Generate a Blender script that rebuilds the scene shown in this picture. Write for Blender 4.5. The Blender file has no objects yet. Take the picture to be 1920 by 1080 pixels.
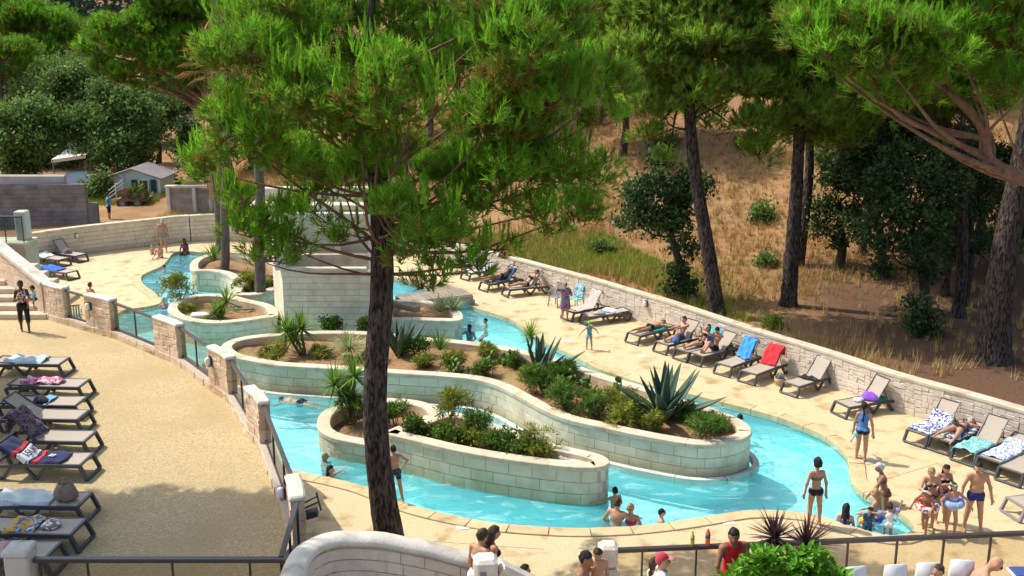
import bpy, math, random
import numpy as np
from mathutils import Vector, Matrix
from mathutils.geometry import delaunay_2d_cdt
random.seed(7); RNG = np.random.default_rng(7)
SC = bpy.context.scene
# ---------------------------------------------------------------- camera, sky, sun, exposure
FPX, TH, CAMH = 2000.0, math.radians(14.0), 11.5
cam = bpy.data.cameras.new('camera'); cam.sensor_width = 36; cam.lens = FPX / 1920 * 36
cam.clip_end = 5000; cam.clip_start = 0.1
camo = bpy.data.objects.new('camera', cam); SC.collection.objects.link(camo)
camo.location = (0, 0, CAMH); camo.rotation_euler = (math.pi / 2 - TH, 0, 0); SC.camera = camo
SUN_OFF = (0.69, -0.30)                       # metres a shadow runs per metre of height
sun_el = math.atan(1 / math.hypot(*SUN_OFF)); sun_dir = Vector((-SUN_OFF[0], -SUN_OFF[1], 1)).normalized()
world = bpy.data.worlds.new('World'); SC.world = world; world.use_nodes = True
wn = world.node_tree; bg = wn.nodes['Background']
sky = wn.nodes.new('ShaderNodeTexSky'); sky.sky_type = 'NISHITA'; sky.sun_disc = False
sky.sun_elevation = sun_el; sky.sun_rotation = math.atan2(sun_dir.x, sun_dir.y)
sky.air_density = 1.0; sky.dust_density = 2.5; sky.ozone_density = 0.6
wn.links.new(sky.outputs[0], bg.inputs[0]); bg.inputs[1].default_value = 0.15
sl = bpy.data.lights.new('sun', 'SUN'); sl.energy = 2.9; sl.angle = math.radians(0.5); sl.color = (1.0, 0.93, 0.80)
so = bpy.data.objects.new('sun', sl); SC.collection.objects.link(so)
so.rotation_euler = sun_dir.to_track_quat('Z', 'Y').to_euler(); so.location = (-30, 30, 40)
SC.view_settings.view_transform = 'Standard'; SC.view_settings.look = 'None'
SC.view_settings.exposure = 0.66; SC.view_settings.gamma = 1
SC.cycles.max_bounces = 8; SC.cycles.diffuse_bounces = 3; SC.cycles.transparent_max_bounces = 24
SC.cycles.caustics_reflective = False; SC.cycles.caustics_refractive = False

# ---------------------------------------------------------------- helpers
def G(px, py, z=0.0):
    a = (px - 960) / FPX; b = -(py - 540) / FPX
    d = Vector((a, math.cos(TH) + b * math.sin(TH), -math.sin(TH) + b * math.cos(TH)))
    return Vector((0, 0, CAMH)) + d * ((z - CAMH) / d.z)
def ALONG(px, py, y):
    a = (px - 960) / FPX; b = -(py - 540) / FPX
    d = Vector((a, math.cos(TH) + b * math.sin(TH), -math.sin(TH) + b * math.cos(TH)))
    return Vector((0, 0, CAMH)) + d * (y / d.y)
def link(o): SC.collection.objects.link(o); return o
def tag(o, label=None, cat=None, group=None, kind=None):
    if label: o['label'] = label
    if cat: o['category'] = cat
    if group: o['group'] = group
    if kind: o['kind'] = kind
    return o
def thing(name, label, cat, loc=(0, 0, 0), rz=0.0, group=None):
    o = link(bpy.data.objects.new(name, None)); o.empty_display_size = 0.1
    o.location = loc; o.rotation_euler = (0, 0, rz)
    return tag(o, label, cat, group)
def adopt(o, parent, world=True):
    o.parent = parent
    if world:
        p = parent; T = Matrix.Identity(4)
        while p is not None:
            T = Matrix.Translation(p.location) @ p.rotation_euler.to_matrix().to_4x4() @ p.matrix_parent_inverse.inverted() @ T if False else T
            p = p.parent
        base = parent
        if parent.get('_w') is None: o.matrix_parent_inverse = Matrix.Translation(-Vector(parent.location))
    return o
def mesh_np(name, V, Fs, mat, smooth=False, attrs=None):
    V = np.asarray(V, dtype=np.float32); me = bpy.data.meshes.new(name)
    if isinstance(Fs, np.ndarray):
        n, k = Fs.shape; me.vertices.add(len(V)); me.vertices.foreach_set('co', V.ravel())
        me.loops.add(n * k); me.loops.foreach_set('vertex_index', Fs.astype(np.int32).ravel())
        me.polygons.add(n); me.polygons.foreach_set('loop_start', np.arange(0, n * k, k, dtype=np.int32))
        me.polygons.foreach_set('loop_total', np.full(n, k, dtype=np.int32)); me.update(calc_edges=True)
    else:
        me.from_pydata([tuple(map(float, v)) for v in V], [], Fs); me.update()
    if smooth: me.polygons.foreach_set('use_smooth', [True] * len(me.polygons))
    if attrs:
        for k, a in attrs.items():
            at = me.attributes.new(k, 'FLOAT', 'POINT'); at.data.foreach_set('value', np.asarray(a, dtype=np.float32))
    for m in (mat if isinstance(mat, (list, tuple)) else [mat]): me.materials.append(m)
    return me
def obj(name, me, parent=None, world=True):
    o = link(bpy.data.objects.new(name, me))
    if parent is not None:
        o.parent = parent
        if world: o.matrix_parent_inverse = Matrix.Translation(-WLOC(parent))
    return o
def WLOC(o):
    return Vector(o.location) if o.parent is None else Vector((0, 0, 0)) + (Vector(o.location))
def copy_tree(o, parent=None):
    c = o.copy(); link(c); c.parent = parent
    for ch in o.children: copy_tree(ch, c)
    return c
class MB:                                        # mesh builder
    def __init__(s): s.v = []; s.f = []
    def add(s, V, F):
        n = len(s.v); s.v += [tuple(p) for p in V]; s.f += [tuple(i + n for i in f) for f in F]; return s
    def box(s, c, d, rz=0, bev=0.0):
        cx, cy, cz = c; a, b, h = d[0] / 2, d[1] / 2, d[2] / 2; C, S = math.cos(rz), math.sin(rz); P = []
        if bev <= 0:
            L = [(x, y, z) for z in (-h, h) for x, y in ((-a, -b), (a, -b), (a, b), (-a, b))]
            F = [(3, 2, 1, 0), (4, 5, 6, 7), (0, 1, 5, 4), (1, 2, 6, 5), (2, 3, 7, 6), (3, 0, 4, 7)]
        else:
            e = bev; ring = lambda q, z: [(-a + q, -b, z), (a - q, -b, z), (a, -b + q, z), (a, b - q, z), (a - q, b, z), (-a + q, b, z), (-a, b - q, z), (-a, -b + q, z)]
            ins = lambda q, z: [(-a + q, -b + q, z), (a - q, -b + q, z), (a - q, -b + q, z), (a - q, b - q, z), (a - q, b - q, z), (-a + q, b - q, z), (-a + q, b - q, z), (-a + q, -b + q, z)]
            r0 = [(x * (1 - e / a), y * (1 - e / b), -h) for x, y, z in ring(e, 0)]; r3 = [(x, y, h) for x, y, z in r0]
            L = r0 + ring(e, -h + e) + ring(e, h - e) + r3
            F = [tuple(range(7, -1, -1)), tuple(range(24, 32))]
            for k in range(3):
                for i in range(8): j = (i + 1) % 8; F.append((k * 8 + i, k * 8 + j, k * 8 + 8 + j, k * 8 + 8 + i))
        s.add([(cx + x * C - y * S, cy + x * S + y * C, cz + z) for x, y, z in L], F); return s
    def beam(s, p, q, w, h, up=(0, 0, 1), ch=0.25):
        p = Vector(p); q = Vector(q); d = (q - p).normalized(); u = Vector(up)
        if abs(d.dot(u)) > 0.98: u = Vector((1, 0, 0))
        r = d.cross(u).normalized(); u = r.cross(d); a, b = w / 2, h / 2; c = ch * min(a, b)
        prof = [(-a + c, -b), (a - c, -b), (a, -b + c), (a, b - c), (a - c, b), (-a + c, b), (-a, b - c), (-a, -b + c)]
        V = [p + r * x + u * y for x, y in prof] + [q + r * x + u * y for x, y in prof]
        F = [tuple(range(7, -1, -1)), tuple(range(8, 16))] + [(i, (i + 1) % 8, 8 + (i + 1) % 8, 8 + i) for i in range(8)]
        s.add(V, F); return s
    def tube(s, pts, rad, n=8, cap=True):
        pts = [Vector(p) for p in pts]; m = len(pts)
        if not hasattr(rad, '__len__'): rad = [rad] * m
        V = []; F = []; ref = None
        for i, p in enumerate(pts):
            d = (pts[min(i + 1, m - 1)] - pts[max(i - 1, 0)])
            d = d.normalized() if d.length > 1e-9 else Vector((0, 0, 1))
            if ref is None: ref = Vector((1, 0, 0)) if abs(d.x) < 0.9 else Vector((0, 1, 0))
            r = (ref - d * ref.dot(d)).normalized(); t = d.cross(r); ref = r
            for k in range(n):
                a = 2 * math.pi * k / n; V.append(p + (r * math.cos(a) + t * math.sin(a)) * rad[i])
        for i in range(m - 1):
            for k in range(n): F.append((i * n + k, i * n + (k + 1) % n, (i + 1) * n + (k + 1) % n, (i + 1) * n + k))
        if cap: F.append(tuple(range(n - 1, -1, -1))); F.append(tuple((m - 1) * n + k for k in range(n)))
        s.add(V, F); return s
    def lathe(s, c, prof, n=12):
        V = [(c[0] + r * math.cos(2 * math.pi * k / n), c[1] + r * math.sin(2 * math.pi * k / n), c[2] + z) for r, z in prof for k in range(n)]
        F = [(i * n + k, i * n + (k + 1) % n, (i + 1) * n + (k + 1) % n, (i + 1) * n + k) for i in range(len(prof) - 1) for k in range(n)]
        F.append(tuple(range(n - 1, -1, -1))); F.append(tuple((len(prof) - 1) * n + k for k in range(n))); s.add(V, F); return s
    def build(s, name, mat, parent=None, smooth=False, world=True):
        return obj(name, mesh_np(name, s.v, s.f, mat, smooth), parent, world)
def part(name, mat, parent, fn, smooth=False, world=True):
    m = MB(); fn(m); return m.build(name, mat, parent, smooth, world)
def poly_sheet(name, outer, holes, z, mat, parent=None):
    pts = []; edges = []
    for loop in [outer] + holes:
        n = len(pts); pts += [Vector((p[0], p[1])) for p in loop]; m = len(loop); edges += [(n + i, n + (i + 1) % m) for i in range(m)]
    V, E, Fc, _, _, _ = delaunay_2d_cdt(pts, edges, [], 0, 1e-5)
    def inside(p, L):
        c = False; j = len(L) - 1
        for i in range(len(L)):
            if (L[i][1] > p[1]) != (L[j][1] > p[1]) and p[0] < (L[j][0] - L[i][0]) * (p[1] - L[i][1]) / (L[j][1] - L[i][1]) + L[i][0]: c = not c
            j = i
        return c
    keep = []
    for f in Fc:
        c = sum((V[i] for i in f), Vector((0, 0))) / len(f)
        if inside(c, outer) and not any(inside(c, h) for h in holes): keep.append(tuple(f))
    return obj(name, mesh_np(name, [(v.x, v.y, z) for v in V], keep, mat), parent)
def inside_np(X, Y, L):
    c = np.zeros(X.shape, bool); j = len(L) - 1
    for i in range(len(L)):
        xi, yi = L[i][:2]; xj, yj = L[j][:2]
        with np.errstate(divide='ignore', invalid='ignore'):
            t = ((yi > Y) != (yj > Y)) & (X < (xj - xi) * (Y - yi) / ((yj - yi) or 1e-12) + xi)
        c ^= t; j = i
    return c
def spline(pts, step=0.15, closed=False):
    P = [np.array(p[:3] if len(p) > 2 else (p[0], p[1], 0.0), float) for p in pts]; n = len(P); out = []
    segs = n if closed else n - 1
    for i in range(segs):
        p1, p2 = P[i], P[(i + 1) % n]
        p0 = P[i - 1] if (closed or i > 0) else 2 * p1 - p2
        p3 = P[(i + 2) % n] if (closed or i + 2 < n) else 2 * p2 - p1
        k = max(2, int(np.linalg.norm(p2 - p1) / step))
        for t in np.linspace(0, 1, k, endpoint=False):
            out.append(0.5 * (2 * p1 + (p2 - p0) * t + (2 * p0 - 5 * p1 + 4 * p2 - p3) * t * t + (3 * p1 - p0 - 3 * p2 + p3) * t ** 3))
    if not closed: out.append(P[-1])
    return np.array(out)
def resample(P, step, closed=False):
    Q = np.vstack([P, P[:1]]) if closed else P
    d = np.r_[0, np.cumsum(np.linalg.norm(np.diff(Q, axis=0), axis=1))]; n = max(2, int(round(d[-1] / step)) + 1)
    s = np.linspace(0, d[-1], n); R = np.stack([np.interp(s, d, Q[:, k]) for k in range(Q.shape[1])], 1)
    return R[:-1] if closed else R
def offset(P, d, closed=False):                   # to the right of travel
    if closed: T = np.roll(P, -1, 0) - np.roll(P, 1, 0)
    else: T = np.gradient(P, axis=0)
    T = T[:, :2] / np.maximum(np.linalg.norm(T[:, :2], axis=1, keepdims=True), 1e-9); R = P.copy()
    R[:, 0] += T[:, 1] * d; R[:, 1] -= T[:, 0] * d; return R
def area(P): x, y = P[:, 0], P[:, 1]; return 0.5 * np.sum(x * np.roll(y, -1) - np.roll(x, -1) * y)

# ---------------------------------------------------------------- materials
MATS = {}
def nd(nt, t, **kw):
    n = nt.nodes.new(t)
    for k, v in kw.items(): setattr(n, k, v)
    return n
def mat(name, c1, c2=None, scale=4.0, rough=0.8, bump=0.0, bscale=None, detail=6, c3=None, s3=0.6, t3=(0.5, 0.7), orand=0.0, metal=0.0, spec=0.3, bdist=0.02, stretch=None, trans=None, attr=None, irand=0.0, water=None):
    if name in MATS: return MATS[name]
    m = bpy.data.materials.new(name); m.use_nodes = True; nt = m.node_tree; b = nt.nodes['Principled BSDF']; L = nt.links.new
    b.inputs['Roughness'].default_value = rough; b.inputs['Metallic'].default_value = metal
    b.inputs['Specular IOR Level'].default_value = spec
    tc = nd(nt, 'ShaderNodeTexCoord'); co = tc.outputs['Object']
    geo = nd(nt, 'ShaderNodeNewGeometry')
    co = geo.outputs['Position']
    if stretch:
        mp = nd(nt, 'ShaderNodeMapping'); mp.inputs['Scale'].default_value = stretch; L(co, mp.inputs[0]); co = mp.outputs[0]
    cur = None
    if c2 is not None:
        nz = nd(nt, 'ShaderNodeTexNoise'); nz.inputs['Scale'].default_value = scale; nz.inputs['Detail'].default_value = detail; L(co, nz.inputs['Vector'])
        mr = nd(nt, 'ShaderNodeMapRange'); mr.inputs[1].default_value = 0.32; mr.inputs[2].default_value = 0.68; L(nz.outputs[0], mr.inputs[0])
        mx = nd(nt, 'ShaderNodeMix', data_type='RGBA'); mx.inputs[6].default_value = (*c1, 1); mx.inputs[7].default_value = (*c2, 1); L(mr.outputs[0], mx.inputs[0]); cur = mx.outputs[2]
    if c3 is not None:
        nz = nd(nt, 'ShaderNodeTexNoise'); nz.inputs['Scale'].default_value = s3; nz.inputs['Detail'].default_value = 5; L(co, nz.inputs['Vector'])
        mr = nd(nt, 'ShaderNodeMapRange'); mr.inputs[1].default_value = t3[0]; mr.inputs[2].default_value = t3[1]; L(nz.outputs[0], mr.inputs[0])
        mx = nd(nt, 'ShaderNodeMix', data_type='RGBA'); mx.inputs[7].default_value = (*c3, 1); L(mr.outputs[0], mx.inputs[0])
        if cur is None: mx.inputs[6].default_value = (*c1, 1)
        else: L(cur, mx.inputs[6])
        cur = mx.outputs[2]
    if water:                                      # lime and algae band above the waterline
        sx = nd(nt, 'ShaderNodeSeparateXYZ'); L(geo.outputs['Position'], sx.inputs[0]); nz = nd(nt, 'ShaderNodeTexNoise'); nz.inputs['Scale'].default_value = 2.6; nz.inputs['Detail'].default_value = 7; L(geo.outputs['Position'], nz.inputs['Vector'])
        mm = nd(nt, 'ShaderNodeMath', operation='MULTIPLY_ADD'); mm.inputs[1].default_value = -.9; mm.inputs[2].default_value = .45; L(nz.outputs[0], mm.inputs[0]); ad = nd(nt, 'ShaderNodeMath', operation='ADD'); L(sx.outputs[2], ad.inputs[0]); L(mm.outputs[0], ad.inputs[1])
        mr = nd(nt, 'ShaderNodeMapRange'); mr.inputs[1].default_value = water[1]; mr.inputs[2].default_value = water[2]; mr.inputs[4].default_value = .62; L(ad.outputs[0], mr.inputs[0]); mx = nd(nt, 'ShaderNodeMix', data_type='RGBA'); mx.inputs[7].default_value = (*water[0], 1); L(mr.outputs[0], mx.inputs[0]); L(cur, mx.inputs[6]); cur = mx.outputs[2]
    if attr:
        at = nd(nt, 'ShaderNodeAttribute', attribute_name=attr[0]); mx = nd(nt, 'ShaderNodeMix', data_type='RGBA')
        mx.inputs[7].default_value = (*attr[1], 1); L(at.outputs['Fac'], mx.inputs[0])
        if cur is None: mx.inputs[6].default_value = (*c1, 1)
        else: L(cur, mx.inputs[6])
        cur = mx.outputs[2]
    if orand or irand:
        hs = nd(nt, 'ShaderNodeHueSaturation'); mr = nd(nt, 'ShaderNodeMapRange')
        k = orand or irand; mr.inputs[3].default_value = 1 - k; mr.inputs[4].default_value = 1 + k
        src = nd(nt, 'ShaderNodeObjectInfo').outputs['Random'] if orand else geo.outputs['Random Per Island']
        L(src, mr.inputs[0]); L(mr.outputs[0], hs.inputs['Value'])
        if cur is None: hs.inputs['Color'].default_value = (*c1, 1)
        else: L(cur, hs.inputs['Color'])
        cur = hs.outputs[0]
    if cur is None: b.inputs['Base Color'].default_value = (*c1, 1)
    else: L(cur, b.inputs['Base Color'])
    if bump:
        nz = nd(nt, 'ShaderNodeTexNoise'); nz.inputs['Scale'].default_value = bscale or scale * 4; nz.inputs['Detail'].default_value = 8; L(co, nz.inputs['Vector'])
        bp = nd(nt, 'ShaderNodeBump'); bp.inputs['Strength'].default_value = bump; bp.inputs['Distance'].default_value = bdist
        L(nz.outputs[0], bp.inputs['Height']); L(bp.outputs[0], b.inputs['Normal'])
    if trans:
        tr = nd(nt, 'ShaderNodeBsdfTranslucent'); ms = nd(nt, 'ShaderNodeMixShader'); ms.inputs[0].default_value = trans
        if cur is None: tr.inputs[0].default_value = (*c1, 1)
        else: L(cur, tr.inputs[0])
        L(b.outputs[0], ms.inputs[1]); L(tr.outputs[0], ms.inputs[2]); L(ms.outputs[0], nt.nodes['Material Output'].inputs[0])
    MATS[name] = m; return m
def glassy(name, tint, ior=1.45, gl=0.02, bump=0.0, bscale=3.0, milk=None):
    m = bpy.data.materials.new(name); m.use_nodes = True; nt = m.node_tree; L = nt.links.new; nt.nodes.remove(nt.nodes['Principled BSDF'])
    t = nd(nt, 'ShaderNodeBsdfTransparent'); t.inputs[0].default_value = (*tint, 1); g = nd(nt, 'ShaderNodeBsdfGlossy'); g.inputs['Roughness'].default_value = gl
    fr = nd(nt, 'ShaderNodeFresnel'); fr.inputs[0].default_value = ior; ms = nd(nt, 'ShaderNodeMixShader')
    L(fr.outputs[0], ms.inputs[0]); L(t.outputs[0], ms.inputs[1]); L(g.outputs[0], ms.inputs[2]); L(ms.outputs[0], nt.nodes['Material Output'].inputs[0])
    if bump:
        geo = nd(nt, 'ShaderNodeNewGeometry'); bp = nd(nt, 'ShaderNodeBump'); bp.inputs['Strength'].default_value = bump; bp.inputs['Distance'].default_value = 0.2
        n1 = nd(nt, 'ShaderNodeTexNoise'); n1.inputs['Scale'].default_value = bscale; n1.inputs['Detail'].default_value = 4; n1.inputs['Distortion'].default_value = 1.2
        L(geo.outputs['Position'], n1.inputs['Vector']); L(n1.outputs[0], bp.inputs['Height']); L(bp.outputs[0], g.inputs['Normal']); L(bp.outputs[0], fr.inputs['Normal'])
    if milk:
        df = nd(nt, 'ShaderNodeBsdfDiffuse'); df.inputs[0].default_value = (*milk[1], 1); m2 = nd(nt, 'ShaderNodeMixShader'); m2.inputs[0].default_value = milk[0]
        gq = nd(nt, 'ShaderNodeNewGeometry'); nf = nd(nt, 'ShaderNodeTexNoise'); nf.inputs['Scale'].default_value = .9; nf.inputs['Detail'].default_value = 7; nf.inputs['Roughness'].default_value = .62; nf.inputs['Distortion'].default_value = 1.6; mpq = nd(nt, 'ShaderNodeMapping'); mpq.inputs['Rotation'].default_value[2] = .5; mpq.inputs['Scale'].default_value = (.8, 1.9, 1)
        L(gq.outputs['Position'], mpq.inputs[0]); L(mpq.outputs[0], nf.inputs['Vector']); mq = nd(nt, 'ShaderNodeMapRange'); mq.inputs[1].default_value = .50; mq.inputs[2].default_value = .74; mq.inputs[3].default_value = milk[0]; mq.inputs[4].default_value = .5; L(nf.outputs[0], mq.inputs[0]); L(mq.outputs[0], m2.inputs[0])   # pale streaks: foam, with the ripples' caustic light painted in
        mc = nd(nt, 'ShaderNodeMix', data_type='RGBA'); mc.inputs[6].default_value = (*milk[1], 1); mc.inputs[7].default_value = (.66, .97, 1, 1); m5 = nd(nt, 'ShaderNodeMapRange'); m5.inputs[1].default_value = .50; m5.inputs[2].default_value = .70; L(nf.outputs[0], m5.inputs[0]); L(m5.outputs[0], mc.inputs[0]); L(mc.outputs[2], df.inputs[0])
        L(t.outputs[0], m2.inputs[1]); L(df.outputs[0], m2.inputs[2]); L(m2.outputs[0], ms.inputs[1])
    MATS[name] = m; return m
M_DECK = mat('sand_resin', (.54, .425, .24), (.70, .57, .35), 22, .9, .35, 220, c3=(.40, .28, .13), s3=1.6, t3=(.53, .70), bdist=.01, detail=10)
M_TERR = mat('terrace_resin', (.385, .29, .145), (.64, .52, .30), 27, .92, .7, 120, c3=(.45, .335, .165), s3=.6, t3=(.45, .8), bdist=.02, detail=10)
M_COPE = mat('pool_coping', (.55, .42, .22), (.64, .52, .31), 3, .8, .3, 60, c3=(.40, .29, .14), s3=2.2, t3=(.56, .72), orand=.08)
M_RIM = mat('cast_stone', (.58, .49, .35), (.68, .60, .46), 3, .85, .3, 50, c3=(.42, .34, .22), s3=1.6, t3=(.55, .75), orand=.05)
M_BLOCK = mat('painted_block', (.69, .60, .435), (.79, .70, .55), 2.5, .85, .5, 40, c3=(.56, .49, .34), s3=1.5, t3=(.5, .75), orand=.05, water=((.46, .375, .19), .40, -.12))
M_STONE = mat('pinkish_stone', (.66, .565, .46), (.76, .66, .55), 5, .9, .7, 30, c3=(.60, .50, .40), s3=1.4, t3=(.5, .7), orand=.06, bdist=.03)
M_SAND = mat('sandstone', (.60, .46, .33), (.70, .56, .42), 5, .9, .7, 25, c3=(.52, .35, .22), s3=1.5, t3=(.5, .68), orand=.10, bdist=.03)
M_MORT = mat('dark_mortar', (.15, .13, .10), (.24, .21, .16), 8, .95)
M_MORT2 = mat('pale_mortar', (.44, .38, .30), (.53, .46, .38), 8, .95)
M_WHITE = mat('white_render', (.60, .55, .46), (.70, .66, .57), 5, .85, .5, 22, c3=(.44, .38, .29), s3=2.0, t3=(.54, .72))
M_WALL = mat('cream_render', (.60, .54, .44), (.68, .62, .51), 3, .88, .2, 30)
M_POOL = mat('pool_paint', (.28, .92, 1.0), (.34, .95, 1.0), .7, .6, c3=(.46, .97, 1.0), s3=1.6, t3=(.45, .75))  # paler noise patches painted in for the light swirls under water
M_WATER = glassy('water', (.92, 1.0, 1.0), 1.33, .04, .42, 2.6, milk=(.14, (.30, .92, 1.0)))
M_GLASS = glassy('bronze_glass', (.80, .74, .64), 1.5, .01)
M_GLASSB = glassy('blue_glass', (.60, .78, .82), 1.5, .01)
M_RAIL = mat('brown_metal', (.085, .068, .068), rough=.35, metal=.3, spec=.5)
M_BLACK = mat('black_plastic', (.032, .034, .04), rough=.45, spec=.5)
M_SOIL = mat('planter_soil', (.28, .155, .075), (.40, .24, .12), 7, .95, .9, 30, c3=(.34, .26, .11), s3=1.0, t3=(.5, .66), bdist=.05)
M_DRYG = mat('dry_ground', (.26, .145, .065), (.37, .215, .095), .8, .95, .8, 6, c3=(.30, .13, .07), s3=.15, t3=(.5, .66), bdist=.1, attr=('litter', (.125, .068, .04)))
M_CONC = mat('dark_concrete', (.15, .14, .13), (.26, .245, .225), 1.2, .95, .4, 20, orand=.15)
M_PIT = mat('grey_metal', (.25, .26, .27), rough=.5)
# ---------------------------------------------------------------- ground
WALL_R = [(17.6, 22.9), (15.6, 25.8), (14.2, 27.7), (13.1, 29.15), (11.7, 30.85), (10.45, 32.85), (8.6, 35.5), (7.45, 37.3), (6.0, 39.6), (4.75, 41.3), (3.4, 43.2), (1.7, 45.3), (-.1, 47.5), (-2.2, 49.8), (-6.0, 54.4)]
COMPLEX = [(30, 5)] + [(x + .12, y + .1) for x, y in WALL_R] + [(-9.8, 57.4), (-13.5, 57.5), (-16.0, 57.1), (-18.1, 57.9), (-21.5, 55.7), (-24.4, 53.1), (-27, 49), (-45, 42), (-45, 5)]
def hill(X, Y):
    s = X * .55 + Y * .835 - 44 - np.maximum(0, -X) * .42
    z = .7 + np.where(s > 0, s * s / (s + 7.0), 0) * .46
    z = np.where(z > 12, 12 + (z - 12) * .55, z); z = np.where(z > 40, 40 + (z - 40) * .3, z)
    left = np.clip((-X - Y * .30) / 12, 0, 1); left = left * left * (3 - 2 * left)
    far = np.clip((np.hypot(X, Y) - 170) / 500, 0, 1); fz = .4 + far * far * (3 - 2 * far) * 95 + np.clip((Y - 75) / 60, 0, 1) * 2.0
    z = z * (1 - left) + fz * left
    z += .12 * np.sin(X * .9 + .5 * Y) * np.cos(Y * .7 - .3 * X) * np.clip(s / 6 + .3, 0, 1)
    return z
def hz(x, y): return float(hill(np.array([float(x)]), np.array([float(y)]))[0])
xs = np.unique(np.r_[np.linspace(-900, -90, 28), np.linspace(-90, 75, 150), np.linspace(75, 700, 26)])
ys = np.unique(np.r_[np.linspace(-60, 20, 14), np.linspace(20, 150, 125), np.linspace(150, 1500, 46)])
X, Y = np.meshgrid(xs, ys); Z = hill(X, Y); Z = np.where(inside_np(X, Y, COMPLEX), -2.2, Z)
nx, ny = len(xs), len(ys); I = np.arange(nx * ny).reshape(ny, nx)
quads = np.stack([I[:-1, :-1].ravel(), I[:-1, 1:].ravel(), I[1:, 1:].ravel(), I[1:, :-1].ravel()], 1)
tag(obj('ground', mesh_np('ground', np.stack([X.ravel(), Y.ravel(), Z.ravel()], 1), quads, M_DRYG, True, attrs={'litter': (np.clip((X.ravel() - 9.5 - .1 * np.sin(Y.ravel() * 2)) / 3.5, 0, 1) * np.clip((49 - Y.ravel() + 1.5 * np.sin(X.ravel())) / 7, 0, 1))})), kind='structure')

# ---------------------------------------------------------------- pool, deck
def px_path(L, z): return [tuple(G(a, b, z)) for a, b in L]
pool_px = [(545, 882), (579, 889), (640, 902), (687, 915), (741, 937), (783, 952), (830, 964), (895, 977), (944, 984), (994, 988), (1047, 991), (1100, 992), (1176, 989), (1200, 987), (1255, 981), (1322, 971), (1389, 960), (1433, 958), (1478, 960), (1518, 965), (1556, 975), (1599, 989), (1650, 1004), (1690, 1006),
           (1722, 990), (1698, 967), (1684, 955), (1659, 941), (1631, 929), (1611, 915), (1598, 895), (1596, 872), (1588, 850), (1559, 823), (1521, 804), (1466, 783), (1410, 767), (1354, 753), (1307, 741), (1215, 721), (1160, 703), (1122, 690), (1078, 666), (1015, 636), (967, 602), (936, 590), (900, 579), (862, 565)]
pool_xy = [tuple(G(a, b, 0.02))[:2] for a, b in pool_px]
pool_xy += [(-4.6, 47.2), (-7.5, 50.2), (-11, 52.4), (-14.6, 53.6)]
pool_xy += [tuple(G(a, b, 0.02))[:2] for a, b in [(380, 473), (345, 470), (322, 476), (313, 488), (300, 500), (277, 510), (263, 519), (267, 533), (288, 549), (301, 561), (296, 570), (267, 576), (233, 581), (215, 590)]]
pool_xy += [(-16.2, 39.6), (-15.6, 37.0), (-13.9, 35.4), (-12.0, 33.4), (-9.6, 30.3), (-7.6, 27.4)]
POOL = spline(pool_xy, .3, True)
if area(POOL) < 0: POOL = POOL[::-1]
WZ = -0.07
POOLO = offset(POOL, .36, True)                    # outer edge of the coping (CCW: right is outwards)
poly_sheet('pool_deck', [(x + .05, y + .04) for x, y in WALL_R] + [(-9.8, 57.3), (-13.5, 57.4), (-16.0, 57.0), (-18.1, 57.8), (-21.45, 55.6), (-24.3, 53.0), (-27, 49), (-27, 13), (28, 13)], [[tuple(p[:2]) for p in resample(POOLO, .4, True)]], 0.0, M_DECK)['kind'] = 'structure'
PO = resample(POOL, .4, True); n = len(PO)
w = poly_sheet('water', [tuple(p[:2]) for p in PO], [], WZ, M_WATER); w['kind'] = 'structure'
fl = poly_sheet('pool_floor', [tuple(p[:2]) for p in offset(PO, .02, True)], [], -.9, M_POOL); fl['kind'] = 'structure'
V = [(p[0], p[1], z) for z in (-1.06, -.03) for p in offset(PO, .015, True)]
tag(obj('pool_wall', mesh_np('pool_wall', V, [(i, (i + 1) % n, n + (i + 1) % n, n + i) for i in range(n)], M_POOL, True)), kind='structure')
tag(part('pool_step', M_POOL, None, lambda m: m.box((8.75, 23.0, -.6), (2.3, 2.6, .56), .35, .03)), kind='structure')
# coping: one slab after another, each a piece of the pool edge
pe = tag(thing('pool_edge', 'curving cream stone coping that borders the blue pool', 'pool edge', (0, 22.5, 0)))
def bent_slab(P, d0, d1, z0, z1, bev=.012):
    a = offset(P, d0); b = offset(P, d1); m = len(P); V = []; F = []
    for i in range(m):
        t = (b[i] - a[i]); t = t / (np.linalg.norm(t) + 1e-9) * bev
        V += [(a[i][0], a[i][1], z0), (b[i][0], b[i][1], z0), (b[i][0], b[i][1], z1 - bev), (b[i][0] - t[0], b[i][1] - t[1], z1), (a[i][0] + t[0], a[i][1] + t[1], z1), (a[i][0], a[i][1], z1 - bev)]
    for i in range(m - 1):
        for k in range(6): F.append((i * 6 + k, i * 6 + (k + 1) % 6, i * 6 + 6 + (k + 1) % 6, i * 6 + 6 + k))
    F += [(5, 4, 3, 2, 1, 0), tuple((m - 1) * 6 + k for k in range(6))]
    return V, F
def chop(P, L, gap, closed=False, jitter=0.0):     # pieces of a polyline, each ~L long, gap between
    Q = np.vstack([P, P[:1]]) if closed else P
    d = np.r_[0, np.cumsum(np.linalg.norm(np.diff(Q[:, :2], axis=0), axis=1))]; s = 0; out = []
    N = max(1, round(d[-1] / L)); cuts = np.linspace(0, d[-1], N + 1)
    if jitter: cuts[1:-1] += RNG.uniform(-jitter, jitter, N - 1) * L
    for i in range(N):
        a, b = cuts[i] + gap / 2, cuts[i + 1] - gap / 2
        if b - a < .04: continue
        k = max(2, int((b - a) / .22) + 1); ss = np.linspace(a, b, k)
        out.append(np.stack([np.interp(ss, d, Q[:, c]) for c in range(Q.shape[1])], 1))
    return out
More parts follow.
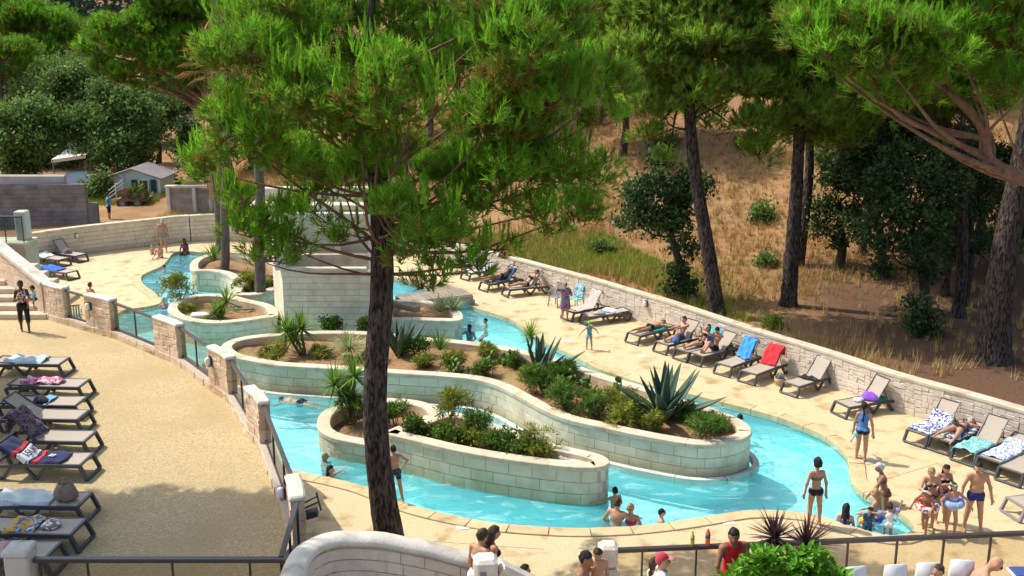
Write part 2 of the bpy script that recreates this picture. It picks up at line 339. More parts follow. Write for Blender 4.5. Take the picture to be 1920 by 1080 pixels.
for P in chop(POOL, .95, .02, True):
    V, Fc = bent_slab(P, -.05, .36, -.16, .035 + random.uniform(-.004, .004)); obj('coping_slab', mesh_np('coping_slab', V, Fc, M_COPE), pe)
V, Fc = bent_slab(np.vstack([POOL, POOL[:1]]), -.035, .37, -.2, .012, .004); obj('bed', mesh_np('bed', V, Fc, M_MORT), pe)

# ---------------------------------------------------------------- block walls
def core_wall(name, P, d0, d1, z0, z1, m, parent, closed=False, top=None):
    Q = np.vstack([P, P[:1]]) if closed else P
    a = offset(Q, d0); b = offset(Q, d1)
    if closed:
        a[-1] = a[0] = offset(P, d0, True)[0]; b[-1] = b[0] = offset(P, d1, True)[0]
    V = []; F = []
    for i in range(len(Q)):
        zt = z1 if top is None else top[i % len(top)]
        V += [(a[i][0], a[i][1], z0), (b[i][0], b[i][1], z0), (b[i][0], b[i][1], zt), (a[i][0], a[i][1], zt)]
    for i in range(len(Q) - 1):
        for k in range(4): F.append((i * 4 + k, i * 4 + (k + 1) % 4, i * 4 + 4 + (k + 1) % 4, i * 4 + 4 + k))
    if not closed: F += [(3, 2, 1, 0), tuple((len(Q) - 1) * 4 + k for k in range(4))]
    return obj(name, mesh_np(name, V, F, m), parent)
def block_mesh(P, zlo, zhi, d, th, bev=.008):      # bent block: outer face at offset d, th thick; zlo/zhi may vary along P
    m = len(P); o = offset(P, d); i_ = offset(P, d - th); V = []; F = []
    f = lambda z, k: z[k] if hasattr(z, '__len__') else z
    oo = offset(P, d - bev)
    for k in range(m):
        a, b = f(zlo, k), f(zhi, k); e = bev if 0 < k < m - 1 else bev
        V += [(i_[k][0], i_[k][1], a), (oo[k][0], oo[k][1], a), (o[k][0], o[k][1], a + bev), (o[k][0], o[k][1], b - bev), (oo[k][0], oo[k][1], b), (i_[k][0], i_[k][1], b)]
    for k in range(m - 1):
        for j in range(5): F.append((k * 6 + j, k * 6 + j + 1, k * 6 + 7 + j, k * 6 + 6 + j))
    F += [(5, 4, 3, 2, 1, 0), tuple((m - 1) * 6 + k for k in range(6))]
    return V, F
def add_blocks(parent, pieces, mats, name='block', limit=300, key=None):
    # pieces: list of (V, F, importance)
    pieces = sorted(pieces, key=lambda p: -p[2])
    for V, Fc, _ in pieces[:limit]: obj(name, mesh_np(name, V, Fc, mats), parent)
    if len(pieces) > limit:
        m = MB()
        for V, Fc, _ in pieces[limit:]: m.add(V, Fc)
        tag(m.build(name + '_rest', mats, parent), kind='stuff')
def coursed(P, z0, z1, rowh, blen, d, th, gap=.014, closed=False, jit=.0, topfn=None):
    out = []; rows = max(1, round((z1 - z0) / rowh)); h = (z1 - z0) / rows
    for r in range(rows):
        Q = P
        if closed and r % 2: Q = np.roll(resample(P, .2, True), -int(blen / 2 / .2) or -1, 0)
        elif closed: Q = resample(P, .2, True)
        ps = chop(Q, blen, gap, closed, jit if closed else jit)
        if not closed and r % 2:
            Ld = np.r_[0, np.cumsum(np.linalg.norm(np.diff(P[:, :2], axis=0), axis=1))]; half = blen / 2
            def sub(a, b):
                k = max(2, int((b - a) / .2) + 1); ss = np.linspace(a, b, k); return np.stack([np.interp(ss, Ld, P[:, c]) for c in range(P.shape[1])], 1)
            if Ld[-1] > blen * 1.3: ps = [sub(gap / 2, half - gap / 2)] + chop(sub(half, Ld[-1]), blen, gap, False, jit)
        for p in ps:
            c = p.mean(0); sz = 1 / (np.hypot(c[0], c[1]) + 1)
            a, b = z0 + r * h + gap / 2, z0 + (r + 1) * h - gap / 2
            t = offset(p, d)[len(p) // 2] - offset(p, d - .1)[len(p) // 2]; face = -(t[0] * c[0] + t[1] * c[1]) / (np.hypot(c[0], c[1]) + 1e-6)
            V, Fc = block_mesh(p, a, b, d, th); out.append((V, Fc, sz * (1.0 if face > -.01 else .1)))
    return out
def ashlar(P, z0, z1, d, th, gap=.009, cell=.52, limit=None, topz=None):
    # random ashlar: cells split into stones of uneven size; pieces (V, F, importance)
    out = []
    L = np.r_[0, np.cumsum(np.linalg.norm(np.diff(P[:, :2], axis=0), axis=1))]
    def sub(a, b):
        k = max(2, int((b - a) / .3) + 1); ss = np.linspace(a, b, k); return np.stack([np.interp(ss, L, P[:, c]) for c in range(P.shape[1])], 1)
    def rec(a, b, lo, hi, lev):
        w, h = b - a, hi - lo
        if (w > .46 or (w > .3 and random.random() < .35)) and w > h * .95: m = a + w * random.uniform(.35, .65); rec(a, m, lo, hi, lev + 1); rec(m, b, lo, hi, lev + 1); return
        if h > .3 or (h > .2 and random.random() < .3): m = lo + h * random.uniform(.38, .62); rec(a, b, lo, m, lev + 1); rec(a, b, m, hi, lev + 1); return
        p = sub(a + gap / 2, b - gap / 2); c = p.mean(0); dd = d + random.uniform(-.008, .012)
        V, Fc = block_mesh(p, lo + gap / 2, hi - gap / 2, dd, th, .014)
        V = [(x + random.uniform(-.005, .005), y + random.uniform(-.005, .005), z + random.uniform(-.006, .006)) for x, y, z in V]
        out.append((V, Fc, w * h / (c[0] ** 2 + c[1] ** 2)))
    s = 0
    while s < L[-1] - .05:
        e = min(L[-1], s + random.uniform(.8, 1.3)); e = L[-1] if L[-1] - e < .3 else e
        rec(s, e, z0, z1, 0); s = e
    return out
def rim(parent, P, d0, d1, z0, z1, m, L=1.1, closed=False, gap=.01):
    for p in chop(P, L, gap, closed):
        V, Fc = bent_slab(p, d0, d1, z0, z1, .02); obj('rim_slab', mesh_np('rim_slab', V, Fc, m), parent)

# right boundary wall: random ashlar facing, pale slab coping on top
WR = resample(spline(WALL_R, .3), .3)
wr = thing('stone_wall', 'long pale random stone wall along the right side of the pool deck', 'wall', (11.5, 31, 0))
WRf = WR[::-1] if False else WR
# travel goes away from the camera; left of travel is the pool side, so offsets are negative there
core_wall('core', WR, -.15, .15, -1.2, 1.06, M_MORT2, wr)
WRr = WR[::-1].copy()                               # reversed: right of travel faces the pool
add_blocks(wr, ashlar(WRr, -.02, 1.06, .165, .06), M_STONE, 'stone', 300)
for p in chop(WRr, 2.0, .006): V, Fc = bent_slab(p, -.16, .19, 1.06, 1.16, .02); obj('coping_slab', mesh_np('coping_slab', V, Fc, M_RIM), wr)

# far-left curved boundary wall
fwpts = [tuple(G(a, b, 1.4))[:2] for a, b in [(40, 440), (65, 436), (130, 427), (200, 419), (270, 412), (330, 405), (355, 404)]]
FW = resample(spline(fwpts, .3), .3)[::1]
# extend to the right behind the palms
FW2 = resample(spline([tuple(FW[-1][:2]), (-16.0, 57.0), (-13.5, 56.6), (-9.8, 56.4), (-6.0, 54.4)], .3), .3)
for P, lab in ((FW, 'curved cream block wall behind the far deck at the left'), (FW2, 'cream block wall closing the pool deck behind the palms')):
    t = thing('block_wall', lab, 'wall', tuple(P[len(P) // 2][:2]) + (0,))
    core_wall('core', P, -.14, .14, -1.2, 1.3, M_MORT, t)
    add_blocks(t, coursed(P, 0, 1.3, .22, .5, .155, .05, jit=.1), M_BLOCK, 'block', 300)
    for p in chop(P, 1.6, .006): V, Fc = bent_slab(p, -.19, .205, 1.3, 1.42, .02); obj('rim_slab', mesh_np('rim_slab', V, Fc, M_RIM), t)

# ---------------------------------------------------------------- planters standing in the pool
RZ = .85
def planter(name, label, px, z, soilz, closed=True, rows=.27, blen=.62, extra=None, base=WZ - .05, ring=False, thick=.34):
    P = px if isinstance(px, np.ndarray) else spline([tuple(G(a, b, z))[:2] for a, b in px] + (extra or []), .2, True)
    if area(P) < 0: P = P[::-1]
    P = resample(P, .2, True); c = P.mean(0)
    t = thing(name, label, 'planter', (c[0], c[1], 0))
    core_wall('core', P, -thick + .02, -.02, WZ - .3, z - .12, M_MORT2, t, True)
    core_wall('footing', P, -thick, .002, -1.0, base, M_POOL, t, True)
    add_blocks(t, coursed(P, base, z - .12, rows, blen, 0, .06, closed=True), M_BLOCK, 'block', 300)
    Pi = offset(P, -thick + .015, True); core_wall('lining', Pi, -.03, 0, 0, z - .12, M_SAND, t, True)
    Pc = P
    for p in chop(Pc, 1.15, .008, True): V, Fc = bent_slab(p, -thick - .01, .025, z - .12, z, .018); obj('rim_slab', mesh_np('rim_slab', V, Fc, M_RIM), t)
    if ring:
        for p in chop(P, 1.2, .01, True): V, Fc = bent_slab(p, .10, .26, WZ - .16, WZ + .03, .01); obj('gutter_slab', mesh_np('gutter_slab', V, Fc, M_WHITE), t)
    S = offset(P, -thick + .01, True); S = resample(S, .4, True)
    poly = [tuple(q[:2]) for q in S]
    # lumpy soil: a fine triangulated bed
    xs_, ys_ = np.arange(S[:, 0].min(), S[:, 0].max(), .3), np.arange(S[:, 1].min(), S[:, 1].max(), .3)
    gx, gy = np.meshgrid(xs_, ys_); gx = gx + RNG.uniform(-.08, .08, gx.shape); gy = gy + RNG.uniform(-.08, .08, gy.shape); ok = inside_np(gx, gy, [tuple(q[:2]) for q in offset(S, -.12, True)])
    pts = [Vector(q) for q in poly] + [Vector((a, b)) for a, b in zip(gx[ok], gy[ok])]; m = len(poly)
    Vv, E, Fc, _, _, _ = delaunay_2d_cdt(pts, [(i, (i + 1) % m) for i in range(m)], [], 1, 1e-5)
    def sz(v): return soilz + .05 * math.sin(v.x * 2.1 + v.y) + .04 * math.sin(v.y * 3.3 - v.x * 1.7) + random.uniform(-.02, .02)
    obj('soil', mesh_np('soil', [(v.x, v.y, sz(v)) for v in Vv], [tuple(f) for f in Fc], M_SOIL, True), t)
    return t, P
pB = [(415, 653), (424, 641), (457, 631), (520, 624), (600, 620), (700, 622), (804, 633), (857, 637), (920, 645), (967, 653), (1015, 664), (1062, 678), (1109, 694), (1160, 710), (1215, 726), (1260, 740), (1299, 754), (1327, 762), (1354, 772), (1382, 783), (1402, 796), (1409, 811), (1390, 823), (1354, 831), (1313, 833), (1271, 828), (1204, 816), (1138, 802), (1071, 787), (1027, 771), (982, 747), (938, 724), (893, 711), (827, 704), (760, 700), (615, 690), (520, 684), (473, 676), (435, 668)]
planter('planter', 'long winding block planter with agaves in the middle of the pool', pB, RZ, .62, ring=True)
pD = [(724, 811), (762, 821), (849, 842), (938, 858), (1027, 870), (1098, 876), (1130, 874), (1143, 866), (1129, 853), (1093, 844), (1044, 833), (1009, 822), (938, 798), (880, 779), (845, 772), (818, 778), (790, 787), (752, 797)]
planter('planter', 'boat shaped block planter with leafy shrubs in front of the winding one', pD, .92, .62, ring=False)
pD1 = [(596, 790), (598, 804), (612, 815), (634, 823), (681, 832), (716, 838), (745, 826), (790, 797), (825, 772), (800, 755), (762, 748), (728, 746), (680, 749), (630, 760), (604, 773)]
planter('planter', 'low round planter with a yucca beside the pine trunk', [(a, b + 0) for a, b in pD1], .5, .12)
pA1 = [(357, 503), (360, 490), (376, 481), (410, 474), (470, 480), (520, 492), (540, 520), (500, 548), (442, 552), (436, 545), (443, 533), (426, 514), (391, 507), (370, 508)]
planter('planter', 'far left pale planter with palms and dry shrubs', pA1, RZ, .55)
pA2 = [(316, 576), (331, 562), (379, 551), (430, 553), (470, 562), (510, 572), (521, 590), (505, 594), (442, 603), (394, 605), (347, 599), (322, 588)]
planter('planter', 'left planter holding a spiky yucca and a white lid', pA2, .8, .5)
pC = [(867, 594), (861, 583), (830, 570), (790, 562), (745, 562), (722, 575), (725, 597), (779, 599), (857, 601)]
planter('planter', 'small round planter beside the footbridge', pC, .78, .52)
# ---------------------------------------------------------------- upper terrace on the left
TZ, PT = 2.2, 3.4                                   # terrace level, top of the pillars
def tp(px, py, z=PT): return tuple(G(px, py, z))[:2]
# wall line: (far end, near end) of each pillar, from the stairs towards the camera
PIL = [((112, 536), (122, 538)), ((163, 549), (211, 560)), ((293, 590), (337, 607)), ((396, 646), (432, 668)), ((468, 722), (494, 752)), ((548, 888), (557, 930))]
wall_nodes = [(-15.0, 33.35)] + [tp(*q) for a, b in PIL for q in (a, b)]
END = [(-3.55, 16.9), (-3.62, 15.45)]
tw_nodes = wall_nodes + END
TW = spline(tw_nodes, .1)
terr_poly = [(-3.75, 15.25), (-3.75, 15.45)] + [tuple(q[:2]) for q in resample(TW, .4)[::-1][2:]] + [(-15.0, 33.6), (-17.4, 35.7), (-30, 36), (-30, 15.25)]
poly_sheet('terrace', terr_poly, [], TZ, M_TERR)['kind'] = 'structure'
def seg(a, b, step=.25):                            # stretch of the terrace wall between two points
    da = np.argmin(np.hypot(TW[:, 0] - a[0], TW[:, 1] - a[1])); db = np.argmin(np.hypot(TW[:, 0] - b[0], TW[:, 1] - b[1]))
    return resample(TW[min(da, db):max(da, db) + 1], step)
tw = thing('terrace_wall', 'curved sandstone parapet with pillars along the upper terrace', 'wall', (-9.4, 28.6, TZ))
core_wall('core', resample(TW, .3), -.14, .14, -1.0, TZ + .22, M_MORT2, tw)
pieces = ashlar(resample(TW, .2), TZ - .03, TZ + .2, .155, .05)      # low plinth, terrace side
lowp = ashlar(resample(TW, .3)[::-1], -.05, TZ + .2, .155, .05)      # pool side
solid = resample(spline([wall_nodes[0], wall_nodes[1], wall_nodes[2]], .1), .2)
def pillar_piece(P, ztop):
    core_wall('pillar_core', P, -.115, .115, TZ + .2, ztop - .1, M_MORT2, tw)
    r = ashlar(P, TZ + .2, ztop - .08, .13, .05) + ashlar(P[::-1], TZ + .2, ztop - .08, .13, .05)
    # end faces
    for e, q in ((0, P[0]), (1, P[-1])):
        d = (P[1] - P[0]) if e == 0 else (P[-1] - P[-2]); d = d[:2] / np.linalg.norm(d[:2]); s_ = -1 if e == 0 else 1
        nrm = np.array([d[1], -d[0]]); ce = q[:2] + d * s_ * .004
        zz = TZ + .2
        while zz < ztop - .12:
            h = min(random.uniform(.24, .36), ztop - .1 - zz); h = ztop - .1 - zz if ztop - .1 - zz - h < .1 else h
            mb = MB(); mb.box((ce[0], ce[1], zz + h / 2), (.24, .03, h - .014), math.atan2(nrm[1], nrm[0])); r.append((mb.v, mb.f, .0008)); zz += h
    # rounded white coping
    prof = [(-.145, -.085), (.145, -.085), (.15, -.035), (.11, .0), (-.11, .0), (-.15, -.035)]; V = []; Fc = []
    Q = resample(P, .2); d0 = Q[1] - Q[0]; d1 = Q[-1] - Q[-2]; Q = np.vstack([Q[0] - d0 / np.linalg.norm(d0) * .03, Q, Q[-1] + d1 / np.linalg.norm(d1) * .03])
    for i, q in enumerate(Q):
        t = np.gradient(Q, axis=0)[i]; t = t[:2] / np.linalg.norm(t[:2]); e = .03 if i in (0, len(Q) - 1) else 0
        V += [(q[0] + t[1] * a * (1 - e * 2), q[1] - t[0] * a * (1 - e * 2), ztop + b - (e if b > -.05 else 0)) for a, b in prof]
    for i in range(len(Q) - 1):
        for k in range(6): Fc.append((i * 6 + k, i * 6 + (k + 1) % 6, i * 6 + 6 + (k + 1) % 6, i * 6 + 6 + k))
    Fc += [(5, 4, 3, 2, 1, 0), tuple((len(Q) - 1) * 6 + k for k in range(6))]
    obj('coping', mesh_np('coping', V, Fc, M_WHITE), tw); return r
pieces += pillar_piece(solid, PT)
for a, b in PIL[1:]: pieces += pillar_piece(seg(tp(*a), tp(*b), .2), PT)
add_blocks(tw, pieces, M_SAND, 'stone', 300)
mb = MB()
for V, Fc, _ in lowp: mb.add(V, Fc)
tag(mb.build('lower_stones', M_SAND, tw), kind='stuff')
# glazed panels between the pillars
def glazed(parent, A, B, z0, z1, glass, posts=(0, .5, 1), cap=(.085, .06), bottom=True):
    A = Vector((A[0], A[1], 0)); B = Vector((B[0], B[1], 0)); up = Vector((0, 0, 1))
    zA, zB = (z1 if hasattr(z1, '__len__') else (z1, z1)); wA, wB = (z0 if hasattr(z0, '__len__') else (z0, z0))
    part('top_rail', M_RAIL, parent, lambda m: m.beam(A + up * zA, B + up * zB, cap[0], cap[1]))
    if bottom: part('bottom_rail', M_RAIL, parent, lambda m: m.beam(A + up * (wA + .05), B + up * (wB + .05), .04, .05))
    for t in posts:
        p = A.lerp(B, t); a, b = wA + (wB - wA) * t, zA + (zB - zA) * t
        part('post', M_RAIL, parent, lambda m: m.beam(p + up * a, p + up * (b - .03), .045, .03, up=(B - A).normalized()))
    ts = sorted(set(posts) | {0, 1}); nrm = (B - A).cross(up).normalized() * .004
    for t0, t1 in zip(ts, ts[1:]):
        p, q = A.lerp(B, t0 + .003), A.lerp(B, t1 - .003); la = lambda t: wA + (wB - wA) * t + .08; lb = lambda t: zA + (zB - zA) * t - .04
        V = [p + up * la(t0), q + up * la(t1), q + up * lb(t1), p + up * lb(t0)]
        obj('pane', mesh_np('pane', V, [(0, 1, 2, 3)], glass), parent)
gl_lab = ['short glass railing panel next to the stair wall', 'glass railing panel in front of the far pool bend', 'third glass railing panel from the stairs, before the left planter', 'glass railing panel between the two lamp pillars', 'long glass railing panel nearest the snorkeller']
for i in range(5):
    A, B = tp(*PIL[i][1]), tp(*PIL[i + 1][0])
    A, B = Vector(A), Vector(B); d = (B - A).normalized(); A -= d * .1; B += d * .1
    t = thing('glass_railing', gl_lab[i], 'railing', (A.x, A.y, TZ + .2), group='glass panels of the terrace wall')
    glazed(t, A, B, TZ + .21, PT - .12, M_GLASS, ((0, 1), (0, .5, 1), (0, .5, 1), (0, .55, 1), (0, .35, .7, 1))[i])
# railing that comes down from the last pillar towards the front corner
t = thing('glass_railing', 'steep dark railing between the last pillar and the front corner', 'railing', (-3.5, 17.3, TZ))
glazed(t, tp(556, 934), (-3.68, 15.45), TZ, (PT - .1, PT - .18), M_GLASS, (0, .5, 1))
# front railing at the bottom left, with its end pillar
t = thing('glass_railing', 'dark topped glass railing along the bottom left edge', 'railing', (-6, 15.4, TZ))
glazed(t, (-7.6, 15.42), (-3.62, 15.42), TZ, 3.2, M_GLASS, (.02, .21, .55, .86, 1), (.11, .07))
t = thing('pillar', 'pale stone pillar at the bottom left corner of the terrace', 'pillar', (-7.85, 15.4, TZ))
part('shaft', M_WALL, t, lambda m: m.box((-7.82, 15.42, 2.75), (.38, .38, 1.15), .05, .03)); part('cap', M_WHITE, t, lambda m: m.box((-7.82, 15.42, 3.385), (.42, .42, .12), .05, .03))
# lamps on the pillars
def wall_lamp(p, nrm, label):
    t = thing('wall_lamp', label, 'lamp', tuple(p), group='bulkhead lamps on the walls'); n = Vector((nrm[0], nrm[1], 0)).normalized(); p = Vector(p)
    part('back_plate', M_BLACK, t, lambda m: m.beam(p, p + n * .03, .16, .26))
    part('housing', M_PIT, t, lambda m: m.beam(p + n * .02 + Vector((0, 0, -.1)), p + n * .1 + Vector((0, 0, -.1)), .16, .07))
    part('diffuser', mat('lamp_white', (.8, .8, .78), rough=.4), t, lambda m: m.lathe(p + n * .09 + Vector((0, 0, -.06)), [(.06, -.04), (.075, 0), (.075, .1), (.06, .15), (.02, .17)], 10), True)
def lamp_on(px, py, z, nrm, label): wall_lamp(G(px, py, z), nrm, label)
for (px, py, lab) in [(177, 571, 'bulkhead lamp on the pillar nearest the stairs'), (401, 676, 'bulkhead lamp on the middle terrace pillar'), (533, 925, 'bulkhead lamp on the last terrace pillar by the pine')]:
    g = G(px, py, 3.05); i = np.argmin(np.hypot(TW[:, 0] - g.x, TW[:, 1] - g.y)); T = TW[min(i + 3, len(TW) - 1)] - TW[i - 3]; nr = Vector((T[1], -T[0], 0)).normalized()
    q = TW[i]; wall_lamp((q[0] + nr.x * .145, q[1] + nr.y * .145, 3.05), nr, lab)
for px, py, lab in [(445 // 3 + 1000 - 1000 + 1147, 551, 'bulkhead lamp on the right stone wall behind the pink towel')]:
    g = G(px, py, .85); i = np.argmin(np.hypot(WR[:, 0] - g.x, WR[:, 1] - g.y)); q = WR[i]; T = WR[i + 1] - WR[i - 1]; nr = Vector((-T[1], T[0], 0)).normalized(); wall_lamp((q[0] + nr.x * .19, q[1] + nr.y * .19, .82), nr, lab)
g = G(130, 437, .95); i = np.argmin(np.hypot(FW[:, 0] - g.x, FW[:, 1] - g.y)); q = FW[i]; T = FW[i + 1] - FW[i - 1]; nr = Vector((T[1], -T[0], 0)).normalized(); wall_lamp((q[0] + nr.x * .19, q[1] + nr.y * .19, 1.0), nr, 'square lamp on the curved far left wall')
# floodlight on the last pillar
t = thing('floodlight', 'black floodlight on brackets beside the last terrace pillar', 'floodlight', (-3.2, 17.8, 3.0)); b = G(567, 945, 3.1)
part('bracket', M_BLACK, t, lambda m: (m.beam(b, b + Vector((.26, .12, .1)), .025, .025), m.beam(b + Vector((0, 0, -.1)), b + Vector((.28, .1, 0)), .025, .025), m.beam(b + Vector((.24, .1, .18)), b + Vector((.32, .06, -.16)), .03, .02)))
part('head', M_BLACK, t, lambda m: m.beam(b + Vector((.06, 0, -.22)), b + Vector((.26, .02, -.16)), .2, .12))

# ---------------------------------------------------------------- stairs and landing at the far left
st = thing('stone_stairs', 'sandstone steps rising at the far left of the terrace', 'stairs', (-17, 33, TZ))
SW0, SW1 = Vector((-15.0, 33.35)), Vector((-17.6, 35.65))
for k in range(5):
    f0 = k / 5; e = SW0.lerp(SW1, f0); y0 = 33.1 + k * .44
    part('step', M_SAND, st, lambda m: m.box(((e.x - 22) / 2 + .0, y0 + 1.4, TZ + .17 * k + .08), (abs(e.x + 22), 2.8 - .02 * k, .185), 0, .02))
sw = thing('stair_wall', 'sandstone stair wall with sloping pale coping at the left edge', 'wall', (-15, 33.3, TZ))
P = resample(np.array([[SW0.x, SW0.y, 0], [SW1.x, SW1.y, 0], [-20.5, 38.2, 0]]), .25)
tops = [PT - .1 + (q[1] - 33.35) * .37 for q in P]
core_wall('core', P, -.15, .15, -1, 3, M_MORT2, sw, top=[z_ - .02 for z_ in tops])
pcs = []
for z0 in np.arange(TZ - .05, 5.4, .32):
    for p in chop(P[::-1], .48, .016, jitter=.2):
        hi = np.minimum(z0 + .32 - .016, PT - .1 + (p[:, 1] - 33.35) * .37 - .01)
        if (hi - z0).min() > .06: V, Fc = block_mesh(p, z0, list(hi), -.165 + .33 * 0, .0 - .05, .01) if False else block_mesh(p, z0, list(hi), -.165, -.05, .012); pcs.append((V, Fc, 1))
# face towards the camera / stairs (left of travel when going back)
pcs2 = []
for z0 in np.arange(TZ - .05, 5.4, .3):
    for p in chop(P[::-1], .48, .016, jitter=.2):
        hi = np.minimum(z0 + .3 - .016, PT - .1 + (p[:, 1] - 33.35) * .37 - .01)
        if (hi - z0).min() > .06: V, Fc = block_mesh(p, z0, list(hi), .165, .05, .012); pcs2.append((V, Fc, 1))
add_blocks(sw, pcs2, M_SAND, 'stone', 200)
add_blocks(sw, pcs2 and [], M_SAND)
for p in chop(P, .8, .012):
    a, b = offset(p, -.21), offset(p, .21); zt = PT + (p[:, 1] - 33.35) * .37; V = []; Fc = []
    for i in range(len(p)): V += [(a[i][0], a[i][1], zt[i] - .11), (b[i][0], b[i][1], zt[i] - .11), (b[i][0], b[i][1], zt[i]), (a[i][0], a[i][1], zt[i])]
    for i in range(len(p) - 1):
        for k in range(4): Fc.append((i * 4 + k, i * 4 + (k + 1) % 4, i * 4 + 4 + (k + 1) % 4, i * 4 + 4 + k))
    Fc += [(3, 2, 1, 0), tuple((len(p) - 1) * 4 + k for k in range(4))]; obj('coping_slab', mesh_np('coping_slab', V, Fc, M_WHITE), sw)
C0 = ALONG(46, 458, 38.2)                            # landing corner
ld = thing('landing', 'raised landing of sandstone at the left edge with a pale pillar', 'landing', (C0.x, C0.y, 0))
part('wall', M_SAND, ld, lambda m: m.box((C0.x - 5, C0.y + .55, C0.z / 2 - .5), (10, 1.1, C0.z + .9), 0, .02))
part('floor', M_RIM, ld, lambda m: m.box((C0.x - 5, C0.y + .55, C0.z + .0), (10.06, 1.16, .1), 0, .02))
part('pillar', M_WALL, ld, lambda m: m.box((C0.x - .3, C0.y + .7, C0.z + .58), (.42, .42, 1.08), 0, .03))
gr = thing('glass_railing', 'blue tinted glass railing on the raised landing at the left edge', 'railing', (C0.x - 1, C0.y, C0.z))
glazed(gr, (C0.x - 3, C0.y + .1), (C0.x - .05, C0.y + .1), C0.z - .3, C0.z + 1.0, M_GLASSB, (0, .45, .78, 1))

# ---------------------------------------------------------------- curved stair parapet in the foreground
cw = thing('curved_wall', 'curved foreground parapet of crazy stone with thick white rounded coping', 'wall', (-2.5, 16.2, 0))
cp = [(-3.36, 14.4, 3.30), (-3.36, 15.2, 3.32), (-3.22, 15.72, 3.33), (-2.85, 15.98, 3.32), (-2.25, 16.1, 3.25), (-1.4, 16.15, 3.06), (-.5, 16.15, 2.78), (.5, 16.15, 2.35), (1.5, 16.15, 1.8)]
CP = resample(spline(cp, .1), .16); zt = CP[:, 2].copy(); CP2 = CP.copy(); CP2[:, 2] = 0
core_wall('core', CP2, -.12, .12, -.2, 3, M_MORT2, cw, top=[z_ - .1 for z_ in zt])
Ld = np.r_[0, np.cumsum(np.linalg.norm(np.diff(CP2, axis=0), axis=1))]
pcs = []
for r in range(14):                                  # tilted courses of stones following the coping
    off = r * .205
    for p in chop(np.c_[CP2[:, :2], zt], .42, .014, jitter=.3):
        hi = p[:, 2] - .16 - off; lo = hi - .205 + .014
        V, Fc = block_mesh(np.c_[p[:, :2], p[:, 2] * 0], list(lo), list(hi), .14 + random.uniform(0, .012), .05, .012); pcs.append((V, Fc, 1.0 / (1 + r)))
add_blocks(cw, pcs, M_STONE, 'stone', 200)
prof = [(math.cos(a) * .20, math.sin(a) * .12 - .06) for a in np.linspace(-.35, math.pi + .35, 10)]
V = []; Fc = []; T = np.gradient(CP2, axis=0)
for i, q in enumerate(CP2):
    t = T[i][:2] / np.linalg.norm(T[i][:2]); V += [(q[0] + t[1] * a, q[1] - t[0] * a, zt[i] + b + .01 * math.sin(i * 1.3)) for a, b in prof]
k_ = len(prof)
for i in range(len(CP2) - 1):
    for k in range(k_): Fc.append((i * k_ + k, i * k_ + (k + 1) % k_, i * k_ + k_ + (k + 1) % k_, i * k_ + k_ + k))
Fc += [tuple(range(k_ - 1, -1, -1)), tuple((len(CP2) - 1) * k_ + k for k in range(k_))]
obj('coping', mesh_np('coping', V, Fc, M_WHITE, True), cw)
# second parapet of the stairs with its white pillar
sp = thing('stair_parapet', 'white pillar and sloping parapet at the bottom centre beside the two women', 'wall', (-.4, 14.7, TZ))
pc = ALONG(910, 1046, 14.8)
part('pillar', M_WHITE, sp, lambda m: m.box((pc.x, 14.85, pc.z / 2 + .1), (.36, .36, pc.z - .2), .1, .05))
part('handrail', M_RAIL, sp, lambda m: m.beam((pc.x - .03, 14.6, pc.z - .15), (pc.x + .05, 13.6, pc.z - .2), .1, .05))
a_, b_ = ALONG(938, 1054, 14.95), ALONG(1030, 1100, 15.2)
part('coping', M_WHITE, sp, lambda m: m.beam((a_.x, a_.y, a_.z - .06), (b_.x, b_.y, b_.z - .06), .34, .14, ch=.6))
part('wall', M_STONE, sp, lambda m: m.add([(a_.x, a_.y - .12, 0), (b_.x, b_.y - .12, 0), (b_.x, b_.y - .12, b_.z - .1), (a_.x, a_.y - .12, a_.z - .1), (a_.x, a_.y + .12, 0), (b_.x, b_.y + .12, 0), (b_.x, b_.y + .12, b_.z - .1), (a_.x, a_.y + .12, a_.z - .1)], [(0, 1, 2, 3), (7, 6, 5, 4), (1, 5, 6, 2), (0, 3, 7, 4), (3, 2, 6, 7)]))
# steps between them (below the frame) and the front terrace that carries bar guests
fs = thing('stone_stairs', 'stairs between the foreground parapets leading down to the deck', 'stairs', (-.5, 15.4, 0))
for k in range(12): part('step', M_RIM, fs, lambda m: m.box((-2.6 + k * .34, 15.5, 1.02 - k * .09), (.36, 1.1, 2.06 - k * .18), 0, .015))
tag(poly_sheet('bar_terrace', [(1.0, 15.75), (1.4, 15.9), (10.5, 16.6), (10.5, 8), (-9, 8), (-9, 15.2), (-3.9, 15.2), (-3.4, 14.6), (-.2, 14.6), (.6, 15.0)], [], TZ - .02, M_TERR), kind='structure')
tag(part('bar_terrace_edge', M_SAND, None, lambda m: m.beam((1.2, 15.95, 1.02), (10.5, 16.62, 1.02), .2, 2.1)), kind='structure')
t = thing('pillar', 'grey rounded stone pillar at the left end of the bar railing', 'pillar', (1.6, 15.75, TZ))
q = ALONG(1140, 1018, 15.75)
part('shaft', M_STONE, t, lambda m: m.box((q.x, 15.75, (TZ + q.z - .42) / 2), (.30, .30, q.z - .42 - TZ), 0, .03)); part('cap', M_STONE, t, lambda m: m.box((q.x, 15.75, q.z - .2), (.31, .31, .40), 0, .05))
t = thing('glass_railing', 'long dark topped glass railing behind the bar guests', 'railing', (5, 16, TZ))
A_, B_ = ALONG(1156, 1032, 15.75), ALONG(1960, 998, 16.35)
glazed(t, (A_.x, A_.y), (B_.x, B_.y), TZ, (A_.z, B_.z), M_GLASS, tuple((p - 1156) / 804 for p in (1203, 1302, 1398, 1490, 1584, 1677, 1766, 1856, 1945)), (.09, .07))
RAILP = (A_, B_)

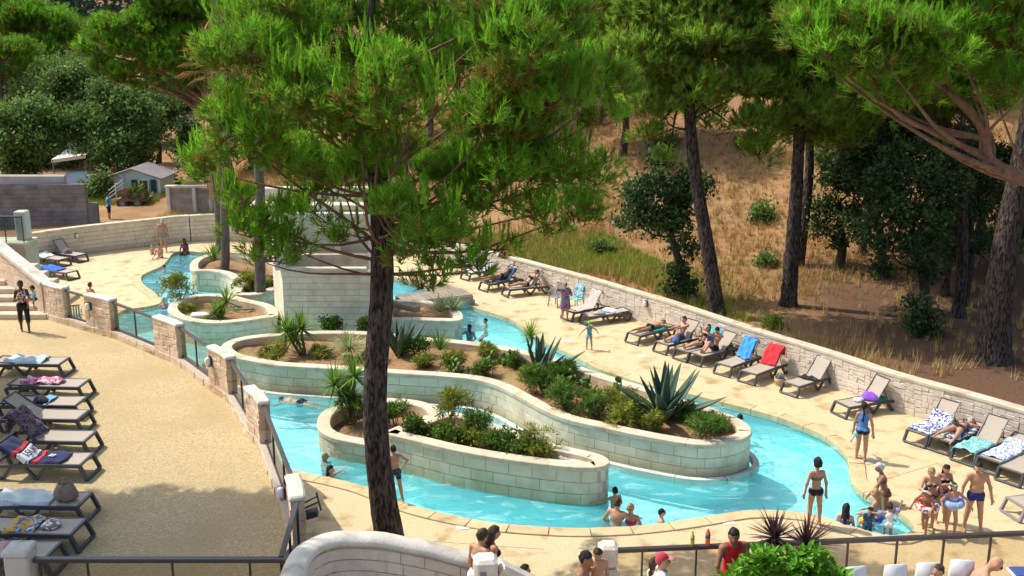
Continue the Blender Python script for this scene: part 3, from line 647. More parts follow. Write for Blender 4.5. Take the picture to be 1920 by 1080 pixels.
# ---------------------------------------------------------------- block tower in the middle, bridge, pool house
bx = thing('block_tower', 'white painted block water tower behind the spiky plants', 'tower', (-6.5, 39, .5))
f0, f1 = Vector((-8.35, 37.7, 0)), Vector((-5.0, 37.7, 0)); l1 = Vector((-9.25, 40.2, 0)); r1 = Vector((-5.0, 40.4, 0))
z0, zf, zp = .45, ALONG(600, 505, 37.7).z, ALONG(690, 408, 37.7).z
def wall_face(a, b, za, zb, m=M_BLOCK, th=.22, rowh=.235, blen=.56):
    P = resample(np.array([[a.x, a.y, 0], [b.x, b.y, 0]]), .3); core_wall('core', P, -th, -.02, za, zb, M_MORT2, bx)
    return coursed(P, za, zb, rowh, blen, 0, .05, gap=.012)
pc_ = wall_face(f0, f1, z0, zf - .06)
pc_ += wall_face(l1, f0, -.3, zf + 1.2)
add_blocks(bx, pc_, M_BLOCK, 'block', 300)
part('coping', M_RIM, bx, lambda m: m.beam(f0 + Vector((0, .1, zf)), f1 + Vector((-.3, .1, zf)), .28, .1))
part('pillar', M_WALL, bx, lambda m: m.box((f1.x + .0, f1.y + .16, (z0 + zp) / 2), (.36, .36, zp - z0), 0, .02))
part('back_wall', M_SAND, bx, lambda m: m.box(((l1.x + r1.x) / 2, 40.35, (zf - .3) / 2 + .1), (4.2, .2, zf + .1), 0, .02))
part('side_wall', M_WALL, bx, lambda m: m.box((f1.x + .05, 39.1, (zf + .1) / 2), (.22, 2.4, zf + .1), 0, .02))
part('beam', M_WALL, bx, lambda m: m.box((-6.7, 37.86, zp + .05), (3.9, .3, .2), 0, .02))
part('side_pillar', M_WALL, bx, lambda m: m.box((f0.x - .05, f0.y + .2, (zf + zp) / 2), (.42, .4, zp - zf + .1), 0, .02))
br = thing('footbridge', 'weathered timber footbridge over the right arm of the pool', 'bridge', (-3.5, 42.5, 0))
M_TIMB = mat('weathered_timber', (.28, .225, .17), (.40, .33, .25), 3, .85, .5, 30, stretch=(1, 6, 6), orand=.12)
b0, b1 = G(758, 566, .45), G(884, 552, .45); bd = (b1 - b0).normalized(); bn = Vector((-bd.y, bd.x, 0))
for k in range(12):
    c = b0.lerp(b1, (k + .5) / 12) + bn * .5
    part('plank', M_TIMB, br, lambda m: m.beam(c - bn * .62, c + bn * .62, (b1 - b0).length / 12 - .02, .05))
for sgn in (-.12, 1.12): part('girder', M_TIMB, br, lambda m: m.beam(b0 + bn * sgn + Vector((0, 0, -.18)), b1 + bn * sgn + Vector((0, 0, -.18)), .12, .34))
part('abutment', mat('turquoise_tile', (.20, .38, .33), (.30, .48, .42), 6, .5), br, lambda m: m.box(tuple((b1 + bn * .5 - bd * .35) + Vector((0, 0, -.75))), (.9, 1.3, 1.1), math.atan2(bd.y, bd.x), .02))
part('abutment', M_SAND, br, lambda m: m.box(tuple((b0 + bn * .5) + Vector((0, 0, -.75))), (.5, 1.3, 1.1), math.atan2(bd.y, bd.x), .02))
tb = thing('timber_beam', 'thick weathered beam lying on the small planter beside the footbridge', 'beam', tuple(G(760, 575, .9)))
part('log', M_TIMB, tb, lambda m: m.beam(G(730, 568, .95), G(783, 580, .95), .3, .22, ch=.3))
ph = thing('pool_house', 'low cream pool building with flat roof slabs behind the pine branches', 'building', (-9, 53, 0))
h0 = ALONG(470, 440, 53.5); h1 = ALONG(716, 440, 53.5)
part('wall', M_WALL, ph, lambda m: m.box(((h0.x + h1.x) / 2, 54.4, 1.0), (h1.x - h0.x, .3, 2.2), 0, .02))
part('roof', M_RIM, ph, lambda m: m.box(((h0.x + h1.x) / 2 + .3, 54.6, 2.35), (h1.x - h0.x + .8, 2.0, .25), 0, .02))
part('upper_wall', M_WALL, ph, lambda m: m.box(((h0.x + h1.x) / 2 + .3, 55.2, 2.8), (h1.x - h0.x - .3, .8, .7), 0, .02))
for k in range(4): part('pillar', M_WALL, ph, lambda m: m.box((h0.x + .2 + k * (h1.x - h0.x - .4) / 3, 53.8, 1.1), (.3, .3, 2.25), 0, .02))

# ---------------------------------------------------------------- shade canopy beyond the left edge (throws the shade on the loungers)
sc = thing('shade_canopy', 'pale flat shade canopy over the loungers, mostly beyond the left edge', 'canopy', (-15, 25, TZ))
cz = 5.3; s_ = cz - TZ; sh = lambda x, y: (x - SUN_OFF[0] * s_, y - SUN_OFF[1] * s_)
c1, c2 = sh(-12.75, 27.7), sh(-9.75, 21.2)
quad = [c1, c2, (c2[0] - 5, c2[1] - 1.5), (c1[0] - 5, c1[1] - 1.5)]
part('canvas', mat('canvas', (.6, .55, .45), rough=.9), sc, lambda m: m.add([(x, y, cz) for x, y in quad] + [(x, y, cz + .05) for x, y in quad], [(3, 2, 1, 0), (4, 5, 6, 7), (0, 1, 5, 4), (1, 2, 6, 5), (2, 3, 7, 6), (3, 0, 4, 7)]))
for x, y in quad: part('pole', M_RAIL, sc, lambda m: m.tube([(x - .1, y, TZ), (x - .1, y, cz)], .05, 8))

# ---------------------------------------------------------------- camp site behind: retaining wall, caravans, truck
rw = thing('retaining_wall', 'dark grey stained concrete block retaining wall at the upper left', 'wall', (-28, 58.5, 0))
a = ALONG(-60, 430, 58.2); b = ALONG(166, 425, 58.8)
P = resample(np.array([[a.x, a.y, 0], [b.x, b.y, 0]]), .4); zt_ = ALONG(100, 347, 58.5).z
core_wall('core', P, -.3, -.02, -.8, zt_, M_CONC, rw)
add_blocks(rw, coursed(P, .0, zt_, .26, .62, 0, .04, gap=.012), M_CONC, 'block', 300)
M_LC = mat('light_concrete', (.36, .35, .34), (.44, .43, .41), 2, .9)
part('upper_band', M_LC, rw, lambda m: m.beam((a.x, a.y + .3, zt_ + .28), (b.x - 1.2, b.y + .4, zt_ + .18), .5, .55))
part('end_step', M_CONC, rw, lambda m: m.box((b.x + .25, b.y + .2, zt_ / 2 - .6), (.6, .3, zt_ - .9), 0, .02))
mh = thing('mobile_home', 'pale green mobile home with dark shutters and low gable roof', 'mobile home', tuple(ALONG(252, 386, 68)))
M_SID = mat('pale_siding', (.50, .60, .53), (.56, .66, .59), 2, .6); m0, m1 = ALONG(203, 386, 68), ALONG(302, 386, 68); zb = .1
ze = ALONG(250, 332, 68).z; zr = ALONG(250, 317, 68).z; mx_ = (m0.x + m1.x) / 2
for k in range(12):
    h_ = (ze - zb) / 12; part('siding_board', M_SID, mh, lambda m: m.add([(m0.x, 68, zb + k * h_), (m1.x, 68, zb + k * h_), (m1.x, 68.03, zb + (k + 1) * h_), (m0.x, 68.03, zb + (k + 1) * h_), (m0.x, 68.06, zb + k * h_), (m1.x, 68.06, zb + k * h_)], [(0, 1, 2, 3), (0, 4, 5, 1)]))
part('body', M_SID, mh, lambda m: m.box((mx_, 69.6, (ze + zb) / 2), (m1.x - m0.x - .02, 3.1, ze - zb), 0))
part('gable', M_SID, mh, lambda m: m.add([(m0.x, 68.02, ze), (m1.x, 68.02, ze), (mx_, 68.02, zr)], [(0, 1, 2)]))
M_ROOF = mat('grey_roof', (.20, .19, .19), (.27, .26, .25), 3, .8)
part('roof', M_ROOF, mh, lambda m: [m.add([(x_, 67.8, ze - .08), (mx_, 67.8, zr + .06), (mx_, 71.3, zr + .06), (x_, 71.3, ze - .08), (x_, 67.8, ze - .14), (mx_, 67.8, zr), (mx_, 71.3, zr), (x_, 71.3, ze - .14)], [(0, 1, 2, 3), (7, 6, 5, 4), (0, 4, 5, 1), (0, 3, 7, 4)]) for x_ in (m0.x - .25, m1.x + .25)])
wx0, wx1 = ALONG(262, 350, 68).x, ALONG(279, 350, 68).x; wz0, wz1 = ALONG(262, 361, 68).z, ALONG(262, 337, 68).z
wdw = part('window', mat('dark_window', (.03, .035, .04), rough=.15, spec=.6), mh, lambda m: m.box(((wx0 + wx1) / 2, 67.97, (wz0 + wz1) / 2), (wx1 - wx0, .04, wz1 - wz0)))
def frame4(m, x0, x1, z0_, z1_, y, w=.06): [m.box(c, d) for c, d in (((x0, y, (z0_ + z1_) / 2), (w, .05, z1_ - z0_ + w)), ((x1, y, (z0_ + z1_) / 2), (w, .05, z1_ - z0_ + w)), (((x0 + x1) / 2, y, z1_), (x1 - x0, .05, w)), (((x0 + x1) / 2, y, z0_), (x1 - x0, .05, w)))]
M_WP = mat('white_paint', (.75, .75, .72), rough=.5)
o_ = MB(); frame4(o_, wx0, wx1, wz0, wz1, 67.94); o_.build('frame', M_WP, mh)
for x_ in (wx0 - .32, wx1 + .32): part('shutter', mat('green_shutter', (.02, .06, .055), rough=.6), mh, lambda m: m.box((x_, 67.96, (wz0 + wz1) / 2), (.36, .05, wz1 - wz0), 0, .01))
part('corner_trim', M_WP, mh, lambda m: [m.box((x_, 67.97, (ze + zb) / 2), (.1, .08, ze - zb)) for x_ in (m0.x, m1.x)])
dx = ALONG(222, 350, 68).x; part('door', M_WP, mh, lambda m: m.box((dx, 67.96, zb + 1.0), (.75, .05, 1.9), 0, .01))
# awning and second caravan behind it
cv = thing('caravan', 'white caravan half hidden behind the oaks at the upper left', 'caravan', tuple(ALONG(140, 330, 82)))
cc = ALONG(135, 290, 84); part('body', mat('caravan_white', (.62, .63, .62), (.5, .52, .5), 1, .5), cv, lambda m: m.box((cc.x + 1.0, 85.5, 2.4), (5.5, 2.4, 2.6), .1, .15)); part('roof', M_ROOF, cv, lambda m: m.box((cc.x + 1.0, 85.5, 3.78), (5.6, 2.5, .12), .1, .03))
for dx_ in (-.9, .8): part('window', MATS['dark_window'], cv, lambda m: m.box((cc.x + 1.0 + dx_, 84.27 + dx_ * .1, 2.7), (1.0, .06, .7), .1, .02))
aw = thing('awning', 'cream awning stretched in front of the caravan', 'awning', tuple(ALONG(125, 330, 79)))
a0, a1 = ALONG(95, 293, 79), ALONG(160, 285, 79)
part('canvas', mat('cream_canvas', (.74, .69, .56), rough=.9), aw, lambda m: m.add([(a0.x, 79, a0.z - .25), (a1.x, 79, a1.z - .2), (a1.x + .3, 81.5, a1.z + .3), (a0.x + .3, 81.5, a0.z + .3), (a0.x, 79, a0.z - .5), (a1.x, 79, a1.z - .45)], [(0, 1, 2, 3), (4, 5, 1, 0)]))
for x_ in (a0.x + .1, a1.x - .1): part('pole', M_PIT, aw, lambda m: m.tube([(x_, 79.02, .4), (x_, 79.02, a0.z - .3)], .04, 6))
bt = thing('boat', 'upturned pale boat hull stored under the oaks', 'boat', tuple(ALONG(145, 328, 72)))
h = ALONG(118, 325, 72); k_ = ALONG(178, 318, 72); V = []; Fc = []
for i in range(9):
    t = i / 8; c = h.lerp(k_, t); wv = .75 * math.sin(math.pi * min(1, .25 + t * .62)) ** .7; V += [(c.x, 72 + wv * math.cos(u), .9 + t * .12 + .75 * math.sin(u) * (wv / .75)) for u in np.linspace(-.1, math.pi + .1, 7)]
for i in range(8):
    for k in range(6): Fc.append((i * 7 + k, i * 7 + k + 1, i * 7 + 8 + k, i * 7 + 7 + k))
Fc += [tuple(range(6, -1, -1)), tuple(56 + k for k in range(7))]
obj('hull', mesh_np('hull', V, Fc, mat('hull_white', (.52, .58, .58), (.44, .5, .5), 1.5, .5), True), bt)
part('keel', M_PIT, bt, lambda m: m.beam((h.x, 72, 1.66), (k_.x, 72, 1.7), .08, .06)); [part('trestle', M_TIMB, bt, lambda m: m.box((h.lerp(k_, t).x, 72, .5), (.12, 1.3, .9))) for t in (.2, .8)]
tk = thing('truck', 'small flatbed truck loaded with cut branches beside the mobile home', 'truck', tuple(ALONG(245, 405, 64.5)))
k0, k1 = ALONG(218, 400, 64.5), ALONG(276, 400, 64.5); M_RUST = mat('dark_truck', (.16, .10, .08), (.22, .16, .12), 3, .8)
part('bed', M_RUST, tk, lambda m: m.box(((k0.x + k1.x) / 2, 65.2, .95), (k1.x - k0.x, 1.7, .14), .05, .02))
part('side_board', M_RUST, tk, lambda m: m.box(((k0.x + k1.x) / 2 + .2, 64.38, 1.2), (k1.x - k0.x - .5, .05, .4), .05))
part('headboard', M_WP, tk, lambda m: [m.beam((k0.x - .35, 64.5, 1.1 + z_), (k0.x + .55, 64.6, 1.75 + z_), .05, .06) for z_ in (0, .22, .44)] + [m.beam((k0.x + .1, 64.5, 1.0), (k0.x + .1, 64.5, 2.0), .05, .05)])
for x_ in (k0.x + .45, k1.x - .5):
    for y_ in (64.5, 65.9):
        wv = part('wheel', M_BLACK, tk, lambda m: m.tube([(x_, y_ - .1, .74), (x_, y_ + .1, .74)], .34, 14)); part('rim', M_PIT, wv, lambda m: m.tube([(x_, y_ - .12, .74), (x_, y_ - .09, .74)], .18, 10))
        wv.children[0].matrix_parent_inverse = Matrix.Identity(4)
sb = thing('block_store', 'low pale walled enclosure behind the curved far wall', 'enclosure', tuple(ALONG(355, 408, 61)))
s0, s1 = ALONG(316, 408, 61), ALONG(395, 408, 61); zs = ALONG(355, 352, 61).z
P = resample(np.array([[s0.x, 61.4, 0], [s1.x, 61.4, 0]]), .4); core_wall('core', P, -.2, -.02, 0, zs - .1, M_MORT2, sb); add_blocks(sb, coursed(P, .6, zs - .1, .3, .6, 0, .04), mat('tan_block', (.34, .28, .21), (.42, .35, .27), 3, .9, orand=.12), 'block')
part('frame', M_WALL, sb, lambda m: [m.box((x_, 61.35, zs / 2), (.2, .4, zs), 0, .02) for x_ in (s0.x, s0.x + (s1.x - s0.x) * .62, s1.x)] + [m.box(((s0.x + s1.x) / 2, 61.35, zs + .04), (s1.x - s0.x + .3, .42, .1), 0, .02)])
part('ledge', M_RIM, sb, lambda m: m.box(((s0.x + s1.x) / 2, 60.6, .62), (s1.x - s0.x + .2, 1.6, .16), 0, .02))
# ---------------------------------------------------------------- trees
M_BARK = mat('pine_bark', (.055, .040, .032), (.155, .118, .098), 4.5, .95, 1.0, 9, c3=(.022, .016, .014), s3=8, t3=(.48, .58), bdist=.16, stretch=(2.2, 2.2, .6))
M_BARKG = mat('grey_bark', (.10, .085, .07), (.18, .155, .13), 6, .95, .9, 14, bdist=.06, stretch=(1.5, 1.5, .5))
M_BARKR = mat('reddish_bark', (.16, .085, .05), (.26, .15, .095), 6, .95, .8, 16, bdist=.05)
M_BARKD = mat('dark_oak_bark', (.035, .028, .022), (.07, .055, .042), 6, .95, .8, 14, bdist=.05)
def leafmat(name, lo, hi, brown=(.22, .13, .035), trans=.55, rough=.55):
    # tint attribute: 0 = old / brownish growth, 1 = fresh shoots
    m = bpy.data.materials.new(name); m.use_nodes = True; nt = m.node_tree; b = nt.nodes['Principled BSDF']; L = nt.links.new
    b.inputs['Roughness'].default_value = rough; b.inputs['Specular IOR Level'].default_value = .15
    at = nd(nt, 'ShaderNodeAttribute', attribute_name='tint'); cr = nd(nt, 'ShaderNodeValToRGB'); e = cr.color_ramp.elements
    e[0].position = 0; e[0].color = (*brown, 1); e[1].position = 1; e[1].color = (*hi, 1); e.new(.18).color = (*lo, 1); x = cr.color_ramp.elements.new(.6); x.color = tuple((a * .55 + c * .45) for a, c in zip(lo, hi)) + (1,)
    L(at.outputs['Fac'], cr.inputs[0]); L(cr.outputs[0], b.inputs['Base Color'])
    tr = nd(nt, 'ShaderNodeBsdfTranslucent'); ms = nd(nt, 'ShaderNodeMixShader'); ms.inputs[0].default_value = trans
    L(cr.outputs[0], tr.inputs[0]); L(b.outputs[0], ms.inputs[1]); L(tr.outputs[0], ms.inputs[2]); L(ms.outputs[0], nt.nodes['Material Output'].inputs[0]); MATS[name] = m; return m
M_PINE = leafmat('pine_needles', (.14, .235, .03), (.26, .58, .038))
M_PINE2 = leafmat('stone_pine_needles', (.08, .18, .02), (.20, .48, .03))
M_PINE3 = leafmat('yellowish_pine_needles', (.17, .27, .04), (.34, .55, .06), trans=.55)
M_OAK = leafmat('oak_leaves', (.075, .14, .032), (.22, .35, .085), (.07, .09, .03), .35)
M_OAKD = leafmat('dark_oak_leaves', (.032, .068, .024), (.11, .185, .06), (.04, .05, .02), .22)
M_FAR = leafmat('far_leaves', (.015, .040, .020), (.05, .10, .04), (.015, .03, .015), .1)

def tuft_needles(n=22, axis=.16, ln=.13, w=.011, spread=.75, seed=1):
    r = np.random.default_rng(seed); V = []; F = []
    for i in range(n):
        a = r.uniform(0, 2 * math.pi); t = (i / n) * axis; sp = spread * r.uniform(.55, 1.2) * (1.15 - .5 * i / n)
        d = np.array([math.cos(a) * math.sin(sp), math.sin(a) * math.sin(sp), math.cos(sp)]); s = np.cross(d, [0.3, .5, .8]); s /= np.linalg.norm(s)
        p = np.array([0, 0, t]); l = ln * r.uniform(.75, 1.15); V += [p - s * w / 2, p + s * w / 2, p + d * l]; F.append((3 * i, 3 * i + 1, 3 * i + 2))
    return np.array(V), np.array(F)
def leaf_cluster(n=7, size=.11, spread=.16, seed=2):
    r = np.random.default_rng(seed); V = []; F = []
    for i in range(n):
        d = r.normal(size=3); d /= np.linalg.norm(d); s = np.cross(d, r.normal(size=3)); s /= np.linalg.norm(s); p = r.normal(size=3) * spread * .5; l = size * r.uniform(.7, 1.3)
        k = len(V); V += [p, p + d * l * .5 + s * l * .3, p + d * l, p + d * l * .5 - s * l * .3]; F += [(k, k + 1, k + 2), (k, k + 2, k + 3)]
    return np.array(V), np.array(F)
def scatter(tmpl, pos, axis, scale, rng):
    V, F = tmpl; n = len(pos); z = axis / np.linalg.norm(axis, axis=1, keepdims=True)
    ref = np.where(np.abs(z[:, 2:3]) > .9, [[1.0, 0, 0]], [[0, 0, 1.0]]); x = np.cross(ref, z); x /= np.linalg.norm(x, axis=1, keepdims=True); y = np.cross(z, x)
    a = rng.uniform(0, 2 * math.pi, n)[:, None]; x2 = x * np.cos(a) + y * np.sin(a); y2 = -x * np.sin(a) + y * np.cos(a)
    R = np.stack([x2, y2, z], 2)                       # columns
    P = np.einsum('nij,vj->nvi', R, V) * scale[:, None, None] + pos[:, None, :]
    Fa = (F[None] + (np.arange(n) * len(V))[:, None, None]).reshape(-1, 3)
    return P.reshape(-1, 3), Fa
def unit(rng, n): v = rng.normal(size=(n, 3)); return v / np.linalg.norm(v, axis=1, keepdims=True)
T_NEAR = [tuft_needles(13, .18, .19, .024, .85, s) for s in range(4)]
T_CAND = [tuft_needles(16, .36, .13, .032, .36, 9), tuft_needles(16, .30, .13, .032, .42, 10)]
T_MID = [tuft_needles(11, .24, .24, .042, .85, s) for s in range(4)]
T_FARP = [tuft_needles(11, .34, .30, .05, .9, s) for s in range(3)]
T_OAK = [leaf_cluster(8, .17, .3, s) for s in range(4)]
T_OAKF = [leaf_cluster(9, .26, .5, s) for s in range(4)]
T_OAKN = [leaf_cluster(8, .09, .2, s) for s in range(4)]

def crown_mesh(name, lobes, tmpls, m, parent, dens, seed, kind='pine', sub=.5, scl=1.0, droop=.25, cand=0):
    # lobes: (center Vector, radius, flat). Tufts gather round small sub-clusters so that the outline stays uneven.
    rng = np.random.default_rng(seed); Ps = []; As = []; Ts = []; twigs = []
    for c, R, flat in lobes:
        c = np.array(c); ns = max(5, int(9 * (R / .8) ** 1.2)) if kind == 'pine' else max(6, int(12 * (R / 1.2)))
        ns = min(ns, 46)
        d = unit(rng, ns); d[:, 2] = d[:, 2] * .8 + droop; d /= np.linalg.norm(d, axis=1, keepdims=True)
        sc_ = c + d * R * rng.uniform(.45, .95, (ns, 1)) * np.array([1, 1, flat])
        for s_, dd in zip(sc_, d):
            r = R * sub * rng.uniform(.55, 1.15); n = max(6, int(dens * r * r)); u = unit(rng, n)
            if kind == 'pine': u[:, 2] = np.abs(u[:, 2]) * rng.choice([1, 1, 1, -.6], n)
            rad = rng.uniform(.35, 1, (n, 1)) ** .5
            p = s_ + u * r * rad * np.array([1, 1, .75 if kind == 'pine' else .8]); Ps.append(p)
            ax = u * .7 + np.array([0, 0, .85 if kind == 'pine' else .25]) + dd * .35 + rng.normal(size=(n, 3)) * .28; As.append(ax)
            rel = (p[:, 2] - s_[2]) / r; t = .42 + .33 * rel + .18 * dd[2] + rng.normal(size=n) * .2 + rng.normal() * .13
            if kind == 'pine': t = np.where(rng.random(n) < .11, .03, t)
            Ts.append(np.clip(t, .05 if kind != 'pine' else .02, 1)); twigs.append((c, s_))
    CP_ = []; CS = []
    if kind == 'pine' and cand:
        for c, R, flat in lobes:
            n = int(cand * R * R); u = unit(rng, n); u[:, 2] = np.abs(u[:, 2]) * .8 + .35; u /= np.linalg.norm(u, axis=1, keepdims=True)
            cl = rng.integers(0, max(3, int(n / 6)), n); base_ = unit(rng, cl.max() + 1); base_[:, 2] = np.abs(base_[:, 2]) + .25; base_ /= np.linalg.norm(base_, axis=1, keepdims=True)
            v = base_[cl] + rng.normal(size=(n, 3)) * .17; CP_.append(np.array(c) + v * R * rng.uniform(.92, 1.12, (n, 1)) * np.array([1, 1, flat * 1.05]))
    P = np.vstack(Ps); A = np.vstack(As); T = np.concatenate(Ts); k = rng.integers(0, len(tmpls), len(P)); VV = []; FF = []; TT = []; off = 0
    for i, tm in enumerate(tmpls):
        q = k == i
        if not q.any(): continue
        V, Fa = scatter(tm, P[q], A[q], rng.uniform(.8, 1.25, q.sum()) * scl, rng); VV.append(V); FF.append(Fa + off); off += len(V); TT.append(np.repeat(T[q], len(tm[0])))
    if CP_:
        C_ = np.vstack(CP_); h = rng.integers(0, 2, len(C_))
        for i in range(2):
            q = h == i; A_ = rng.normal(size=(q.sum(), 3)) * .16 + np.array([0, 0, 1.0]); V, Fa = scatter(T_CAND[i], C_[q], A_, rng.uniform(.8, 1.3, q.sum()) * scl * 1.1, rng); VV.append(V); FF.append(Fa + off); off += len(V); TT.append(np.repeat(np.clip(.78 + rng.normal(size=q.sum()) * .2, .3, 1), len(T_CAND[i][0])))
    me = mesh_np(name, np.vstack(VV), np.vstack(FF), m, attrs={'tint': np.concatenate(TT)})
    return tag(obj(name, me, parent), kind='stuff'), twigs
def curve_pts(a, b, sag, n=6, rng=random):
    a = Vector(a); b = Vector(b); L = (b - a).length; out = []
    j = Vector((rng.uniform(-1, 1), rng.uniform(-1, 1), rng.uniform(-.5, .5))) * L * .07
    for i in range(n + 1): t = i / n; out.append(a.lerp(b, t) + Vector((0, 0, -sag * L)) * math.sin(math.pi * t) + j * math.sin(math.pi * t * 1.7))
    return out
NTRI = 0
def tree(name, label, trunk, rad, lobes, tmpls, m, bark, dens, seed, kind='pine', cat='tree', group=None, brad=.09, sub=.5, scl=1.0, nb=None, twig=True, attach=(.45, 1.0), limbbark=None, n=14, sag=.06, cand=0, bstep=1):
    rs = random.Random(seed); base = Vector(trunk[0]); t = thing(name, label, cat, tuple(base), group=group)
    tr = spline([tuple(p) for p in trunk], .25); d = np.r_[0, np.cumsum(np.linalg.norm(np.diff(tr, axis=0), axis=1))]; rr = np.interp(d / d[-1], np.linspace(0, 1, len(rad)), rad)
    mb = MB(); mb.tube([tr[0] + np.array([0, 0, -.6])] + list(tr), [rad[0] * 1.25] + list(rr * np.where(d < .35, 1.18 - .5 * d, 1)), n)
    mb.v = [(x + rs.uniform(-.015, .015), y + rs.uniform(-.015, .015), z) for x, y, z in mb.v]
    mb.build('trunk', bark, t, True)
    _, tw_ = crown_mesh('crown', lobes, tmpls, m, t, dens, seed, kind, sub, scl, cand=cand)
    idx = list(range(len(lobes)))
    for i in idx[::bstep]:
        c, R, flat = lobes[i]; c = Vector(c); zc = c.z - R * .3
        f = np.clip((c.z - Vector(tr[0]).z) / (tr[-1][2] - tr[0][2] + 1e-6) - rs.uniform(.12, .3), attach[0] + rs.uniform(0, .16) * (attach[1] - attach[0]) * 2, attach[1]); j = int(f * (len(tr) - 1)); p0 = Vector(tr[j])
        L = (c - p0).length; r0 = min(rr[j] * .7, brad * (.5 + .28 * L / 2))
        b_ = MB(); pts = curve_pts(p0, c, sag, 6, rs); b_.tube(pts, [r0 * (1 - .72 * q / 6) for q in range(7)], 7); b_.build('branch', limbbark or bark, t, True)
    if twig:
        b_ = MB()
        for c, s_ in tw_: b_.tube(curve_pts(Vector(c), Vector(s_), -.05, 3, rs), [.028 * scl ** .5, .02 * scl ** .5, .013, .006], 4, False)
        tag(b_.build('twigs', limbbark or bark, t), kind='stuff')
    return t
def lob(L, y0, flat=.75):
    out = []
    for q in L:
        px, py, r, dy = q; p = ALONG(px, py, y0 + dy); zc = p.y * math.cos(TH) + (CAMH - p.z) * math.sin(TH); out.append((p, r * zc / FPX, flat))
    return out
# the big pine in front of the pool
HY = G(737, 1045, 0).y
hero_tr = [G(738, 1045, 0), ALONG(722, 960, HY), ALONG(707, 840, HY), ALONG(703, 740, HY), ALONG(709, 640, HY + .1), ALONG(716, 540, HY + .2), ALONG(716, 440, HY + .3), ALONG(708, 340, HY + .5), ALONG(694, 230, HY + .6), ALONG(690, 110, HY + .6), ALONG(700, -20, HY + .6)]
hl = [(470, 110, 92, -1.0), (425, 215, 62, -.5), (400, 315, 46, -.2), (545, 55, 85, 0), (560, 180, 85, -1.6), (480, 285, 76, -1.2), (445, 385, 44, -.8), (555, 300, 66, .6), (640, 95, 70, .8), (705, 165, 78, -2.2), (655, 235, 70, -1.8), (760, 205, 66, -2.4), (800, 170, 50, -1.6), (740, 285, 62, -1.4), (620, 330, 60, 1.0), (520, 425, 54, -.8), (470, 445, 50, -1.0), (560, 470, 44, -1.0), (500, 490, 40, -1.2), (690, 340, 56, -.6), (590, 400, 44, .4), (640, 440, 30, -.4), (840, 350, 60, -.4), (640, 190, 60, 1.6), (745, 412, 58, -2.4), (805, 425, 62, -2.2), (775, 475, 52, -2.0), (850, 465, 58, -1.2), (815, 520, 44, -1.6), (880, 500, 36, -1.0), (885, 395, 60, -.4), (950, 330, 82, 0), (905, 240, 82, -.8), (1010, 300, 88, .6), (1085, 330, 66, 1.0), (965, 110, 92, -1.4), (930, 40, 80, -.6), (1045, 70, 74, .2), (1115, 170, 60, .6), (1135, 235, 42, .4), (1035, 205, 84, -.6), (1085, 415, 46, .8), (1005, 410, 56, .4), (860, 120, 70, .8), (785, 65, 74, 1.8), (700, 20, 80, 1.4), (600, -10, 74, 1.0), (850, -25, 84, .8), (1010, -30, 74, 0), (930, 470, 36, -.2), (690, 400, 34, 2.2), (870, 320, 64, 1.4), (480, 30, 50, .8), (1060, 140, 60, 1.6), (800, 330, 50, 1.8), (960, 215, 66, 2.2)]
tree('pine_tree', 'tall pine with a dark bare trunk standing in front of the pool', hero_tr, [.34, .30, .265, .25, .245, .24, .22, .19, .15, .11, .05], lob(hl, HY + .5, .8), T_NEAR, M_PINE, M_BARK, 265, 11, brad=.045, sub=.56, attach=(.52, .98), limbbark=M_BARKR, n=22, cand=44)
# bare lower branches that reach left from the trunk
# pines behind the right wall
def gz(px, y): p = ALONG(px, 540, y); return Vector((p.x * 1.0, y, hz(p.x, y)))
def base_at(px, py, y): p = ALONG(px, py, y); return Vector((p.x, y, hz(p.x, y)))
y = 39.2
tree('pine_tree', 'dark trunked pine behind the stone wall, right of the big front pine', [base_at(1343, 597, y), ALONG(1334, 510, y), ALONG(1316, 400, y), ALONG(1300, 300, y), ALONG(1293, 200, y), ALONG(1296, 90, y), ALONG(1300, -60, y), ALONG(1300, -230, y)], [.33, .27, .24, .22, .19, .16, .12, .06],
     lob([(1150, 60, 66, 1), (1210, 110, 70, -1), (1130, 130, 50, 0), (1250, 40, 80, 0), (1330, 90, 84, -1), (1290, 170, 66, -1.5), (1380, 170, 62, -.5), (1400, 60, 80, 1), (1220, 205, 52, -1.2), (1235, 190, 50, .6), (1215, 255, 34, -1.2), (1240, 300, 26, -1), (1340, 10, 80, 0), (1240, -20, 80, 0), (1150, 0, 70, 1), (1420, 0, 70, 0), (1320, 225, 40, 1), (1180, 170, 50, 1.4), (1400, 235, 36, -.8), (1340, -90, 80, .5), (1300, -190, 84, -1), (1390, -160, 80, 0), (1350, -270, 84, 0)], y, .7), T_MID, M_PINE3, M_BARK, 115, 21, brad=.06, sub=.6, attach=(.45, .97))
y = 40.5
tree('pine_tree', 'slender pine with a yellowish crown behind the wall, left of the dark oaks', [base_at(1476, 600, y), ALONG(1483, 500, y), ALONG(1492, 380, y), ALONG(1497, 280, y), ALONG(1500, 180, y), ALONG(1505, 60, y), ALONG(1515, -180, y)], [.33, .28, .24, .2, .17, .12, .06],
     lob([(1450, 165, 60, -.5), (1440, 235, 50, -1), (1500, 130, 60, 0), (1530, 215, 56, -1), (1490, 250, 50, .8), (1570, 165, 60, .6), (1420, 290, 38, -.8), (1560, 260, 48, .2), (1450, 100, 60, .5), (1520, 60, 70, .5), (1600, 235, 44, .5), (1400, 120, 44, 1.0), (1540, -30, 76, .6), (1590, -130, 80, .3), (1530, -220, 84, 0), (1610, -230, 80, 0)], y, .7), T_MID, M_PINE3, M_BARK, 105, 22, brad=.06, sub=.6, attach=(.5, .97))
y = 33.4
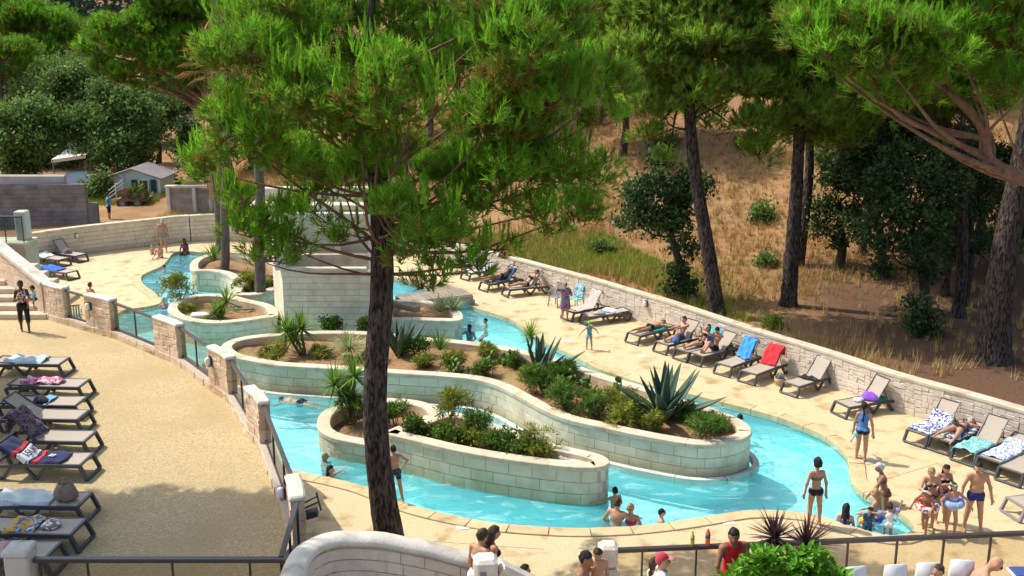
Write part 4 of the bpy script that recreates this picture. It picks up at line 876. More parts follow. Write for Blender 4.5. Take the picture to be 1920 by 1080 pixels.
tree('pine_tree', 'stout furrowed pine trunk rising at the right edge behind the wall', [base_at(1862, 688, y), ALONG(1868, 590, y), ALONG(1884, 470, y), ALONG(1903, 370, y), ALONG(1925, 250, y), ALONG(1940, 100, y), ALONG(1945, -40, y)], [.55, .46, .40, .34, .27, .2, .1],
     lob([(1900, -20, 80, 1), (1960, 30, 90, 0), (1880, 60, 60, 2), (1990, -60, 90, 1)], y, .7), T_MID, M_PINE2, M_BARK, 140, 23, brad=.1, sub=.6, attach=(.75, .97), n=18)
y = 28.5
rp = [ALONG(2010, 700, y), ALONG(2005, 500, y), ALONG(1985, 400, y), ALONG(1950, 350, y), ALONG(1880, 318, y), ALONG(1850, 292, y), ALONG(1842, 240, y), ALONG(1800, 190, y), ALONG(1765, 165, y)]
rp[0].z = hz(rp[0].x, y)
tree('umbrella_pine', 'umbrella pine leaning in from the right with thick reddish limbs', rp, [.5, .42, .38, .34, .27, .22, .17, .13, .08],
     lob([(1510, 70, 48, -.5), (1540, 35, 56, 0), (1550, 105, 46, -1), (1600, 70, 60, -1.2), (1575, 140, 44, -.6), (1640, 30, 66, 0), (1650, 120, 56, -1.4), (1690, 70, 62, -1.6), (1620, 170, 40, .4), (1700, 160, 50, -.8), (1740, 30, 66, .5), (1760, 110, 60, -1.2), (1810, 60, 66, -.6), (1860, 30, 70, 0), (1830, 140, 46, .8), (1900, 90, 60, -.6), (1915, 170, 44, -1.0), (1700, 210, 36, 0), (1780, -10, 70, 0), (1680, -20, 70, .6), (1590, -10, 60, .5), (1905, 10, 60, -1), (1870, 190, 36, 1.4), (1745, 185, 40, .6), (1660, 210, 30, .6)], y, .7), T_NEAR, M_PINE, M_BARKR, 190, 24, brad=.07, sub=.6, scl=1.3, attach=(.45, 1.0), n=14, cand=24, bstep=2)
# one long low limb of its own
# left: umbrella pine and stone pines behind the camp site
y = 62
tree('umbrella_pine', 'umbrella pine with spreading limbs behind the front pine at the upper left', [base_at(452, 430, y), ALONG(430, 330, y), ALONG(405, 230, y), ALONG(380, 160, y), ALONG(360, 90, y), ALONG(350, 30, y)], [.42, .36, .32, .26, .18, .08],
     lob([(185, 95, 40, 0), (215, 65, 44, -1), (250, 100, 44, -1), (285, 60, 50, 0), (245, 140, 34, 0), (300, 120, 46, -1), (330, 30, 56, 0), (350, 90, 50, -1), (370, 150, 36, 0), (200, 130, 30, 1), (310, -10, 56, 0), (380, 20, 50, 0), (330, 165, 26, 1), (270, 165, 22, .5)], y, .65), T_MID, M_PINE2, M_BARKR, 95, 31, brad=.1, sub=.6, scl=1.2, attach=(.35, 1), sag=-.06)
for k, (px, py, yy, L, lab) in enumerate([(60, 290, 96, [(20, 60, 40, 0), (60, 40, 44, 0), (100, 60, 40, 0), (130, 85, 30, 0), (40, 95, 34, -2), (90, 100, 34, -2), (-20, 70, 44, 0), (30, 20, 40, 1)], 'round topped stone pine at the upper left against the far hill'), (-10, 290, 84, [(10, 105, 36, 0), (40, 95, 30, 0), (-25, 95, 40, 0), (50, 125, 24, 0), (0, 140, 30, 0)], 'stone pine cut by the left edge above the oaks'), (140, 280, 110, [(120, 40, 26, 0), (150, 55, 24, 0), (100, 35, 26, 0), (160, 75, 18, 0)], 'far stone pine rising behind the oaks near the left')]):
    b = base_at(px, py, yy); tops = ALONG(px + 12, L[0][1], yy)
    tree('stone_pine', lab, [b, b.lerp(tops, .4) + Vector((.2, 0, 0)), b.lerp(tops, .75), tops], [.35, .28, .22, .1], lob(L, yy, .7), T_FARP, M_PINE2, M_BARKG, 44, 41 + k, brad=.13, sub=.6, attach=(.5, 1), twig=False)
def oak(label, px, py, yy, L, seed, m=M_OAK, far=True, group=None, name='oak_tree', rad=.22, dens=None, lean=0, tm=None):
    b = base_at(px, py, yy); c = ALONG(sum(l[0] for l in L) / len(L), sum(l[1] for l in L) / len(L), yy)
    return tree(name, label, [b, b.lerp(c, .35) + Vector((.12 + lean, 0, 0)), b.lerp(c, .7), c], [rad, rad * .8, rad * .6, rad * .3], lob(L, yy, .8), tm or (T_OAKF if far else T_OAK), m, M_BARKD, dens or (38 if far else 115), seed, 'oak', brad=.06, sub=.62, attach=(.3, 1), twig=False, group=group)
oak('leafy evergreen oak standing over the mobile home', 185, 335, 74, [(165, 230, 34, 0), (215, 215, 40, 0), (260, 220, 36, 0), (190, 180, 30, .5), (240, 185, 34, .5), (205, 265, 36, -1), (255, 265, 32, -1), (150, 260, 22, 0), (275, 250, 26, 0), (230, 300, 26, -1.5), (190, 300, 22, -1)], 51)
oak('evergreen oak in the shade at the left edge above the retaining wall', 45, 330, 73, [(20, 230, 40, 0), (60, 215, 36, 0), (100, 235, 34, 0), (30, 275, 36, -1), (75, 270, 34, -1), (10, 310, 30, -1), (55, 310, 26, -.5)], 52)
oak('paler oak rising behind the other oaks at the left', 120, 320, 82, [(110, 165, 34, 0), (145, 150, 34, 0), (90, 190, 30, 0), (135, 195, 34, -.5), (165, 180, 28, 0), (60, 175, 30, 1)], 53)
oak('oak crown glimpsed under the umbrella pine limbs', 300, 330, 84, [(270, 190, 30, 0), (305, 200, 28, 0), (290, 230, 26, 0), (320, 225, 20, 0), (275, 255, 20, 0)], 54)
for k, (px, py, yy, L, lab) in enumerate([(10, 320, 92, [(0, 190, 30, 0), (35, 180, 28, 0), (15, 150, 30, 0), (50, 150, 24, 0), (-20, 160, 30, 0)], 'bluish oak behind the trees at the left edge'), (175, 320, 98, [(165, 135, 24, 0), (200, 125, 24, 0), (185, 160, 26, 0), (220, 160, 22, 0), (240, 180, 20, 0)], 'high oak crown between the stone pines and the umbrella pine'), (265, 330, 104, [(255, 170, 22, 0), (290, 165, 22, 0), (315, 185, 20, 0), (275, 200, 22, 0), (330, 205, 18, 0)], 'distant oak behind the limbs of the umbrella pine'), (95, 330, 90, [(85, 150, 24, 0), (110, 135, 26, 0), (70, 130, 24, 0), (130, 120, 22, 0)], 'oak between the two left stone pines'), (225, 330, 80, [(215, 290, 26, 0), (260, 295, 24, 0), (240, 270, 26, 0), (150, 285, 20, 0)], 'low oak filling the shade behind the mobile home')]): oak(lab, px, py, yy, L, 500 + k)
for k, (px, py, yy, L, lab) in enumerate([(290, 330, 92, [(250, 215, 30, 0), (285, 235, 28, 0), (225, 235, 26, 0), (310, 215, 24, 0)], 'oak mass between the umbrella pine and the mobile home'), (130, 330, 94, [(120, 210, 34, 0), (150, 225, 32, 0), (95, 225, 30, 0), (175, 205, 30, 0), (140, 250, 28, 0)], 'shaded oak filling the gap above the awning'), (330, 310, 100, [(320, 130, 34, 0), (360, 170, 30, 0), (340, 205, 24, 0), (385, 120, 34, 0), (300, 140, 28, 0)], 'oak far behind the umbrella pine trunk'), (470, 330, 78, [(450, 230, 40, 0), (500, 250, 40, 0), (540, 230, 40, 0), (480, 190, 40, 0), (530, 290, 30, 0)], 'oak seen through the front pine crown'), (385, 345, 76, [(370, 320, 20, 0), (395, 310, 22, 0), (410, 330, 20, 0)], 'green thicket right of the mobile home'), (315, 350, 72.5, [(308, 345, 13, 0), (322, 335, 14, 0), (316, 358, 12, 0)], 'dark leafy bush at the right corner of the mobile home'), (60, 330, 82, [(30, 300, 28, 0), (80, 300, 28, 0), (130, 305, 20, 0), (55, 270, 28, 0)], 'low shaded oak behind the retaining wall'), (420, 330, 96, [(400, 60, 40, 0), (430, 100, 40, 0), (410, 150, 36, 0), (440, 190, 34, 0), (420, 20, 40, 0)], 'tall oak behind the tall fan palm')]): oak(lab, px, py, yy, L, 540 + k)
oak('low oak shrub in front of the mobile home corner', 190, 380, 67.3, [(180, 350, 17, 0), (195, 340, 16, 0), (188, 370, 16, 0), (172, 365, 10, 0)], 55, rad=.1)
oak('small lone dark tree on the dry slope at the upper left', 358, 340, 80, [(345, 255, 22, 0), (360, 240, 20, 0), (358, 275, 24, 0), (335, 275, 16, 0), (375, 285, 15, 0), (345, 295, 16, 0)], 56, M_OAKD, rad=.13)
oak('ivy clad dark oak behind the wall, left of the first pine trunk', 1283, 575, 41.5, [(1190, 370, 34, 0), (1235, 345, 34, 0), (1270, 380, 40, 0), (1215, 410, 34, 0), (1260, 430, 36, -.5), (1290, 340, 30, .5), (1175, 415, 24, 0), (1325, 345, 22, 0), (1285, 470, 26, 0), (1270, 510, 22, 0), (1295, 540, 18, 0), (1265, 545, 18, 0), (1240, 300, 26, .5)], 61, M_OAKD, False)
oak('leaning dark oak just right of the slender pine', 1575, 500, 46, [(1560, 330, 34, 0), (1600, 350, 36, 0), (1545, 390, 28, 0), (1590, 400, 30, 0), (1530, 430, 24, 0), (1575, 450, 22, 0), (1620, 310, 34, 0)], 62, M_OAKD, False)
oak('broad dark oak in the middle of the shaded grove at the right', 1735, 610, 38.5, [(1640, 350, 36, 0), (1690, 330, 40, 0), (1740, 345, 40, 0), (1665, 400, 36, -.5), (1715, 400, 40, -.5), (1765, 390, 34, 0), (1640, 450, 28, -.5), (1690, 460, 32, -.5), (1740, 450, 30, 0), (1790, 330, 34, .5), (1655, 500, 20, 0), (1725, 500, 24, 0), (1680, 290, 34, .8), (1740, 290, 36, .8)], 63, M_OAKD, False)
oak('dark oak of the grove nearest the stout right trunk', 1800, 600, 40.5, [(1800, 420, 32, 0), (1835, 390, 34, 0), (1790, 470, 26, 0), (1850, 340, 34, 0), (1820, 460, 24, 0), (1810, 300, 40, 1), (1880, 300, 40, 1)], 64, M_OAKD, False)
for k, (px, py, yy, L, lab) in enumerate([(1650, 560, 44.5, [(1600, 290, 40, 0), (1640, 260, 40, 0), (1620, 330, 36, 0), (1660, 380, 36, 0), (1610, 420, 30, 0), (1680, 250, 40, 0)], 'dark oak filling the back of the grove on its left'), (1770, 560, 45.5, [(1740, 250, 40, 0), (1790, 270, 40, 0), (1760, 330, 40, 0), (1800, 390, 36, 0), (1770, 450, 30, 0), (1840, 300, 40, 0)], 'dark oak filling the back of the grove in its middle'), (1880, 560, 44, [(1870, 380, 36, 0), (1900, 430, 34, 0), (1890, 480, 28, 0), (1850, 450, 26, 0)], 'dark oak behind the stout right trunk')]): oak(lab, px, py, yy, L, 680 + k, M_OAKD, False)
for k, (px, yy, r, lab) in enumerate([(1080, 58, 26, 'low scrub on the slope right of the front pine crown'), (1395, 60, 20, 'small scrub higher on the slope between the two right pines'), (1240, 62, 24, 'scrub on the slope left of the first right pine'), (1540, 56, 22, 'scrub at the left foot of the grove'), (1130, 50, 16, 'weedy bush at the far end of the green grass strip'), (1440, 47, 12, 'little weed bush on the red bare ground')]):
    p_ = ALONG(px, 400, yy); zz = hz(p_.x, yy); sc_ = r * yy / FPX
    b_ = Vector((p_.x, yy, zz)); tree('bush', lab, [b_, b_ + Vector((0, 0, sc_ * .7))], [.05, .02], [(b_ + Vector((dx_ * sc_, 0, sc_ * .6)), sc_ * .7, .8) for dx_ in (-.7, 0, .7)], T_OAK, M_OAK, M_BARKD, 70, 700 + k, 'oak', cat='bush', twig=False, brad=.02)
oak('low dark bush under the oaks of the right grove', 1725, 640, 36.3, [(1720, 605, 20, 0), (1740, 590, 22, 0), (1715, 575, 18, 0), (1745, 625, 16, 0), (1728, 630, 15, 0)], 65, M_OAKD, False, rad=.05, name='bush')
oak('round grey green bush on the dry slope between the pines', 1428, 425, 52, [(1415, 400, 17, 0), (1438, 398, 18, 0), (1428, 418, 18, 0), (1445, 415, 12, 0)], 66, M_OAK, False, rad=.06, name='bush')
oak('fresh green creeper at the wall foot by the slender pine', 1462, 625, 37.2, [(1458, 600, 8, 0), (1466, 615, 9, 0), (1450, 610, 9, 0), (1470, 630, 9, 0), (1440, 605, 12, .5)], 67, M_PINE3, False, rad=.03, name='bush', tm=T_OAKN)
# bare trunks of the grove
for k, (px, py, yy, tx, ty, r, lab) in enumerate([(1795, 612, 38.8, 1806, 200, .2, 'straight dark trunk in the grove, left of the stout one'), (1768, 585, 42, 1780, 200, .16, 'thin dark trunk between the grove oaks'), (1835, 480, 47, 1822, 180, .18, 'trunk further up the slope behind the grove'), (1612, 520, 47, 1640, 250, .15, 'leaning trunk at the left of the grove'), (1166, 330, 62, 1176, 160, .2, 'distant pale trunk right of the big front crown')]):
    b = base_at(px, py, yy); tp_ = ALONG(tx, ty, yy)
    tree('pine_tree', lab, [b, b.lerp(tp_, .35) + Vector((.1, 0, 0)), b.lerp(tp_, .7), tp_], [r * 1.2, r, r * .8, r * .4], lob([(tx, ty, 56, 0), (tx + 60, ty - 30, 60, .5), (tx - 50, ty - 40, 60, .5), (tx, ty - 80, 64, 0), (tx + 40, ty - 100, 60, -1.5), (tx - 60, ty + 10, 44, 1.5)], yy, .7), T_MID, M_PINE2, M_BARK, 90, 71 + k, brad=.07, sub=.6, attach=(.7, 1), twig=False)
for k, (x_, y_, h_, lab) in enumerate([(17.5, 43.5, 11.5, 'tall pine closing the grove behind the stout right trunk'), (21.5, 38.5, 12.5, 'pine of the right grove cut by the picture edge'), (12.8, 46.5, 10.5, 'pine shading the grove beyond the leaning oak'), (24.0, 33.0, 13.0, 'pine beyond the right edge shading the ground behind the wall')]):
    b = Vector((x_, y_, hz(x_, y_))); rs2 = random.Random(900 + k); L = [(b + Vector((rs2.uniform(-3.2, 3.2), rs2.uniform(-2.5, 2.5), h_ * rs2.uniform(.72, 1.05))), rs2.uniform(1.1, 1.7), .65) for _ in range(13)]
    tree('pine_tree', lab, [b, b + Vector((.2, 0, h_ * .4)), b + Vector((-.1, 0, h_ * .8)), b + Vector((0, 0, h_))], [.26, .21, .15, .06], L, T_MID, M_PINE2, M_BARK, 60, 900 + k, brad=.06, sub=.6, attach=(.6, 1), twig=False, scl=1.2)
# further trees on the slope that close the top of the view
rs_ = random.Random(5)
for k in range(44):
    px = (420 + k * 60 if k < 26 else (1460 + (k - 26) * 60 if k < 34 else 560 + (k - 34) * 62)) + rs_.uniform(-20, 20); yy = rs_.uniform(78, 98) if k < 26 else (rs_.uniform(58, 70) if k < 34 else rs_.uniform(66, 76)); p = ALONG(px, 200, yy); zb_ = hz(p.x, yy); pb = Vector((p.x, yy, zb_)); hgt = rs_.uniform(6, 9)
    L = [(pb + Vector((rs_.uniform(-2, 2), rs_.uniform(-1.5, 1.5), hgt * rs_.uniform(.55, 1.0))), rs_.uniform(1.2, 1.9), .75) for _ in range(8)]
    pine = rs_.random() < .7
    bgl = '%s tree on the slope %s' % ('needle leaved' if pine else 'dark broad leaved', 'high behind the front pine crown' if px < 1150 and k < 26 else ('high behind the pines right of the centre' if px < 1560 and k < 26 else ('high behind the right grove' if k < 26 else ('just behind the right grove' if k < 34 else 'just behind the front pine crown'))))
    tree('slope_tree', bgl, [pb, pb + Vector((.2, 0, hgt * .5)), pb + Vector((0, 0, hgt * .85))], [.25, .2, .08], L, T_FARP if pine else T_OAKF, M_PINE3 if pine else M_OAKD, M_BARKG, 26 if pine else 22, 200 + k, 'pine' if pine else 'oak', group='trees closing the slope', twig=False, brad=.07)
# big pine out of frame at the left: its crown shades the front of the terrace
b = Vector((-19, 21.5, TZ)); L = [(Vector((-14.2 + a, 20.6 + c, 12.6 + d)), r, .7) for a, c, d, r in [(0, 0, 0, 2.2), (1.6, -.8, .3, 1.6), (-1.8, -1.2, .2, 2.0), (.4, -2.6, 0, 2.0), (-2.4, -3, .3, 2.2), (2.4, -1.6, -.1, 1.2), (-.6, -4.6, .2, 2.0), (1.6, -3.6, 0, 1.6), (3.2, -2.6, .2, .9), (2.8, -4.4, .2, 1.3), (-3, -6, 0, 2.0), (0, -6.4, .2, 1.8)]]
tree('shade_pine', 'pine beyond the left edge that shades the front of the terrace', [b, b + Vector((1.2, -.4, 4)), b + Vector((3, -1.2, 8)), b + Vector((4.6, -1.8, 10.2))], [.4, .34, .26, .15], L, T_MID, M_PINE2, M_BARK, 120, 91, brad=.12, sub=.62, twig=False, scl=1.5)

# palms with hanging dead skirts
def palm(label, px, py, zb, y, top_px, r, skirt=None, seed=1, crown=True):
    b = ALONG(px, py, y); b.z = zb; t = thing('palm_tree', label, 'palm', tuple(b), group='palms on the planters'); top = ALONG(*top_px, y)
    pts = [b + Vector((0, 0, -.3))] + [b.lerp(top, q / 16) + Vector((.03 * math.sin(q), 0, 0)) for q in range(17)]
    mb = MB(); mb.tube(pts, [r * 1.25] + [r * (1.12 - .25 * q / 16) * (1 + .05 * (q % 2)) for q in range(17)], 14); mb.build('trunk', M_BARKG, t, True)
    rng = random.Random(seed); M_DRY = mat('dry_frond', (.30, .185, .085), (.42, .27, .13), 3, .9, irand=.25)
    for si, (c, ln, wd, cnt) in enumerate(skirt or []):
        c = ALONG(*c, y); m_ = MB()
        for _ in range(cnt):
            a = rng.uniform(0, 6.28); rr = rng.uniform(r * .8, wd); l = ln * rng.uniform(.6, 1.1); p = c + Vector((math.cos(a) * r, math.sin(a) * r, rng.uniform(-.4, .3))); q = c + Vector((math.cos(a) * rr, math.sin(a) * rr, -l * .35)); e = c + Vector((math.cos(a) * rr * .9, math.sin(a) * rr * .9, -l)); w_ = Vector((-math.sin(a), math.cos(a), 0)) * rng.uniform(.03, .07)
            m_.add([p - w_ * .3, p + w_ * .3, q + w_, q - w_, e + w_ * .3, e - w_ * .3], [(0, 1, 2, 3), (3, 2, 4, 5)])
        tag(m_.build('skirt', M_DRY, t), kind='stuff')
    if crown:
        m_ = MB()
        for k in range(34):
            a = rng.uniform(0, 6.28); el = rng.uniform(-.3, 1.2); d = Vector((math.cos(a) * math.cos(el), math.sin(a) * math.cos(el), math.sin(el))); hub = top + d * 1.3; m_.tube([top, top + d * .7, hub], [.03, .025, .02], 4)
            s = d.cross(Vector((0, 0, 1))).normalized(); u = s.cross(d)
            for j in range(15):
                f = (j - 7) / 7 * 1.9; dd = d * math.cos(f) + s * math.sin(f); e = hub + dd * .95 - Vector((0, 0, .25)); w_ = (u * .5 + s * .5).normalized() * .035; mid = hub + dd * .5; m_.add([hub, mid + w_, e, mid - w_], [(0, 1, 2, 3)])
        tag(m_.build('crown', leafmat('palm_leaf', (.05, .10, .02), (.12, .2, .05)) if 'palm_leaf' not in MATS else MATS['palm_leaf'], t), kind='stuff')
    return t
palm('tall fan palm with brown dead skirts behind the front pine', 412, 478, .5, 49.5, (403, -30), .2, [((404, 250), 3.0, .75, 170), ((408, 20), 2.2, .9, 150)], 3)
palm('smooth palm trunk in front of the skirted one', 421, 503, .6, 47, (424, 130), .18, [((424, 150), 1.6, .6, 60)], 4)
palm('ringed palm trunk beside the block tower', 488, 578, .5, 42.2, (486, 180), .2, None, 5)

# dry grass, green strip and far woods
def grass(name, label, P, seed, m, h, n_bl, w, kind='stuff', lean=.5):
    rng = np.random.default_rng(seed); V = []; Fs = []
    tm = []
    for s in range(3):
        r = np.random.default_rng(seed + s); v = []; f = []
        for i in range(n_bl):
            a = r.uniform(0, 6.28); o = r.normal(size=3) * .12; o[2] = 0; d = np.array([math.cos(a) * lean * r.uniform(.2, 1), math.sin(a) * lean * r.uniform(.2, 1), 1.0]) * r.uniform(.5, 1.1); s_ = np.array([-math.sin(a), math.cos(a), 0]) * w; v += [o - s_, o + s_, o + d]; f.append((3 * i, 3 * i + 1, 3 * i + 2))
        tm.append((np.array(v), np.array(f)))
    k = rng.integers(0, 3, len(P)); VV = []; FF = []; TT = []; off = 0
    for i in range(3):
        q = k == i; A = np.tile([0, 0, 1.0], (q.sum(), 1)) + rng.normal(size=(q.sum(), 3)) * .1; v, f = scatter(tm[i], P[q], A, h * rng.uniform(.45, 1.25, q.sum()), rng); VV.append(v); FF.append(f + off); off += len(v); TT.append(np.repeat(rng.random(q.sum()), len(tm[i][0])))
    return tag(obj(name, mesh_np(name, np.vstack(VV), np.vstack(FF), m, attrs={'tint': np.concatenate(TT)})), label, 'grass', kind='stuff')
def ramp_mat(name, cols, rough=.9):
    m = bpy.data.materials.new(name); m.use_nodes = True; nt = m.node_tree; b = nt.nodes['Principled BSDF']; b.inputs['Roughness'].default_value = rough; b.inputs['Specular IOR Level'].default_value = .2
    at = nd(nt, 'ShaderNodeAttribute', attribute_name='tint'); cr = nd(nt, 'ShaderNodeValToRGB'); e = cr.color_ramp.elements; e[0].color = (*cols[0], 1); e[1].color = (*cols[-1], 1)
    for i, c in enumerate(cols[1:-1]): e.new((i + 1) / (len(cols) - 1)).color = (*c, 1)
    nt.links.new(at.outputs['Fac'], cr.inputs[0]); nt.links.new(cr.outputs[0], b.inputs['Base Color']); MATS[name] = m; return m
rng = np.random.default_rng(9)
gx = rng.uniform(-20, 38, 60000); gy = rng.uniform(30, 92, 60000); gzv = hill(gx, gy); ok = ~inside_np(gx, gy, COMPLEX) & (gx > -gy * .34) & (gx < gy * .52)
nzv = np.sin(gx * .35 + gy * .2) + np.sin(gy * .5 - gx * .23) + np.sin(gx * .9) * .4; ok &= (nzv > -1.1 + rng.normal(size=len(gx)) * .5)
shade = (gx > 12.5) & (gy < 44); ok &= ~(shade & (rng.random(len(gx)) < .85))
gp = np.stack([gx, gy, gzv], 1)[ok]
grass('dry_grass', 'straw coloured dry grass covering the slope behind the wall', gp, 5, ramp_mat('straw', [(.34, .20, .07), (.52, .35, .13), (.46, .27, .10), (.58, .42, .19), (.36, .34, .10)]), .46, 11, .022)
qx = rng.uniform(-6, 10, 22000); qy = rng.uniform(38, 54, 22000); okq = ~inside_np(qx, qy, COMPLEX) & (np.abs((qx * .8 + qy * .6) - 32.4 + .7 * np.sin(qx)) < 2.4) & (qx < 8 + rng.normal(size=22000)) & (qx > -2)
grass('green_grass', 'strip of fresh green grass just behind the stone wall', np.stack([qx, qy, hill(qx, qy)], 1)[okq], 6, ramp_mat('fresh_grass', [(.22, .30, .03), (.32, .38, .05), (.42, .38, .09)]), .34, 12, .022)
cx_ = rng.uniform(-31, -22, 5000); cy_ = rng.uniform(61, 70, 5000); okc = (np.abs(cx_ + 26.5) < 4.5) & (cy_ > 64.6) & (cy_ < 69)
grass('lawn_patch', 'bright green grass around the mobile home', np.stack([cx_, cy_, hill(cx_, cy_)], 1)[okc], 7, MATS['fresh_grass'], .3, 10, .03)
# far wooded hill (one mass)
fx = rng.uniform(-420, -60, 5200); fy = rng.uniform(150, 700, 5200); fz = hill(fx, fy); okf = (fx < -fy * .32) & (fx > -fy * .52)
fx, fy, fz = fx[okf], fy[okf], fz[okf]
tm = [leaf_cluster(60, .34, 1.2, s) for s in range(4)]; k = rng.integers(0, 4, len(fx)); VV = []; FF = []; TT = []; off = 0
for i in range(4):
    q = k == i; v, f = scatter(tm[i], np.stack([fx, fy, fz + 3], 1)[q], unit(rng, q.sum()), 2.4 + fy[q] * .006 + rng.uniform(0, 1.5, q.sum()), rng); VV.append(v); FF.append(f + off); off += len(v); TT.append(np.repeat(rng.random(q.sum()), len(tm[i][0])))
tag(obj('far_wood', mesh_np('far_wood', np.vstack(VV), np.vstack(FF), M_FAR, attrs={'tint': np.concatenate(TT)})), 'far wooded hillside at the upper left', 'wood', kind='stuff')
# ---------------------------------------------------------------- plants
M_YUC = leafmat('yucca_leaf', (.075, .15, .02), (.26, .44, .06), (.10, .13, .03), .3)
M_FLAX = leafmat('variegated_leaf', (.14, .20, .07), (.50, .55, .26), (.22, .2, .08), .3)
M_CORD = leafmat('maroon_leaf', (.045, .020, .024), (.16, .085, .085), (.10, .06, .045), .25)
M_SHRUB = leafmat('shrub_leaf', (.05, .115, .018), (.17, .29, .04), (.16, .13, .04), .3)
M_YSHR = leafmat('yellow_shrub_leaf', (.12, .17, .02), (.36, .38, .05), (.2, .15, .04), .3)
M_HEDGE = leafmat('glossy_hedge_leaf', (.05, .16, .012), (.20, .46, .04), (.05, .12, .01), .3, .3)
M_STEM = mat('plant_stem', (.17, .12, .07), (.25, .18, .11), 6, .9)
def blades(name, parent, c, n, L, w, el, droop, m, seed, seg=4, lo=.2, curl=0.0):
    rng = random.Random(seed); V = []; F = []; T = []
    c = Vector(c)
    for i in range(n):
        a = rng.uniform(0, 6.283); e = rng.uniform(*el); l = L * rng.uniform(.7, 1.1); d = Vector((math.cos(a) * math.cos(e), math.sin(a) * math.cos(e), math.sin(e))); s = Vector((-math.sin(a), math.cos(a), 0)); p = c + d * .03; k = len(V); tint = min(1, max(.05, lo + rng.random() * .5 + .25 * math.sin(e)))
        for j in range(seg + 1):
            t = j / seg; q = c + d * l * t + Vector((0, 0, -droop * l * t * t)) ; ww = w * (.55 + .9 * t if t < .35 else (1 - t) / .65 * .87 + .02)
            V += [q - s * ww / 2, q + s * ww / 2]; T += [tint, tint]
        for j in range(seg): F.append((k + 2 * j, k + 2 * j + 1, k + 2 * j + 3, k + 2 * j + 2))
    return tag(obj(name, mesh_np(name, V, F, m, attrs={'tint': T}), parent), kind='stuff')
def yucca(label, heads, base, m=M_YUC, n=60, L=.55, w=.045, seed=1, el=(-.5, 1.45), droop=.12, name='yucca', stem=True, lo=.2, group=None):
    b = Vector(base); t = thing(name, label, 'plant', tuple(b), group=group)
    for i, h in enumerate(heads):
        h = Vector(h)
        if stem: part('stem', M_STEM, t, lambda mm: mm.tube(curve_pts(b + Vector((.08 * i, 0, -.1)), h, .02, 4), [.06, .055, .05, .05, .05], 7), True)
        blades('leaves', t, h, n, L, w, el, droop, m, seed + i, lo=lo)
    return t
AG_LEAF = {}
def agave_leaf_mesh(L, w, bend, key):
    if key in AG_LEAF: return AG_LEAF[key]
    V = []; F = []; ns = 9
    for j in range(ns):
        t = j / (ns - 1); ww = w * (.62 + .75 * t if t < .45 else .96 * ((1 - t) / .55) ** .75) * .5 + .002; th = .07 * (1 - t) ** .8 + .004; x = L * t; z = bend * L * t * t
        V += [(x, -ww, z + ww * .45), (x, -ww * .5, z + ww * .1), (x, 0, z), (x, ww * .5, z + ww * .1), (x, ww, z + ww * .45), (x, ww * .5, z - th * .6), (x, 0, z - th), (x, -ww * .5, z - th * .6)]
    for j in range(ns - 1):
        for k in range(8): F.append((j * 8 + k, j * 8 + (k + 1) % 8, j * 8 + 8 + (k + 1) % 8, j * 8 + 8 + k))
    F.append(tuple(range(7, -1, -1)))
    M_AG = mat('agave_leaf', (.045, .085, .055), (.075, .13, .075), 2.2, .55, .15, 12, c3=(.13, .17, .06), s3=3, t3=(.62, .8), spec=.3, orand=.2)
    me = mesh_np('agave_leaf', V, F, M_AG, True); AG_LEAF[key] = me; return me
def agave(label, base, L, n, seed, low=.45):
    rng = random.Random(seed); b = Vector(base); t = thing('agave', label, 'agave', tuple(b))
    for i in range(n):
        f = i / (n - 1); a = i * 2.399 + rng.uniform(-.2, .2); el = low + (1.42 - low) * f ** .8 + rng.uniform(-.1, .1); key = (round(L, 2), i % 3)
        o = link(bpy.data.objects.new('leaf', agave_leaf_mesh(L, L * .19, (.10, -.06, .02)[i % 3], key))); o.parent = t; s = rng.uniform(.75, 1.08) * (1 - .18 * f)
        d = Vector((math.cos(a), math.sin(a), 0)); o.location = d * .09 * (1 - f) + Vector((0, 0, .02 + .06 * f)); o.rotation_euler = (rng.uniform(-.2, .2), -el, a); o.scale = (s, s, s)
    return t
def shrub(label, c, r, m, seed, dens=420, sub=.55, name='shrub', tm=None, flat=.8, n=5, stems=True, cat='shrub', group=None):
    rng = random.Random(seed); b = Vector(c); t = thing(name, label, cat, tuple(b), group=group)
    L = [(b + Vector((rng.uniform(-.6, .6) * r, rng.uniform(-.6, .6) * r, r * rng.uniform(.45, 1.1) * flat)), r * rng.uniform(.38, .6), flat) for _ in range(n)]
    crown_mesh('foliage', L, tm or T_SHR, m, t, dens, seed, 'oak', sub, 1.0, .3)
    if stems:
        mb = MB()
        for c_, _, _ in L: mb.tube(curve_pts(b, c_, .02, 3, rng), [.02, .016, .012, .006], 5, False)
        mb.build('stems', M_STEM, t)
    return t
T_SHR = [leaf_cluster(9, .085, .13, s) for s in range(4)]
T_LONG = []
for s in range(3):
    r = np.random.default_rng(s); V = []; Fq = []
    for i in range(10):
        a = r.uniform(0, 6.28); e = r.uniform(-.1, 1.2); d = np.array([math.cos(a) * math.cos(e), math.sin(a) * math.cos(e), math.sin(e)]); s2 = np.array([-math.sin(a), math.cos(a), 0]) * .011; l = r.uniform(.1, .18); o = np.array([0, 0, i * .012]); k = len(V); V += [o, o + d * l * .5 + s2, o + d * l, o + d * l * .5 - s2]; Fq += [(k, k + 1, k + 2), (k, k + 2, k + 3)]
    T_LONG.append((np.array(V), np.array(Fq)))
